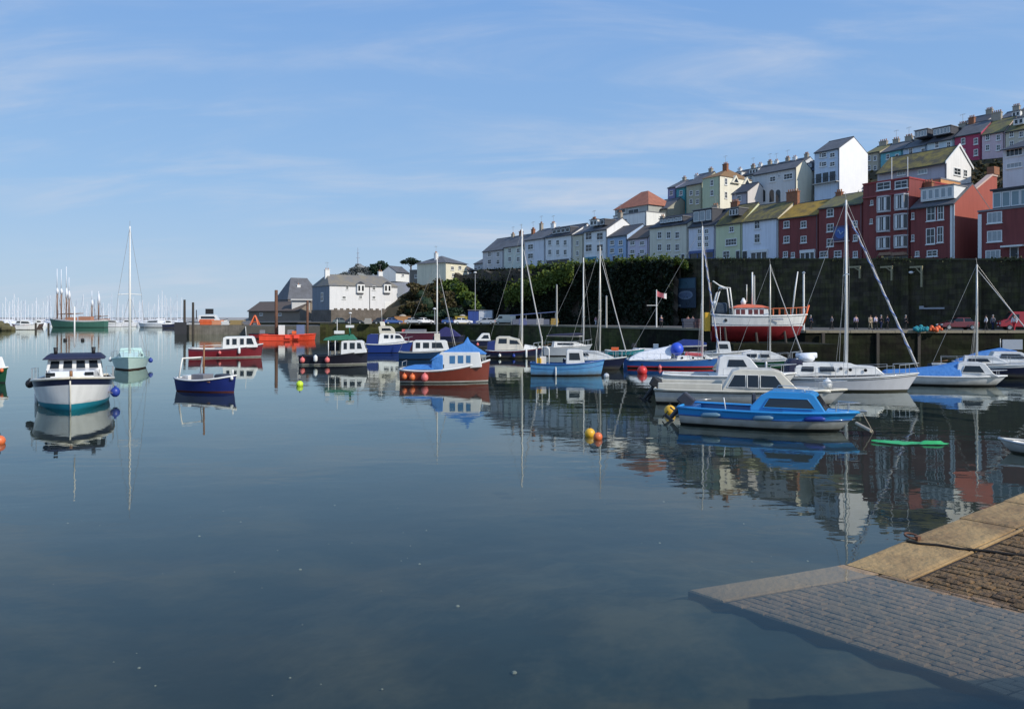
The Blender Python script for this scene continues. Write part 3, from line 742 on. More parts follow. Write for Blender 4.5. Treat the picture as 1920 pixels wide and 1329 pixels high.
fronthouse('narrow cream end house with sunlit gable and brick chimney', 1074, 1094, 495, 440, wp('cream', (.62, .58, .46)), ridge=424, endm=wp('cream', (.62, .58, .46)), wins=[(1083, 456, 5, 9), (1083, 475, 5, 9)], chim=[(.2, .5, 1.5, 1.1, 4, BRICK)])
fronthouse('white house with big square windows and a teal shop front', 1095, 1138, 494, 433, wp('soft_white', (.80, .80, .79)), ridge=413, wins=wg([1104, 1125], [443, 465], 12, 14), shop=[(1108, 487, 22, 10, mat('teal_shop_paint', (.03, .22, .30), .5), GLASSB)], dorm=[(1113, 418, 14, 11, WHITEP, GLASSB, 2), (1129, 417, 10, 11, SLATED, GLASSB, 1)], chim=[(.9, .5, 1.2, 1.0, 3)])
fronthouse('blue painted house with white edged roof beside the white bay house', 1139, 1176, 492, 443, wp('house_blue', (.34, .46, .64)), ridge=424, roofm=SLATED, wins=wg([1148, 1164], [455, 470], 8, 9), doors=[(1152, 485, 5, 10, DARKD)])
fronthouse('lilac house with low brown slate roof and white parapet', 1177, 1216, 490, 447, wp('house_lilac', (.60, .56, .66)), ridge=424, roofm=mat('brown_slate', (.11, .085, .07), .8, .3, 1.5, bump=.3), wins=wg([1186, 1204], [456, 472], 9, 8), doors=[(1205, 484, 5, 9, DARKD)], chim=[(.95, .5, 1.6, .8, 2)])
fronthouse('cream three bay house with dark roof and a long row of skylights', 1218, 1290, 488, 424, wp('house_cream', (.66, .63, .52)), ridge=404, roofm=SLATED, wins=wg([1237, 1254, 1270], [441, 464], 8, 13) + [(1240, 482, 10, 8), (1268, 482, 8, 8)], doors=[(1281, 482, 5, 10, DARKD)], dorm=[(1258, 413, 44, 9, SLATED, GLASSL, 6)])
fronthouse('white and lilac pub with a big dark box dormer', 1291, 1341, 487, 424, wp('pale_lilac', (.66, .67, .74)), ridge=396, roofm=SLATED, wins=wg([1312, 1325], [434, 447, 459], 8, 9), dorm=[(1317, 405, 36, 24, SLATED, GLASSL, 3)], shop=[(1316, 477, 46, 15, wp('shop_blue', (.10, .14, .30)), GLASSB)], chim=[(-.2, .5, 1.0, 1.2, 3)])
fronthouse('pale green house under a mossy roof with a black dormer', 1342, 1391, 487, 420, wp('house_green', (.60, .64, .42)), ridge=385, roofm=MOSSY, wins=[(1372, 430, 9, 11), (1371, 454, 21, 13, GLASS, (1, 3)), (1362, 477, 13, 13)], dorm=[(1376, 398, 19, 14, SLATED, GLASSB, 3)], doors=[(1384, 478, 6, 15, DARKD)], chim=[(-.9, .5, .8, 1.6, 4, BRICK)])
fronthouse('white house under a mossy roof beside the red houses, shop window at street level', 1392, 1459, 487, 413, wp('house_white', (.72, .75, .82)), ridge=383, roofm=MOSSY, endm=wp('end_cream', (.62, .56, .42)), wins=wg([1420], [421, 447], 11, 17), shop=[(1424, 477, 32, 18, WHITEP, GLASSB)], doors=[(1397, 478, 8, 14, DARKD)], chim=[(1.0, .5, 1.6, 2.2, 5, BRICK)])
fronthouse('low red house with bright orange mossy roof and white porch', 1460, 1534, 487, 407, RED_W, ridge=380, roofm=mat('orange_moss_roof', (.20, .13, .035), .85, .3, 1.5, col2=(.38, .23, .03), thresh=.48, bump=.4), wins=wg([1475, 1507], [421, 449], 11, 13) + [(1473, 477, 9, 11), (1487, 478, 7, 10)], doors=[(1515, 478, 9, 14, DARKD)], shop=[(1515, 477, 28, 17, WHITEP, GLASSB)])
fronthouse('red house with grey roof and a large round blue sign on its front', 1535, 1617, 487, 387, RED_W, ridge=364, roofm=MOSSG, wins=wg([1557], [399, 427, 455], 13, 15) + wg([1604], [420, 446], 8, 12) + [(1545, 477, 16, 12), (1571, 476, 14, 12), (1604, 477, 9, 12)], chim=[(-.9, .5, .6, 1.0, 3, BRICK)])
r_, loc, W_, h_, zr_ = fronthouse('tall red four storey flat roofed hotel with paired bay windows', 1618, 1705, 487, 341, RED_W, roof='flat', depth=11, roofm=mat('red_parapet', (.30, .04, .04), .8, .1, 1), wins=wg([1657], [349], 26, 15) + wg([1690], [346], 24, 15) + [(1635, 380, 5, 9), (1634, 415, 5, 9)])
BAYW = mat('bay_white_frame', (.52, .50, .50), .5, .1, 2)
for px, py in ((1657, 383), (1690, 379), (1656, 420), (1689, 416), (1656, 456), (1689, 453)):
    x, z = loc(px, py); D = street(px, 5).y; s = D / F; w_ = 25 * s * 1.1; hh = (25 if py < 440 else 19) * s
    f = MB(); zb, zt = z - hh / 2, z + hh / 2
    f.loft([[(x - w_ / 2, .0, q), (x - w_ * .3, -.55, q), (x + w_ * .3, -.55, q), (x + w_ / 2, .0, q)] for q in (zb - .25, zb)])
    f.loft([[(x - w_ / 2 - .05, .0, q), (x - w_ * .3 - .04, -.6, q), (x + w_ * .3 + .04, -.6, q), (x + w_ / 2 + .05, .0, q)] for q in (zt, zt + .2)])
    for xx, yy in ((x - w_ / 2 + .05, -.04), (x - w_ * .3, -.5), (x, -.5), (x + w_ * .3, -.5), (x + w_ / 2 - .05, -.04)): f.box0(xx - .045, xx + .045, yy - .05, yy + .05, zb + .002, zt - .002)
    o = f.build('bay_window', BAYW, r_)
    MB().loft([[(x - w_ / 2 + .06, .0, q), (x - w_ * .3 + .03, -.47, q), (x + w_ * .3 - .03, -.47, q), (x + w_ / 2 - .06, .0, q)] for q in (zb + .004, zt - .004)]).build('pane', GLASS, o)
    MB().box0(x - w_ * .26, x - w_ * .12, -.52, -.49, zb + .05, zt - .05).build('curtain', WHITEP, o); MB().box0(x + w_ * .14, x + w_ * .27, -.52, -.49, zb + .05, zt - .05).build('curtain', WHITEP, o)
x, z = loc(1662, 366); MB().box0(-W_ / 2 + .05, W_ / 2 - .05, -.28, .01, z - .12, z + .12).build('cornice', mat('red_string_course', (.28, .07, .07), .8), r_)
for px, pw in ((1665, 24), (1690, 14)):
    x, z = loc(px, 478); MB().prism([(x - 1.1, z - .1), (x + 1.1, z - .1), (x + .8, z + .35), (x - .8, z + .35)], -.9, .01).build('awning', mat('awning_canvas', (.30, .18, .12), .8), r_)
    MB().box0(x - .95, x + .95, -.06, -.01, z - 1.5, z - .15).build('pane', GLASSB, r_)
for px in (1672, 1702):
    x, z = loc(px, 341, 1.0); MB().tube([(x, 1.0, z), (x, 1.0, z + 3.6)], .05, 6).build('flagpole', SPARW, r_)
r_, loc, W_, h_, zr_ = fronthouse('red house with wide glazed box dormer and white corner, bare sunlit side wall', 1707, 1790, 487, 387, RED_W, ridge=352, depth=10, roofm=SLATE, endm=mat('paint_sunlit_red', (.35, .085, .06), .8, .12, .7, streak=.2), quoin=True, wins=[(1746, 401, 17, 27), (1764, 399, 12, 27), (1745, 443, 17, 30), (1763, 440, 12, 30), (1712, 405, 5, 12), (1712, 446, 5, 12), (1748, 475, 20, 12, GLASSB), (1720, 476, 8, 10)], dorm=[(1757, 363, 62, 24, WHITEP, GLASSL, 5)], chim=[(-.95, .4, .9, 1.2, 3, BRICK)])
r_, loc, W_, h_, zr_ = fronthouse('red house with glass penthouse storey and three wide white windows, at right edge', 1834, 1935, 489, 393, RED_W, roof='flat', depth=11, roofm=LEAD, quoin=False, wins=wg([1865], [408, 443], 28, 21) + [(1862, 479, 28, 20)], glass=GLASSL, doors=[(1902, 475, 13, 22, DARKD)], bars=(0, 2), chim=[])
pb = MB().box0(-W_ / 2 + 1.4, W_ / 2 - .2, .9, 9, h_ + .23, h_ + 2.7).build('penthouse', mat('penthouse_frame', (.10, .11, .13), .5), r_)
for i in range(7):
    x = -W_ / 2 + 1.95 + i * 1.1; add_window(pb, x, h_ + 1.45, 1.04, 2.0, .9, mat('greenhouse_glass', (.20, .27, .29), .1), WHITEP, (0, 0), False)
MB().box0(-W_ / 2 + 1.2, W_ / 2, .5, 9.2, h_ + 2.703, h_ + 2.9).build('penthouse_roof', SLATED, pb)
MB().box0(-W_ / 2, -W_ / 2 + .45, -.08, .02, -3, h_ - .3).build('corner_pilaster', WHITEP, r_)
x, z = loc(1902, 462); MB().box0(x - 1.3, x + 1.3, -.9, -.14, z - .1, z + .12).build('door_canopy', WHITEP, r_)
fronthouse('red end terrace house just beyond the penthouse house, at picture edge', 1937, 2050, 489, 385, RED_W, ridge=350, wins=wg([1960, 2000], [410, 445], 16, 18))
# tall sunlit red party wall climbing the slope behind the two red houses
pw_ = empty('party_wall', (*street(1797, 7), 12.0), math.atan2(.56, .83)); tag(pw_, 'sunlit orange red sloping garden wall between the two right hand red houses', 'wall')
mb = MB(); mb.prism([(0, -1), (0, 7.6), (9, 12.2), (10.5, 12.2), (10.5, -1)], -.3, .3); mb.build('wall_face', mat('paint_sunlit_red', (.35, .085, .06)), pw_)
MB().prism([(-.1, 7.62), (-.1, 7.85), (9, 12.48), (10.6, 12.48), (10.6, 12.21), (9, 12.21)], -.4, .4).build('coping', mat('pink_coping', (.55, .40, .34), .8), pw_)
MB().box0(9.2, 10.8, -.5, .5, 12.49, 13.6).build('chimney', BRICK, pw_)

# the round blue sign on the red house
sp = street(1577, 4.75); sgn = empty('pub_sign', (sp.x, sp.y, zat(1577, 437, 4.75)), math.atan2(-.828, .56)); tag(sgn, 'square blue painted sign with pale swirl hung on the red house front', 'sign')
MB().box((0, -.05, 0), (2.5, .12, 2.2)).build('board', mat('sign_violet_blue', (.07, .07, .16), .6), sgn)
MB().prism([(math.cos(i * math.pi / 10) * .95, math.sin(i * math.pi / 10) * .85) for i in range(20)], -.15, -.112).build('emblem', mat('sign_blue', (.05, .12, .36), .5, .3, 3), sgn)
MB().tube([(-.5 + .09 * i, -.17, .25 + .22 * math.sin(i * .75) - .03 * i) for i in range(12)], .09, 5).build('swirl', mat('sign_pale', (.32, .42, .58), .5), sgn)
MB().box((0, -.08, -1.3), (2.9, .2, .16)).build('ledge', mat('sign_ledge', (.45, .33, .32), .6), sgn)

# ---------------- second row on the slope
def hillhouse(label, *a, **k): return house('hillside_house', label, *a, group=GS, **k)
hillhouse('house with a broad orange tiled hipped roof above the terrace', 1153, 1216, 425, 389, wp('grey_green', (.38, .39, .36)), off=24, depth=9, roof='hip', ridge=359, roofm=TILEO, over=.4, wins=[(1165, 396, 16, 8, GLASSB, (0, 1)), (1188, 396, 20, 8, GLASSB, (0, 1))], skirt=6)
hillhouse('long white sunlit garden house under the orange roofed house', 1150, 1212, 430, 402, wp('bright_white', (.78, .78, .74)), off=19, depth=6, roof='flat', roofm=LEAD, wins=[(1172, 414, 8, 7)], skirt=6, endm=wp('bright_white', (.78, .78, .74)))
hillhouse('grey slate roofed annex right of the orange roofed house', 1200, 1252, 420, 395, wp('olive_grey', (.36, .35, .28)), off=28, depth=9, ridge=376, wins=[(1215, 404, 8, 8), (1236, 404, 8, 8)], skirt=6)
hillhouse('small violet blue house at left end of the upper row', 1252, 1267, 392, 352, wp('violet_blue', (.22, .25, .42)), off=34, ridge=340, wins=wg([1259], [362], 6, 9), chim=[(0, .5, .8, .8, 2)], skirt=6)
hillhouse('small teal house between the violet house and the cream block', 1268, 1286, 392, 352, wp('teal', (.07, .34, .37)), off=34, ridge=338, wins=wg([1277], [362], 6, 9), chim=[(.8, .5, 1.0, 1.0, 2, WHITEP)], skirt=6)
hillhouse('olive cream house with grey front next to the teal house', 1287, 1316, 392, 346, wp('olive_cream', (.42, .42, .30)), off=33, ridge=326, wins=wg([1296, 1308], [362, 378], 6, 9), chim=[(.6, .5, .9, .9, 2)], skirt=6)
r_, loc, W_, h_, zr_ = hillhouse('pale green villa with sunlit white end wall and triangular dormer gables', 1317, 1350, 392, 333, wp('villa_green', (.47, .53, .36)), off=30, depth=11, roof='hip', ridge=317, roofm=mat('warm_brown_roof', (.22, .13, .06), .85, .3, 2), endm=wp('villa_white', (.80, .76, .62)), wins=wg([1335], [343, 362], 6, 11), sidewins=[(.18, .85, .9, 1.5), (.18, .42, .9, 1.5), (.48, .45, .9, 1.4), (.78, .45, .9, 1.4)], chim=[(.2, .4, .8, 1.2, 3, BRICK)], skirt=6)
for f_ in (.45, .8):
    yy = f_ * 11; x0 = W_ / 2
    g = MB(); vs = [(x0 - .6, yy - 1.5, h_ - 1.2), (x0 - .6, yy + 1.5, h_ - 1.2), (x0 - .6, yy, h_ + .6), (x0 + .5, yy - 1.5, h_ - 1.2), (x0 + .5, yy + 1.5, h_ - 1.2), (x0 + .5, yy, h_ + .6)]
    g.add(vs, [(0, 1, 2), (3, 5, 4), (0, 3, 4, 1), (1, 4, 5, 2), (2, 5, 3, 0)]); o = g.build('dormer_gable', wp('villa_white', (.8, .76, .62)), r_)
    MB().add([(x0 + .52, yy - .8, h_ - 1.0), (x0 + .52, yy + .8, h_ - 1.0), (x0 + .52, yy, h_ + .05)], [(0, 1, 2)]).build('pane', GLASSB, o)
hillhouse('small grey gabled cottage in front of the wide grey house', 1372, 1402, 388, 362, wp('cottage_grey', (.40, .38, .42)), off=22, depth=7, ridge=346, endm=wp('cottage_white', (.62, .58, .55)), wins=[(1386, 372, 8, 10)], roofm=SLATED, skirt=6)
r_, loc, W_, h_, zr_ = hillhouse('wide pale grey rendered house with arched ground floor windows', 1413, 1493, 382, 322, wp('wide_grey', (.60, .60, .59)), off=27, depth=5, ridge=309, endm=wp('end_ivory', (.80, .75, .58)), wins=[(1449, 336, 11, 10), (1478, 331, 17, 11, GLASS, (1, 2)), (1461, 330, 4, 5)], skirt=7)
for px in (1420, 1431, 1447, 1459):
    x, z = loc(px, 366); s = .95
    MB().prism([(x - s * .55, z - 1.4), (x + s * .55, z - 1.4)] + [(x + s * .55 * math.cos(a), z + .5 + .6 * math.sin(a)) for a in [i * math.pi / 8 for i in range(9)]], -.05, .02).build('arched_window', GLASS, r_)
hillhouse('cream house with dark roof tucked left of the big pale blue house', 1497, 1527, 362, 322, wp('ivory', (.56, .52, .40)), off=34, depth=8, ridge=302, roofm=SLATED, wins=[(1509, 335, 8, 9), (1519, 350, 6, 10)], dorm=[(1512, 312, 22, 9, SLATE, GLASSL, 3)], skirt=6)
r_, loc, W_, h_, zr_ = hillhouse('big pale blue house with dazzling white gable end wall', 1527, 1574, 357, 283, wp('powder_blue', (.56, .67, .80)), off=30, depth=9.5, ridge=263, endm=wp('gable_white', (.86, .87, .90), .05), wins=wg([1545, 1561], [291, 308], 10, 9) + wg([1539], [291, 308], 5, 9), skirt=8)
x, z = loc(1550, 343); MB().box0(-W_ / 2 + .1, W_ / 2 - .1, -.9, -.01, z - .15, z + .02).build('balcony', DECKG, r_)
mb = MB(); [mb.tube([(-W_ / 2 + .15 + (W_ - .3) * i / 9, -.85, z), (-W_ / 2 + .15 + (W_ - .3) * i / 9, -.85, z + 1)], .03, 4) for i in range(10)]; mb.tube([(-W_ / 2 + .15, -.85, z + 1), (W_ / 2 - .15, -.85, z + 1)], .04, 4); mb.build('balcony_railing', DARKD, r_)
for px in (1535, 1548, 1561):
    x, z2 = loc(px, 334); MB().box0(x - .6, x + .6, -.05, .02, z + .05, z + 2).build('pane', GLASS, r_)
r_, loc, W_, h_, zr_ = hillhouse('long chalet with mossy roof and white timber gable above the red hotel', 1645, 1775, 340, 314, wp('chalet_grey', (.46, .44, .50)), off=24, depth=8, ridge=287, roofm=MOSSY, endm=wp('chalet_white', (.80, .78, .74)), over=.6, wins=[(1690, 325, 16, 8, GLASSL, (0, 2)), (1730, 322, 18, 9, GLASSL, (0, 2))], sidewins=[(.42, .45, 2.2, 1.2), (.75, .45, 1.2, 1.2)], skirt=5)
for sgn_ in (-1, 1):
    x0 = W_ / 2 + .08; MB().add([(x0, 4, zr_ + .1), (x0, 4 - sgn_ * 4.6, h_ - .45), (x0, 4 - sgn_ * 4.6, h_ - .05), (x0, 4, zr_ + .5), (x0 + .1, 4, zr_ + .1), (x0 + .1, 4 - sgn_ * 4.6, h_ - .45), (x0 + .1, 4 - sgn_ * 4.6, h_ - .05), (x0 + .1, 4, zr_ + .5)], [(0, 1, 2, 3), (4, 7, 6, 5), (0, 4, 5, 1), (1, 5, 6, 2), (2, 6, 7, 3), (3, 7, 4, 0)]).build('bargeboard', WHITEP, r_)
r_, loc, W_, h_, zr_ = hillhouse('orange brick and white sunlit terrace extension below the chalet', 1708, 1764, 362, 340, wp('extension_orange', (.50, .26, .12)), off=16, depth=6, roof='flat', roofm=LEAD, wins=[(1722, 350, 14, 10, GLASSB), (1742, 349, 14, 10, GLASSB)], endm=wp('extension_end', (.62, .30, .12)), skirt=6)
hillhouse('modern house with dark roof and full glass front at far right', 1880, 1975, 322, 274, wp('modern_white', (.66, .67, .70)), off=27, depth=9, roof='mono', ridge=254, roofm=SLATED, over=1.0, wins=[(1902, 286, 32, 14, GLASS, (0, 3)), (1902, 310, 30, 10, GLASSL, (0, 3)), (1945, 286, 40, 14, GLASS, (0, 3))], skirt=7)
# terrace walls and sheds on the slope
# ---------------- upper row
def uphouse(label, *a, **k): return house('hilltop_house', label, *a, group=GU, skirt=7, **k)
uphouse('cream house with mossy roof at left end of the hilltop row', 1622, 1650, 335, 287, wp('up_cream', (.50, .46, .36)), off=46, ridge=274, roofm=MOSSG, wins=wg([1630, 1641], [297, 315], 6, 9), chim=[(-.2, .5, .9, 1.6, 4)])
uphouse('bright turquoise house in the hilltop row', 1651, 1692, 335, 284, wp('turquoise', (.16, .46, .52)), off=46, ridge=268, roofm=SLATE, wins=wg([1665, 1682], [294, 312], 7, 10), chim=[(-.8, .5, .9, 1.2, 3), (.6, .5, 1.0, 1.4, 4)])
uphouse('pale sky blue house in the hilltop row', 1693, 1737, 330, 276, wp('up_sky', (.42, .54, .66)), off=46, ridge=261, roofm=SLATE, wins=wg([1708, 1731], [284, 302], 8, 12), chim=[(-.9, .5, .8, 1.2, 3)])
uphouse('light blue hilltop house with two long box dormers', 1738, 1789, 328, 265, wp('up_light_blue', (.48, .60, .66)), off=46, ridge=246, roofm=SLATED, wins=wg([1757, 1779], [272, 292], 8, 12), dorm=[(1727, 251, 24, 14, SLATED, GLASSL, 4), (1766, 246, 34, 14, SLATED, GLASSL, 5)], chim=[(.9, .5, .9, 1.3, 4)])
uphouse('magenta red house with slate roof in the hilltop row', 1790, 1840, 325, 253, wp('magenta', (.40, .055, .12)), off=46, ridge=231, roofm=SLATE, wins=wg([1806, 1830], [265, 286], 8, 12), chim=[(-.7, .5, 1.2, 1.0, 3, BRICK)])
uphouse('pale pink house with mossy roof in the hilltop row', 1841, 1884, 320, 250, wp('pale_pink', (.62, .48, .52)), off=46, ridge=224, roofm=MOSSG, wins=wg([1852, 1872], [258, 277], 8, 11), chim=[(-.9, .5, 1.4, 1.7, 5)])
uphouse('cream house with lichen roof at right end of the hilltop row', 1885, 1960, 316, 242, wp('up_ivory', (.56, .52, .42)), off=46, ridge=216, roofm=MOSSG, wins=wg([1897, 1915], [252, 270], 8, 11), chim=[(-.6, .5, 1.2, 1.0, 3)], dorm=[(1910, 228, 20, 12, WHITEP, GLASSB, 2)])
# roofs seen over the top between the villa and the pale blue house
for i, (a, b, ba, ea, ri, lab, c_, rm) in enumerate([
    (1360, 1398, 352, 334, 320, 'grey slate roofed house peeping over the villa roof', (.46, .47, .46), SLATED),
    (1399, 1428, 345, 327, 312, 'house with a row of pale dormers above the wide grey house', (.60, .60, .60), SLATE),
    (1429, 1462, 340, 320, 306, 'white chimneyed house on the skyline above the wide grey house', (.64, .64, .62), SLATED),
    (1463, 1498, 333, 314, 299, 'skyline house with two white dormers left of the pale blue house', (.58, .60, .62), SLATE)]):
    uphouse(lab, a, b, ba, ea, wp('sky_%d' % i, c_), off=50, ridge=ri, roofm=rm, wins=wg([a + (b - a) * .3, a + (b - a) * .7], [ea + 7], 6, 8), chim=[(-.8, .5, .7, .9, 2, WHITEP), (.7, .5, .9, .9, 3)], dorm=[((a + b) / 2, (ea + ri) / 2 + 2, (b - a) * .6, 9, WHITEP, GLASSB, 3)])
uphouse('slate roofed house behind the magenta house, highest on the skyline', 1800, 1850, 270, 232, wp('back_grey', (.40, .40, .42)), off=62, ridge=218, roofm=SLATED, chim=[(.5, .5, 1.0, 1.2, 4)])
uphouse('topmost dark roofed house on the skyline at right edge', 1868, 1950, 262, 222, wp('back_cream', (.46, .44, .40)), off=62, ridge=205, roofm=SLATE, chim=[(-.6, .5, 1.0, 1.2, 4)], dorm=[(1905, 214, 16, 10, WHITEP, GLASSB, 2)])

# ---------------- the far cluster at the left of the wall
CL = 'buildings at the far end of the quay'
WB = wp('coastguard_white', (.70, .70, .70), .12); GB = mat('paint_shaded_grey', (.20, .23, .27), .85, .15, .7, streak=.3)  # the grey has the shade of the white building's left side put in
r_, loc, W_, h_, zr_ = house('harbour_building', 'long white two storey building with hipped slate roof beside the quay', 0, 0, 581, 537, WB, A=(618, 190), B=(745, 201), depth=11, roof='hip', hipf=.3, ridge=516, roofm=mat('warm_slate', (.25, .215, .155), .8, .3, 1, col2=(.17, .165, .16)), over=.3, skirt=.2, inset=.0, wins=[(651, 539, 5, 8), (645, 558, 7, 6), (676, 557, 6, 6), (701, 540, 6, 8), (701, 558, 6, 6)], chim=[(-.88, .45, 1.0, 1.2, 2, WHITEP), (.92, .7, 1.2, 1.2, 2, WHITEP)], cat='building', group=CL)
for px in (675, 725):
    x, z = loc(px, 541); f = MB().box0(x - 1.0, x + 1.0, -.6, .02, z - 1.1, z + 1.1).build('oriel_window', WHITEP, r_)
    for q in (-.5, .5): MB().box0(x + q - .25, x + q + .25, -.64, -.603, z - .6, z + .7).build('pane', GLASSB, f)
    MB().prism([(x - 1.1, z + 1.11), (x + 1.1, z + 1.11), (x, z + 1.75)], -.7, .02).build('oriel_roof', SLATED, f); MB().box0(x - .8, x + .8, -.4, .01, z - 1.4, z - 1.11).build('oriel_base', SLATE, f)
x, z = loc(693, 557); MB().tube([(x, -.08, 0), (x, -.08, h_)], .07, 6).build('downpipe', DARKD, r_)
x, z = loc(727, 566); MB().box0(x - .9, x + .9, -.06, .02, 0, 2.1).build('door', WHITEP, r_)
e = MB().box0(-W_ / 2 - .04, -W_ / 2 - .001, .0, 11, -2, h_).build('side_wall', GB, r_)
M = Matrix.Translation((-W_ / 2 - .04, 4.5, h_ * .55)) @ Matrix.Rotation(R(-90), 4, 'Z')
add_window(r_, 0, 0, 1.5, 2.2, 0, GLASS, WHITEP, (1, 1), True, M)
mb = MB().box0(-W_ / 2 - .3, W_ / 2 + 3.5, -1.6, 11, -3, -.02); o = mb.build('stone_base', STONEG, r_)
mb = MB(); [mb.box0(q - .35, q + .35, -1.55, -1.1, -.017, .35) for q in [-W_ / 2 + 1 + i * 1.6 for i in range(12)]]; mb.build('parapet', STONEG, r_)
house('harbour_building', 'brown building under a big sloping slate roof behind the low shed', 0, 0, 592, 562, mat('paint_brown_grey', (.17, .15, .14), .85, .2, .7), A=(540, 218), B=(606, 224), depth=11, ridge=521, roof='hip', hipf=.55, roofm=SLATE, skirt=.2, wins=[(560, 572, 6, 8)], chim=[(-.2, .3, -2.2, 1.0, 1, WHITEP)], cat='building', group=CL)
q = P(565, 562, 208); o = MB().box((0, 0, 0), (5.6, 2.6, .35)).box((-.2, .3, -1.5), (4.6, 1.8, 2.6)).build('boathouse_canopy', mat('canopy_white', (.55, .55, .54), .6), loc=q, rz=R(20)); 
o.data.polygons; tag(o, 'white flat canopy over a dark opening beside the grey gable', 'canopy')
house('shed', 'long low shed with brown pitched roof at end of the quay', 0, 0, 600, 582, mat('shed_wall', (.24, .20, .16), .9, .2, .7), A=(466, 214), B=(562, 205), depth=8, ridge=567, roofm=mat('brown_slate', (.11, .085, .07)), skirt=.2, over=.5, wins=[(490, 589, 6, 5), (525, 589, 6, 5)], cat='shed', group=CL)
house('villa', 'pale cream square villa with grey hipped roof on the green mound', 0, 0, 529, 494, wp('villa_cream', (.74, .70, .54)), A=(836, 200), B=(875, 207), depth=10, roof='hip', ridge=480, roofm=SLATE, over=.5, inset=0, wins=[(848, 503, 6, 7), (862, 502, 6, 7), (850, 516, 6, 7)], chim=[(-.6, .5, .5, 1.0, 2, WHITEP)], skirt=5, cat='house', group=CL)
house('annex', 'grey stone walled annex left of the cream villa', 0, 0, 538, 507, mat('annex_stone', (.20, .185, .16), .9, .3, 1), A=(768, 208), B=(803, 206), depth=7, roof='flat', roofm=LEAD, wins=[(780, 518, 5, 7)], skirt=4, cat='house', group=CL)
house('cottage', 'small white cottage with grey roof left of the stone annex', 0, 0, 522, 511, wp('bright_white', (.78, .78, .74)), A=(742, 222), B=(767, 228), depth=5, ridge=501, roofm=SLATE, wins=[(755, 516, 5, 5)], skirt=1, cat='house', group=CL)
house('cottage', 'low white cottage with brown roof just right of the cream villa', 0, 0, 525, 506, wp('bright_white', (.78, .78, .74)), A=(872, 212), B=(890, 217), depth=7, ridge=496, roofm=mat('brown_slate', (.11, .085, .07)), wins=[(880, 513, 4, 5)], skirt=5, cat='house', group=CL)
house('cottage', 'small grey cottage against the cliff at left end of the terrace', 0, 0, 514, 494, wp('grey', (.56, .56, .57)), A=(889, 214), B=(908, 210), depth=7, ridge=484, roofm=SLATE, wins=[(899, 502, 4, 5)], skirt=5, cat='house', group=CL)
# headland, mound, trees
def mound(name, cpx, D, pyt, rx, ry, m_, zb=2.0, pw=1.0, seed=1):
    c = P(cpx, pyt, D); hgt = c.z - zb; mb = MB(); rn = random.Random(seed); rings = []
    for i in range(9):
        t = i / 8; rr = max(.02, 1 - t); zz_ = zb + hgt * (1 - rr ** (1.7 if name != 'headland_hill' else 1.3))
        rings.append([(c.x + rx * rr * math.cos(a) * (1 + rn.uniform(-.07, .07)) + (rn.uniform(-1.2, 1.2) if name == 'headland_hill' else 0), c.y + ry * rr * math.sin(a), zz_ + rn.uniform(-.3, .3) * (0 < i < 8)) for a in [2 * math.pi * j / 28 for j in range(28)]])
    mb.loft(rings); o = mb.build(name, m_, smooth=True); tag(o, kind='structure'); return c
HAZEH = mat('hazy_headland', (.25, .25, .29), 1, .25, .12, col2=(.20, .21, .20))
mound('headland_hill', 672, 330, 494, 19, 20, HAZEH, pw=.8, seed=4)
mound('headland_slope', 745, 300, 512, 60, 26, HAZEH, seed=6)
mound('villa_mound', 815, 206, 530, 17, 20, HILL, seed=2)
for px, py, s_, lab in ((652, 519, 2.6, 'grey green bush on the left slope of the headland'), (664, 508, 2.0, 'small bush just under the radio mast'), (685, 511, 2.8, 'bush on the headland between the mast and the round tree'), (640, 522, 2.4, 'low bush at the left foot of the headland')):
    o = empty('shrub', P(px, py, 318)); tag(o, lab, 'shrub'); lf = MB(); rn = random.Random(px)
    for _ in range(5): leafclump(lf, (rn.uniform(-1, 1) * s_, 0, rn.uniform(-.3, .4) * s_), (s_ * .7, s_ * .6, s_ * .55), 110, .8, .3, rn)
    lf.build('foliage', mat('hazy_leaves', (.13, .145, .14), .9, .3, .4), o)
mast_p = P(671, 495, 330); o = empty('radio_mast', mast_p); tag(o, 'thin grey lattice radio mast on top of the headland', 'mast')
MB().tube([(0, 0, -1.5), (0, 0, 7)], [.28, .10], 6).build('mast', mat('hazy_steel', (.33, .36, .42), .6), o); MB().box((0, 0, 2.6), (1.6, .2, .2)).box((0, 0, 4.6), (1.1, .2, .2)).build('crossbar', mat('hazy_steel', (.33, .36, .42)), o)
def tree(name, label, px, py_base, D, crown, trunk_h, lm, seed, cat='tree', size=.6, n=700, group=None):
    b = P(px, py_base, D); r = empty(name, b); tag(r, label, cat, group); rn = random.Random(seed)
    mb = MB(); mb.tube([(0, 0, -1), (.1, 0, trunk_h * .5), (.0, .1, trunk_h)], [.3, .22, .12], 7)
    for c in crown: mb.tube([(0, .1, trunk_h * .6), (c[0] * .5, c[1] * .5, (trunk_h * .7 + c[2]) / 2), (c[0], c[1], c[2])], [.14, .09, .04], 5)
    mb.build('trunk', BARK, r)
    lf = MB()
    for cx_, cy_, cz_, rx_, ry_, rz_ in crown: leafclump(lf, (cx_, cy_, cz_), (rx_, ry_, rz_), n, size, .35, rn)
    lf.build('crown', lm, r); return r
tree('round_tree', 'dark round tree on the headland behind the white building', 712, 516, 250, [(-1.6, 0, 2.2, 2.0, 2, 1.5), (.6, 0, 3.0, 2.2, 2, 1.6), (2.2, 0, 1.8, 1.6, 2, 1.4), (-.3, 0, 1.2, 3, 2, 1.2)], 2, LEAFP, 11, size=.7, n=420)
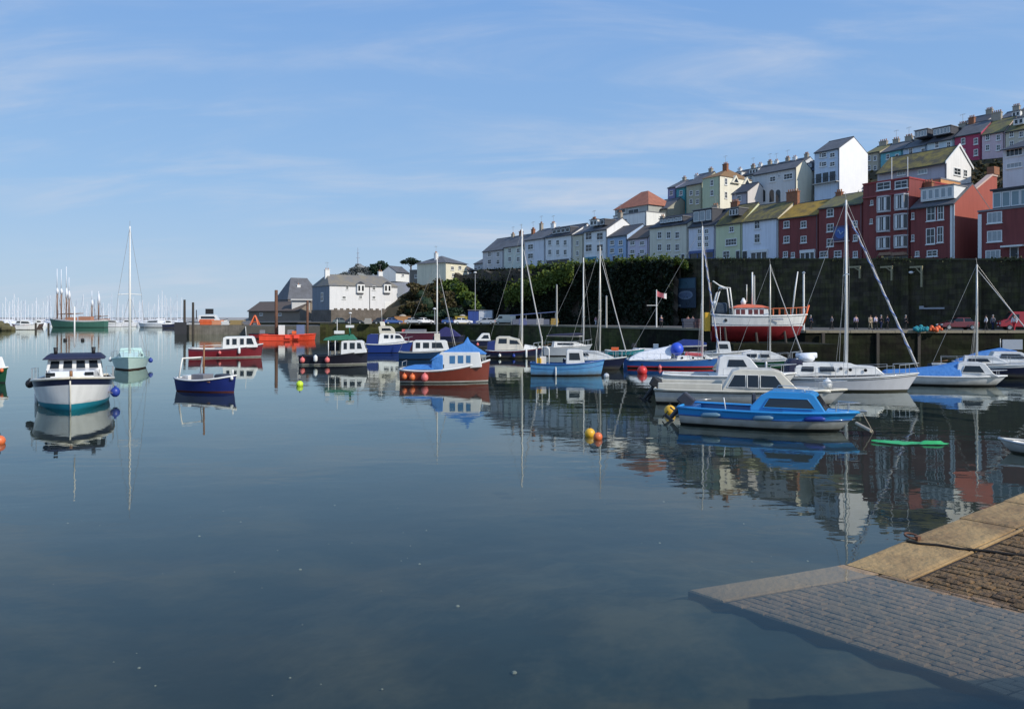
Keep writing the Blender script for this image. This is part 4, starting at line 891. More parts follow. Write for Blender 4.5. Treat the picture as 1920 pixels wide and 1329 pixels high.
tree('umbrella_pine', 'flat topped umbrella pine standing above the stone annex', 770, 512, 228, [(-1.7, 0, 3.2, 1.5, 1.2, .6), (0, 0, 3.9, 1.8, 1.2, .7), (1.7, .2, 3.3, 1.4, 1.2, .55), (.5, 0, 2.9, 1.2, 1, .5)], 3, LEAFP, 12, size=.45, n=260)
GR = 'shrubs covering the mound below the villa'
for i, (px, py, D, s, lm, lab) in enumerate([
    (772, 590, 186, (3.0, 2.4, 3.2), LEAFB, 'low brown scrub bush at left foot of the mound'), (800, 585, 184, (3.2, 2.4, 5.2), LEAFB, 'tall brown scrub bush in the middle of the mound'),
    (832, 588, 184, (3.0, 2.4, 5.6), LEAFB, 'olive brown bush right of the mound middle'), (858, 575, 186, (2.6, 2.4, 5.8), LEAFG, 'bright green bush high on the right of the mound'),
    (880, 578, 184, (2.6, 2.4, 4.0), LEAFG, 'bright green bush on the right slope of the mound'), (901, 588, 182, (2.2, 2, 2.4), LEAFG, 'small green bush at right foot of the mound above the blue shed'),
    (790, 562, 194, (2.8, 2, 3.6), LEAFB, 'brown bush below the stone annex'), (822, 552, 194, (3.2, 2, 3.8), LEAFB, 'dull green brown bush directly under the villa'),
    (757, 594, 190, (2.4, 2, 3.0), LEAFB, 'brown bush against the right end of the white building'), (768, 572, 196, (2.6, 2, 3.0), LEAFB, 'dry brown bush on the slope behind the white building'), (782, 545, 200, (2.6, 2, 2.0), LEAFB, 'low scrub just below the stone annex wall'),
    (848, 545, 194, (3, 2, 3), LEAFG, 'green bush directly under the villa front'), (815, 598, 180, (4.2, 2, 1.8), LEAFP, 'dark low bush behind the parked cars'), (846, 597, 180, (3.2, 2, 2.4), LEAFP, 'dark bush behind the blue parked car')]):
    b = P(px, py, D); o = empty('shrub', b); tag(o, lab, 'shrub', GR); rn = random.Random(40 + i)
    lf = MB()
    for _ in range(7): leafclump(lf, (rn.uniform(-.6, .6) * s[0], rn.uniform(-.5, .5) * s[1], rn.uniform(.25, .75) * s[2]), (s[0] * .5, s[1] * .5, s[2] * .32), 170, .62, .3, rn)
    lf.build('foliage', lm, o)
    MB().tube([(0, 0, -1), (0, 0, s[2] * .5)], [.2, .1], 6).build('stem', BARK, o)
    MB().ball((0, .3, s[2] * .38), s[0] * .62, 10, 6, s[2] * .36 / (s[0] * .62)).build('inner_growth', LEAFP, o)
# ------------------------------------------------------------------ boats
def lag(a, b, c, t): return a * (2 * (t - .5) * (t - 1)) + b * (-4 * t * (t - 1)) + c * (2 * t * (t - .5))
class Boat:
    """hull lofted from stations; x runs from stern to bow, z = 0 is the waterline"""
    def __init__(s, name, label, cat, px, py, head, L, B, fb, draft=.35, rake=.5, sw=.8, wl=.82, z=0.0, group=None, tm=.42, p=2.3, flare=1.0, D=None, tumble=0):
        pos = G(px, py, z) if D is None else Vector(((px - 960) / F * D, D, z))
        s.root = empty(name, pos, R(head)); tag(s.root, label, cat, group)
        s.L, s.B, s.fb, s.dr, s.rk, s.sw, s.wl, s.tm, s.p, s.fl = L, B, fb, draft, rake, sw, wl, tm, p, flare
        s.N = 16; s.hw = None
    def sh(s, t): return lag(*s.fb, t)
    def bw(s, t):
        if t < s.tm: f = s.sw + (1 - s.sw) * math.sin(math.pi / 2 * t / s.tm)
        else: f = 1 - ((t - s.tm) / (1 - s.tm)) ** s.p
        return max(.012, s.B / 2 * f)
    def kd(s, t): return s.dr * (1 - .55 * t ** 4)
    def pt(s, t, z, side=1):
        d, h = s.kd(t), s.sh(t); q = max(0, min(1.15, (z + d) / (h + d))); hw = d / (h + d)
        w_ = s.wl * (1 - .5 * t ** 3)
        if q < hw: f = w_ * (q / hw) ** .6
        else: f = w_ + (1 - w_) * ((q - hw) / (1 - hw)) ** s.fl
        return Vector((s.L * (t - .5) - s.rk * t ** 5 * (1 - q) + .12 * s.rk * (1 - q) * (1 - t) ** 6, side * max(.01, s.bw(t) * f), z))
    def strip(s, name, m, zlo, zhi, rows=2, t0=0.0, t1=1.0, transom=True, parent=None, proud=0.0):
        mb = MB(); n = s.N; ts = [t0 + (t1 - t0) * (i / n) for i in range(n + 1)]
        for sd in (1, -1):
            vs = []
            for t in ts:
                a, b = zlo(t), zhi(t)
                for r in range(rows + 1):
                    v = s.pt(t, a + (b - a) * r / rows, sd); v.y += sd * proud; vs.append(v)
            k = rows + 1
            mb.add(vs, [(i * k + r, (i + 1) * k + r, (i + 1) * k + r + 1, i * k + r + 1) for i in range(n) for r in range(rows)])
        if transom and t0 == 0:
            vs = []
            for r in range(rows + 1):
                z = zlo(0) + (zhi(0) - zlo(0)) * r / rows
                a, b = s.pt(0, z, 1), s.pt(0, z, -1); a.x -= proud; b.x -= proud; a.y += proud; b.y -= proud; vs += [a, b]
            mb.add(vs, [(2 * r, 2 * r + 1, 2 * r + 3, 2 * r + 2) for r in range(rows)])
        if t1 == 1.0:
            vs = []
            for r in range(rows + 1):
                z = zlo(1) + (zhi(1) - zlo(1)) * r / rows; a, b = s.pt(1, z, 1), s.pt(1, z, -1)
                a.y += proud; b.y -= proud; a.x += proud; b.x += proud; vs += [a, b]
            mb.add(vs, [(2 * r, 2 * r + 1, 2 * r + 3, 2 * r + 2) for r in range(rows)])
        return mb.build(name, m, parent or s.root, smooth=True)
    def W(s, z): return lambda t: z
    def Sh(s, dz): return lambda t: s.sh(t) + dz
    def hull(s, m, boot=None, bz=.12, band=None, bandz=.22, stripe=None, sz=(.12, .18)):
        """bottom + boot stripe up to bz, topsides, optional coloured band below the sheer"""
        keel = lambda t: -s.kd(t)
        s.strip('bottom', boot or m, keel, s.W(bz), 4)
        top = s.Sh(0) if not band else s.Sh(-bandz)
        lo = s.W(bz)
        if stripe: s.strip('waterline_stripe', stripe, s.W(bz), s.W(bz + .09), 1); lo = s.W(bz + .09)
        h = s.strip('hull', m, lo, top, 4)
        if band: s.strip('sheer_band', band, s.Sh(-bandz), s.Sh(0), 1)
        return h
    def rail(s, m, r=.035, dz=0.0, t0=0.0, t1=1.0, name='gunwale', transom=True):
        mb = MB(); n = 14; ts = [t0 + (t1 - t0) * i / n for i in range(n + 1)]
        a = [s.pt(t, s.sh(t) + dz, 1) for t in ts]; b = [s.pt(t, s.sh(t) + dz, -1) for t in ts]
        mb.tube(a, r, 6); mb.tube(b, r, 6)
        if transom and t0 == 0: mb.tube([a[0], b[0]], r, 6)
        return mb.build(name, m, s.root, smooth=True)
    def deck(s, m, t0, t1, dz=-.03, z=None, name='deck', camber=.06):
        n = 10; mb = MB(); vs = []
        for i in range(n + 1):
            t = t0 + (t1 - t0) * i / n; zz_ = s.sh(t) + dz if z is None else z
            v = s.pt(t, zz_, 1); y = max(.008, v.y - .015)
            vs += [(v.x, y, zz_), (v.x, 0, zz_ + camber * y / (s.B / 2)), (v.x, -y, zz_)]
        mb.add(vs, [(3 * i + j, 3 * i + 3 + j, 3 * i + 4 + j, 3 * i + 1 + j) for i in range(n) for j in (0, 1)])
        return mb.build(name, m, s.root)
    def bulkhead(s, m, t, zlo, dz=0):
        zt = s.sh(t) + dz; a, b = s.pt(t, zlo, 1), s.pt(t, zt, 1)
        return MB().add([(a.x, a.y - .01, zlo), (b.x, b.y - .01, zt), (b.x, -b.y + .01, zt), (a.x, -a.y + .01, zlo)], [(0, 1, 2, 3)]).build('bulkhead', m, s.root)
    def body(s, name, m, prof, wb, wt, nose=0.0, tail=0.0, parent=None, bevel=.035):
        """cabin, coaming, canopy: outline in x,z with half-width wb at the foot and wt at the top"""
        zs = [z for x, z in prof]; xs = [x for x, z in prof]; z0, z1, x0, x1 = min(zs), max(zs), min(xs), max(xs)
        def hw(x, z):
            q = (x - x0) / max(1e-6, x1 - x0)
            return (wb + (wt - wb) * (z - z0) / max(1e-6, z1 - z0)) * (1 - nose * max(0, (q - .35) / .65) ** 2) * (1 - tail * max(0, (.4 - q) / .4) ** 2)
        n = len(prof); mb = MB()
        vs = [(x, hw(x, z), z) for x, z in prof] + [(x, -hw(x, z), z) for x, z in prof]
        mb.add(vs, [tuple(range(n)), tuple(range(n, 2 * n))[::-1]] + [(i, n + i, n + (i + 1) % n, (i + 1) % n) for i in range(n)])
        o = mb.build(name, m, parent or s.root, bevel=bevel); s.hw = hw; s.prof = prof
        return o
    def side(s, polys, m=GLASSB, name='window', parent=None, hw=None, frame=None, sides=(1, -1)):
        hw = hw or s.hw
        for p in polys:
            for sd in sides:
                o = .014
                f = [(x, sd * (hw(x, z) + o), z) for x, z in p]; b = [(x, sd * (hw(x, z) + .002), z) for x, z in p]
                mb = MB().loft([b, f]); w_ = mb.build(name, m, parent or s.root)
                if frame: MB().tube([Vector(v) for v in f + [f[0], f[1]]], .018, 4).build('window_frame', frame, w_)
    def front(s, xa, za, xb, zb, n=2, m=GLASSB, gap=.06, parent=None, hw=None, name='windscreen', back=False):
        """glass across the sloping face between two points of the outline"""
        hw = hw or s.hw; d = Vector((xb - xa, 0, zb - za)); nr = Vector((d.z, 0, -d.x)).normalized() * (.014 if not back else -.014)
        if nr.x < 0 and not back: nr = -nr
        for i in range(n):
            ps = []
            for q, e in ((.1, 0), (.1, 1), (.9, 1), (.9, 0)):
                x, z = xa + d.x * q, za + d.z * q; w_ = hw(x, z) - .05
                y0 = -w_ + 2 * w_ * i / n + gap / 2; y1 = -w_ + 2 * w_ * (i + 1) / n - gap / 2
                ps.append(Vector((x, y1 if e else y0, z)))
            MB().loft([[p for p in ps], [p + nr for p in ps]]).build(name, m, parent or s.root)
    def box(s, name, m, x, y, z, sx, sy, sz, parent=None, bevel=.02): return MB().box((x, y, z), (sx, sy, sz)).build(name, m, parent or s.root, bevel=bevel)
    def tube(s, name, m, pts, r=.025, parent=None, n=6): return MB().tube(pts, r, n).build(name, m, parent or s.root, smooth=True)
    def mast(s, x, z0, z1, r=.06, m=SPARW, spreader=None, sp_w=.7, name='mast', lean=0.0):
        o = MB().tube([(x, 0, z0), (x + lean * .5, 0, (z0 + z1) / 2), (x + lean, 0, z1)], [r, r, r * .7], 8).build(name, m, s.root, smooth=True)
        if spreader:
            xs = x + lean * (spreader - z0) / (z1 - z0)
            MB().tube([(xs, -sp_w, spreader), (xs, 0, spreader + .06), (xs, sp_w, spreader)], .028, 5).build('spreader', m, o)
        MB().tube([(x + lean, 0, z1), (x + lean - .05, 0, z1 + .4)], .012, 4).build('aerial', WIRE, o)
        return o
    def stays(s, x, zt, bow, stern, ch=None, spreader=None, sp_w=.7, r=.011):
        mb = MB()
        if bow: mb.tube([(x, 0, zt), bow], r, 4)
        if stern: mb.tube([(x, 0, zt), stern], r, 4)
        if ch:
            for sd in (1, -1):
                if spreader: mb.tube([(x, 0, zt - .05), (x, sd * sp_w, spreader), (ch[0], sd * ch[1], ch[2])], r, 4); mb.tube([(x, 0, spreader), (ch[0] - .2, sd * ch[1], ch[2])], r * .8, 4)
                else: mb.tube([(x, 0, zt - .05), (ch[0], sd * ch[1], ch[2])], r, 4)
        mb.build('rigging', WIRE, s.root)
    def furl(s, a, b, r=.07, m=SAILC, strip=None):
        a, b = Vector(a), Vector(b); p = [a + (b - a) * q for q in (0, .04, .3, .7, .95, 1)]
        o = MB().tube(p, [.03, r, r, r * .8, r * .5, .02], 8).build('furled_sail', m, s.root, smooth=True)
        if strip:
            d = (b - a).normalized(); u = d.cross(Vector((0, 1, 0))).normalized(); q = []
            for i in range(60):
                t = .05 + .88 * i / 59; an = i * .9
                q.append(a + (b - a) * t + (u * math.cos(an) + Vector((0, 1, 0)) * math.sin(an)) * (r * (1 - .3 * t) + .002))
            MB().tube(q, .03, 4).build('sunstrip', strip, o)
        return o
    def boom(s, x0, x1, z, cover=None, r=.05, zr=.16):
        o = MB().tube([(x0, 0, z), (x1, 0, z + .05)], r, 6).build('boom', ALU, s.root)
        if cover:
            q = [(x0 + (x1 - x0) * k, 0, z + .1 + zr * (1 - k) * .6) for k in (0, .1, .35, .7, .95, 1)]
            MB().tube(q, [.05, zr, zr * .95, zr * .75, zr * .5, .04], 8).build('sail_cover', cover, o, smooth=True)
        return o
    def pulpit(s, t0=.86, h=.55, m=STEEL, r=.016):
        mb = MB(); ts = [t0, (t0 + 1) / 2, 1.0]
        a = [s.pt(t, s.sh(t), 1) for t in ts]; b = [s.pt(t, s.sh(t), -1) for t in ts]; up = Vector((0, 0, h))
        mb.tube([p + up for p in a[:2]] + [(a[2] + b[2]) / 2 + up] + [p + up for p in b[1::-1]], r, 5)
        for p in a[:2] + b[:2]: mb.tube([p, p + up], r, 5)
        mb.build('pulpit', m, s.root)
    def guard(s, t0, t1, n=5, h=.55, r=.012):
        mb = MB()
        for sd in (1, -1):
            ps = [s.pt(t0 + (t1 - t0) * i / (n - 1), s.sh(t0 + (t1 - t0) * i / (n - 1)), sd) for i in range(n)]
            up = Vector((0, 0, h)); mb.tube([p + up for p in ps], r * .7, 4)
            for p in ps: mb.tube([p, p + up], r, 4)
        mb.build('guard_rail', STEEL, s.root)
    def outboard(s, x, y, z, tilt=0, sc=1.0, m=BLACKR, label=None):
        o = bpy.data.objects.new('outboard_motor', None); COL.objects.link(o); o.parent = s.root; o.location = (x, y, z); o.rotation_euler = (0, R(tilt), 0); o.empty_display_size = .1
        if label: o['label'] = label
        MB().box((-.05, 0, .32), (.46 * sc, .30 * sc, .34 * sc), 0, .78).build('cowling', m, o, bevel=.05)
        MB().tube([(-.08, 0, .18), (-.1, 0, -.55)], [.09 * sc, .06 * sc], 8).box((-.13, 0, -.28), (.36 * sc, .05, .04)).box((-.14, 0, -.62), (.32 * sc, .1, .1)).build('leg', m, o)
        MB().box((-.32, 0, -.62), (.03, .28 * sc, .05)).box((-.32, 0, -.62), (.03, .05, .28 * sc)).build('propeller', DARKAF, o)
        return o
    def portholes(s, spots, r=.09, m=GLASSB, hw=None):
        hw = hw or s.hw
        for x, z in spots:
            for sd in (1, -1):
                c = [(x + r * math.cos(a), sd * (hw(x, z) + .012), z + r * math.sin(a)) for a in [i * math.pi / 5 for i in range(10)]]
                c2 = [(v[0], sd * (hw(x, z) - .01), v[2]) for v in c]; MB().loft([c2, c]).build('porthole', m, s.root)
    def wp(s, x, y, z):                     # boat coordinates -> world
        a = s.root.rotation_euler.z; l_ = s.root.location
        return Vector((l_.x + x * math.cos(a) - y * math.sin(a), l_.y + x * math.sin(a) + y * math.cos(a), l_.z + z))

def fender(boat, t, label, m, r=.16, long=False, side=-1, drop=.3, name='fender', group=None, cat='fender', ln=.5):
    """a fender hung over the side on a lanyard"""
    z = boat.sh(t) - drop; v = boat.pt(t, max(.05, z), side); v.y += side * r
    o = empty(name, boat.wp(v.x, v.y, z)); o.rotation_euler = boat.root.rotation_euler; tag(o, label, cat, group)
    if long: MB().lathe([(.03, ln / 2 + .06), (r * .7, ln / 2), (r, ln / 2 - r * .6), (r, -ln / 2 + r * .6), (r * .7, -ln / 2), (.03, -ln / 2 - .04)], n=10).build('body', m, o, smooth=True)
    else: MB().ball((0, 0, 0), r, 12, 8, 1.12).tube([(0, 0, r), (0, 0, r * 1.35)], r * .25, 6).build('body', m, o, smooth=True)
    top = boat.sh(t) - z
    MB().tube([(0, 0, .1), (0, -side * r * .9, top)], .012, 4).build('lanyard', ROPE, o)
    return o
def buoy(px, py, r, label, m, name='mooring_buoy', group=None, ring=True, sink=.3):
    p = G(px, py, r * (1 - sink) * .3); p.z = 0
    o = empty(name, p); tag(o, label, 'buoy', group)
    MB().ball((0, 0, r * (.5)), r, 16, 10).build('float', m, o, smooth=True)
    if ring: MB().tube([(0, 0, r * 1.4), (0, 0, r * 1.7)], r * .16, 8).tube([(r * .16 * math.cos(a), 0, r * 1.75 + r * .16 * math.sin(a)) for a in [i * math.pi / 5 for i in range(11)]], r * .05, 5).build('eye', BLACKR, o)
    return o
GB_ = 'boats moored in the harbour'
# 1 --- blue cabin boat with outboard, nearest
b = Boat('cabin_boat', 'bright blue and white cabin motorboat with outboard engine, nearest boat to the slipway', 'motorboat', 1440, 799, -27, 5.75, 2.1, (.62, .60, .66), .28, .75, .9, .86, tm=.35, p=3.0, flare=.7)
b.hull(GREYG, DARKAF, .06, SKYB, .27); b.rail(SKYB, .05, -.02); b.rail(BLUEP, .03, -.27, name='rubbing_strake', transom=False)
b.deck(SKYB, .60, 1.0, -.01, camber=.12); b.deck(BLUEP, 0, .60, z=.12, name='cockpit_floor', camber=0); b.bulkhead(SKYB, .6, .12)
for sd in (1, -1): MB().add([b.pt(t, b.sh(t) - .01, sd) - Vector((0, sd * q, 0)) for t in (0, .2, .4, .6) for q in (.01, .2)], [(0, 1, 3, 2), (2, 3, 5, 4), (4, 5, 7, 6)]).build('side_deck', SKYB, b.root)
# cabin
x = lambda px: (px - 1443.5) / 56 * 1.02
pr = [(x(1418), .58), (x(1418) - .0, .72), (x(1437), 1.12), (x(1452), 1.26), (x(1520), 1.24), (x(1528), 1.18), (x(1548), .62), (x(1548), .56)]
b.body('cabin', SKYB, pr, .82, .62, nose=.25)
b.side([[(x(1441), .72), (x(1451), 1.04), (x(1517), 1.04), (x(1530), .72)]], GLASS, frame=SKYB)
b.front(x(1548), .62, x(1529), 1.16, 2, GLASS)
b.box('cabin_door', DARKD, x(1421) - .06, 0, .86, .05, .6, .5)
b.box('seat', WOOD, x(1350), 0, .34, .35, 1.5, .07); b.box('engine_well', BLUEP, -2.62, 0, .42, .4, 1.2, .35)
b.tube('grab_rail', STEEL, [(x(1455), .56, 1.28), (x(1458), .56, 1.36), (x(1510), .56, 1.35), (x(1513), .56, 1.26)], .014); b.tube('grab_rail', STEEL, [(x(1455), -.56, 1.28), (x(1458), -.56, 1.36), (x(1510), -.56, 1.35), (x(1513), -.56, 1.26)], .014)
b.pulpit(.88, .28); b.tube('rod_holder', SPARW, [(x(1375), -.85, .55), (x(1372), -.9, 1.0)], .02); b.tube('steering_arm', STEEL, [(-2.6, .1, .75), (-2.0, .35, .8)], .02)
b.outboard(-2.95, 0, .48, 38, 1.25, mat('dark_grey_cowling', (.05, .05, .06), .4))
b.box('anchor_roller', STEEL, 2.93, 0, .68, .3, .12, .06)
for t, lab in ((.2, 'grey sausage fender nearest the stern of the blue cabin boat'), (.5, 'grey sausage fender amidships on the blue cabin boat'), (.78, 'blue fender near the bow of the blue cabin boat')):
    f = fender(b, t, lab, mat('grey_blue_fender', (.10, .20, .28), .5) if t < .7 else BLUEF, .085, True, -1, .20, ln=.55, group='fenders on the blue cabin boat'); f.rotation_euler = (0, R(86), b.root.rotation_euler.z)
p0 = b.wp(2.95, 0, .6); o = MB().tube([Vector((0, 0, 0)), Vector((.18, -.05, -.35)), Vector((.30, -.1, -.64))], .016, 5).build('bow_rope', ROPE, loc=p0); tag(o, 'mooring rope dropping from the bow of the blue cabin boat', 'rope')
o = MB().tube([G(1606, 793) - G(1620, 800), G(1634, 808) - G(1620, 800)], .055, 8).build('floating_pole', mat('bleached_wood', (.62, .50, .36), .7), loc=G(1620, 800)); tag(o, 'short pale pole floating off the bow of the blue cabin boat', 'pole')
# 2 --- grey cabin cruiser behind it
b = Boat('cabin_cruiser', 'pale grey cabin cruiser with long dark side windows, behind the blue cabin boat', 'motorboat', 1404, 756, -15, 7.9, 2.6, (.62, .62, .70), .4, .9, .9, .84, tm=.35, p=2.6)
x = lambda px: (px - 1409) / 43 * 1.03
b.hull(GREYG, DARKAF, .08, CREAMG, .07); b.rail(CREAMG, .045); b.rail(DARKD, .02, -.09, name='rubbing_strake', transom=False)
b.deck(CREAMG, .5, 1.0); b.deck(DECKG, 0, .5, z=.15, name='cockpit_floor', camber=0)
pr = [(x(1362), .6), (x(1380), 1.42), (x(1392), 1.52), (x(1450), 1.50), (x(1462), 1.42), (x(1490), .72), (x(1545), .66), (x(1545), .58)]
b.body('cabin', CREAMG, pr, 1.0, .8, nose=.5)
b.side([[(x(1371), .76), (x(1383), 1.28), (x(1402), 1.28), (x(1402), .76)], [(x(1405), .76), (x(1405), 1.28), (x(1424), 1.28), (x(1424), .76)], [(x(1427), .76), (x(1427), 1.28), (x(1452), 1.26), (x(1466), .76)]], GLASSB, frame=WHITE)
b.front(x(1490), .72, x(1462), 1.42, 2, GLASSB)
MB().box0(x(1250), x(1362), -1.02, -.9, .6, .9).build('coaming', CREAMG, b.root, bevel=.03); MB().box0(x(1250), x(1362), .9, 1.02, .6, .9).build('coaming', CREAMG, b.root, bevel=.03)
b.outboard(-4.05, .35, .5, 20, 1.2); b.outboard(-4.05, -.35, .5, 35, 1.2)
b.pulpit(.85, .35); f_ = fender(b, .9, 'white ball fender on the foredeck of the grey cabin cruiser', WHITEF, .2, False, -1, -.2)
f_.location = b.wp(3.15, -.2, .92)
o = buoy(1250, 770, .22, 'amber mooring buoy at the stern of the blue cabin boat', YEL2); o.location = G(1256, 775)
# 3 --- taller white cruiser behind
b = Boat('motor_cruiser', 'white motor cruiser with tall wheelhouse behind the pale grey cruiser', 'motorboat', 1366, 731, -12, 6.6, 2.4, (.80, .78, .92), .4, .8, .9, .84, tm=.38)
x = lambda px: (px - 1366) / 37 * 1.02
b.hull(WHITE, DARKAF, .08); b.rail(WHITE, .05); b.deck(WHITE, .35, 1); b.deck(DECKG, 0, .35, z=.3, name='cockpit_floor', camber=0)
pr = [(x(1344), .75), (x(1348), 1.7), (x(1355), 1.8), (x(1396), 1.78), (x(1402), 1.7), (x(1418), 1.15), (x(1458), 1.02), (x(1466), .8)]
b.body('cabin', WHITE, pr, .95, .75, nose=.4)
b.side([[(x(1362), 1.25), (x(1365), 1.6), (x(1390), 1.6), (x(1397), 1.25)]], GLASSB); b.front(x(1418), 1.15, x(1402), 1.7, 2)
b.side([[(x(1425), .9), (x(1425), 1.0), (x(1440), .98), (x(1440), .9)]], GLASSB)
b.pulpit(.8, .45); b.guard(.45, .8, 4, .4)
# 5 --- white bilge keel yacht
def yacht(name, label, px, py, head, L, B, fb, hullm, boot, mast_x, mast_top, roof, band=None, bandz=.1, furl=None, fstrip=None, fr=.07, spreader=None, boomz=None, cover=None, wins=(), ports=(), hood=None, mastm=SPARW, mr=.065, draft=.5, rake=.7, stays=True, deckm=WHITE, D=None, sw=.7, pul=True, group=None, cabm=WHITE, stripe=None):
    b = Boat(name, label, 'sailing boat', px, py, head, L, B, fb, draft, rake, sw, .84, tm=.4, p=2.2, D=D, group=group)
    b.hull(hullm, boot, .09, band, bandz, stripe); b.rail(WHITE if band is None else band, .03)
    b.deck(deckm, .32, 1); b.deck(DECKG, 0, .32, z=fb[1] * .4, name='cockpit_floor', camber=0)
    b.bulkhead(WHITE, .32, fb[1] * .4)
    b.body('coachroof', cabm, roof, B * .36, B * .28, nose=.45)
    hw = b.hw
    if wins: b.side(wins, GLASSB)
    if ports: b.portholes(ports, .085)
    z0 = max(z for x_, z in roof) - .05
    b.mast(mast_x, z0 if roof[0][0] < mast_x < roof[-1][0] else fb[1], mast_top, mr, mastm, spreader, B * .3)
    bowp = b.pt(.985, b.sh(1) + .05, 1); bowp.y = 0; sp = b.pt(0, b.sh(0), 1)
    if stays: b.stays(mast_x, mast_top, bowp, (sp.x, 0, b.sh(0)), (mast_x - .15, B * .45, fb[1]), spreader, B * .3)
    if furl: b.furl(bowp + Vector((0, 0, .25)), Vector((mast_x, 0, mast_top - furl)), fr, SAILC, fstrip)
    if boomz: b.boom(mast_x - .1, -L * .42, boomz, cover)
    if hood: b.body('sprayhood', hood[0], hood[1], B * .34, B * .27, bevel=.06)
    if pul: b.pulpit(.84, .5)
    b.guard(.08, .8, 6, .5)
    b.box('rudder', hullm, -L / 2 - .12, 0, .15, .3, .05, fb[0] * 1.6)
    b.tube('tiller', WOOD, [(-L / 2 + .05, 0, fb[0] + .1), (-L / 2 + .9, 0, fb[0] + .25)], .02)
    return b
x = lambda px: (px - 1599) / 36.5 * 1.03
b = yacht('sailing_yacht', 'white sailing yacht with white coachroof and blue striped furled sail', 1592, 731, -12, 6.6, 2.4, (.66, .70, .92), mat('pearl_grey_hull', (.60, .61, .64), .3, .08, 1.5, coat=.3, streak=.12), NAVY, x(1594), 9.75, [(x(1500), .7), (x(1503), 1.25), (x(1516), 1.42), (x(1598), 1.40), (x(1608), 1.28), (x(1640), 1.24), (x(1656), .85)], band=WHITE, bandz=.10, furl=.5, fstrip=SAILB, fr=.052, spreader=5.9, wins=[[(x(1512), .98), (x(1514), 1.22), (x(1534), 1.22), (x(1534), .98)], [(x(1544), .98), (x(1544), 1.22), (x(1568), 1.22), (x(1570), .98)]], ports=[(x(1580), 1.14), (x(1596), 1.08), (x(1622), 1.06)], hood=(NAVYT, [(x(1488), .72), (x(1492), 1.45), (x(1498), 1.58), (x(1511), 1.55), (x(1517), 1.40), (x(1520), .72)]))
b.rail(DARKD, .018, -.11, name='rubbing_strake', transom=False)
o = MB().ball((0, 0, 0), .42, 12, 8, .55).tube([(-.5, .1, .12), (.5, -.1, .16)], .14, 8).build('folded_sail', WTARP, loc=b.wp(x(1524), -.25, 1.62), smooth=True); tag(o, 'bundle of folded white sail on the yacht coachroof beside the sprayhood', 'sail')
# 6 --- blue covered boat
b = Boat('covered_boat', 'white motorboat under a long blue cover with small white cabin forward', 'motorboat', 1768, 721, -22, 6.1, 2.2, (.52, .50, .58), .3, .7, .9, .86, tm=.38, p=2.6)
x = lambda px: (px - 1768) / 33.3 * 1.03
b.hull(WHITE, DARKAF, .08); b.rail(WHITE, .045); b.deck(WHITE, .5, 1); b.deck(DECKG, 0, .5, z=.15, name='cockpit_floor', camber=0)
b.body('cabin', WHITE, [(x(1785), .5), (x(1789), 1.22), (x(1797), 1.30), (x(1826), 1.28), (x(1831), 1.22), (x(1843), .72), (x(1853), .52)], .8, .66, nose=.35)
b.side([[(x(1794), .74), (x(1799), 1.12), (x(1822), 1.12), (x(1829), .74)]], GLASSB, frame=WHITE); b.front(x(1843), .72, x(1831), 1.22, 2)
b.body('boat_cover', BTARP, [(x(1668), .50), (x(1674), .72), (x(1710), .80), (x(1760), 1.02), (x(1793), 1.32), (x(1794), .52)], 1.04, .38, bevel=.08)
b.pulpit(.86, .3)
# 7 --- yacht at right edge and a blue tented boat behind it
x = lambda px: (px - 1850) / 30
b = yacht('sailing_yacht', 'navy hulled sailing yacht with white deck at the right edge', 1856, 706, -28, 6.4, 2.3, (.72, .74, .95), NAVY, DARKAF, x(1829), 7.1, [(x(1805), .75), (x(1808), 1.3), (x(1858), 1.3), (x(1880), .9)], band=WHITE, bandz=.16, furl=.3, fr=.035, spreader=4.5, wins=[[(x(1814), .95), (x(1814), 1.15), (x(1845), 1.15), (x(1850), .95)]], mastm=ALU)
b = Boat('covered_boat', 'open boat under a ridged blue tent cover beside the quay, right of the yachts', 'motorboat', 1868, 692, -22, 5.4, 2.0, (.5, .48, .6), .3, .5, .85, .85, D=56)
b.hull(NAVY, DARKAF, .08, WHITE, .15); b.rail(WHITE, .04); b.deck(DECKG, 0, 1, -.05)
b.body('boat_cover', BTARP, [(-2.6, .48), (-2.5, .6), (-1.0, 1.25), (.25, 1.55), (1.2, 1.35), (2.2, .66), (2.3, .5)], .95, .12, nose=.5, bevel=.05); b.tube('ridge_pole', ALU, [(.25, 0, 1.4), (.25, 0, 2.2)], .025)
b = Boat('motor_cruiser', 'white fast cruiser half cut off by the right edge of the picture', 'motorboat', 1925, 690, -24, 6.2, 2.3, (.85, .85, 1.0), .3, .7, .9, .85, D=50)
b.hull(WHITE, NAVY, .2); b.rail(WHITE, .05); b.deck(WHITE, 0, 1); b.body('cabin', WHITE, [(-2.2, .8), (-1.9, 1.5), (-.4, 1.5), (.5, 1.0), (1.2, .9)], .9, .7, nose=.4); b.side([[(-1.6, 1.1), (-1.5, 1.38), (-.5, 1.38), (-.1, 1.1)]]); b.front(.5, 1.0, -.4, 1.5)
# dinghy right foreground edge
b = Boat('dinghy', 'small white rowing dinghy cut off by the right edge near the slipway', 'dinghy', 1962, 852, 150, 2.2, 1.1, (.30, .26, .36), .15, .35, .8, .85)
b.hull(WHITE, NAVY, .05); b.rail(GREYG, .035); b.deck(DECKG, 0, .96, z=.06, name='floor', camber=0); b.box('thwart', WOOD, 0, 0, .26, .22, 1.02, .035); b.box('thwart', WOOD, -.85, 0, .26, .22, .95, .035)
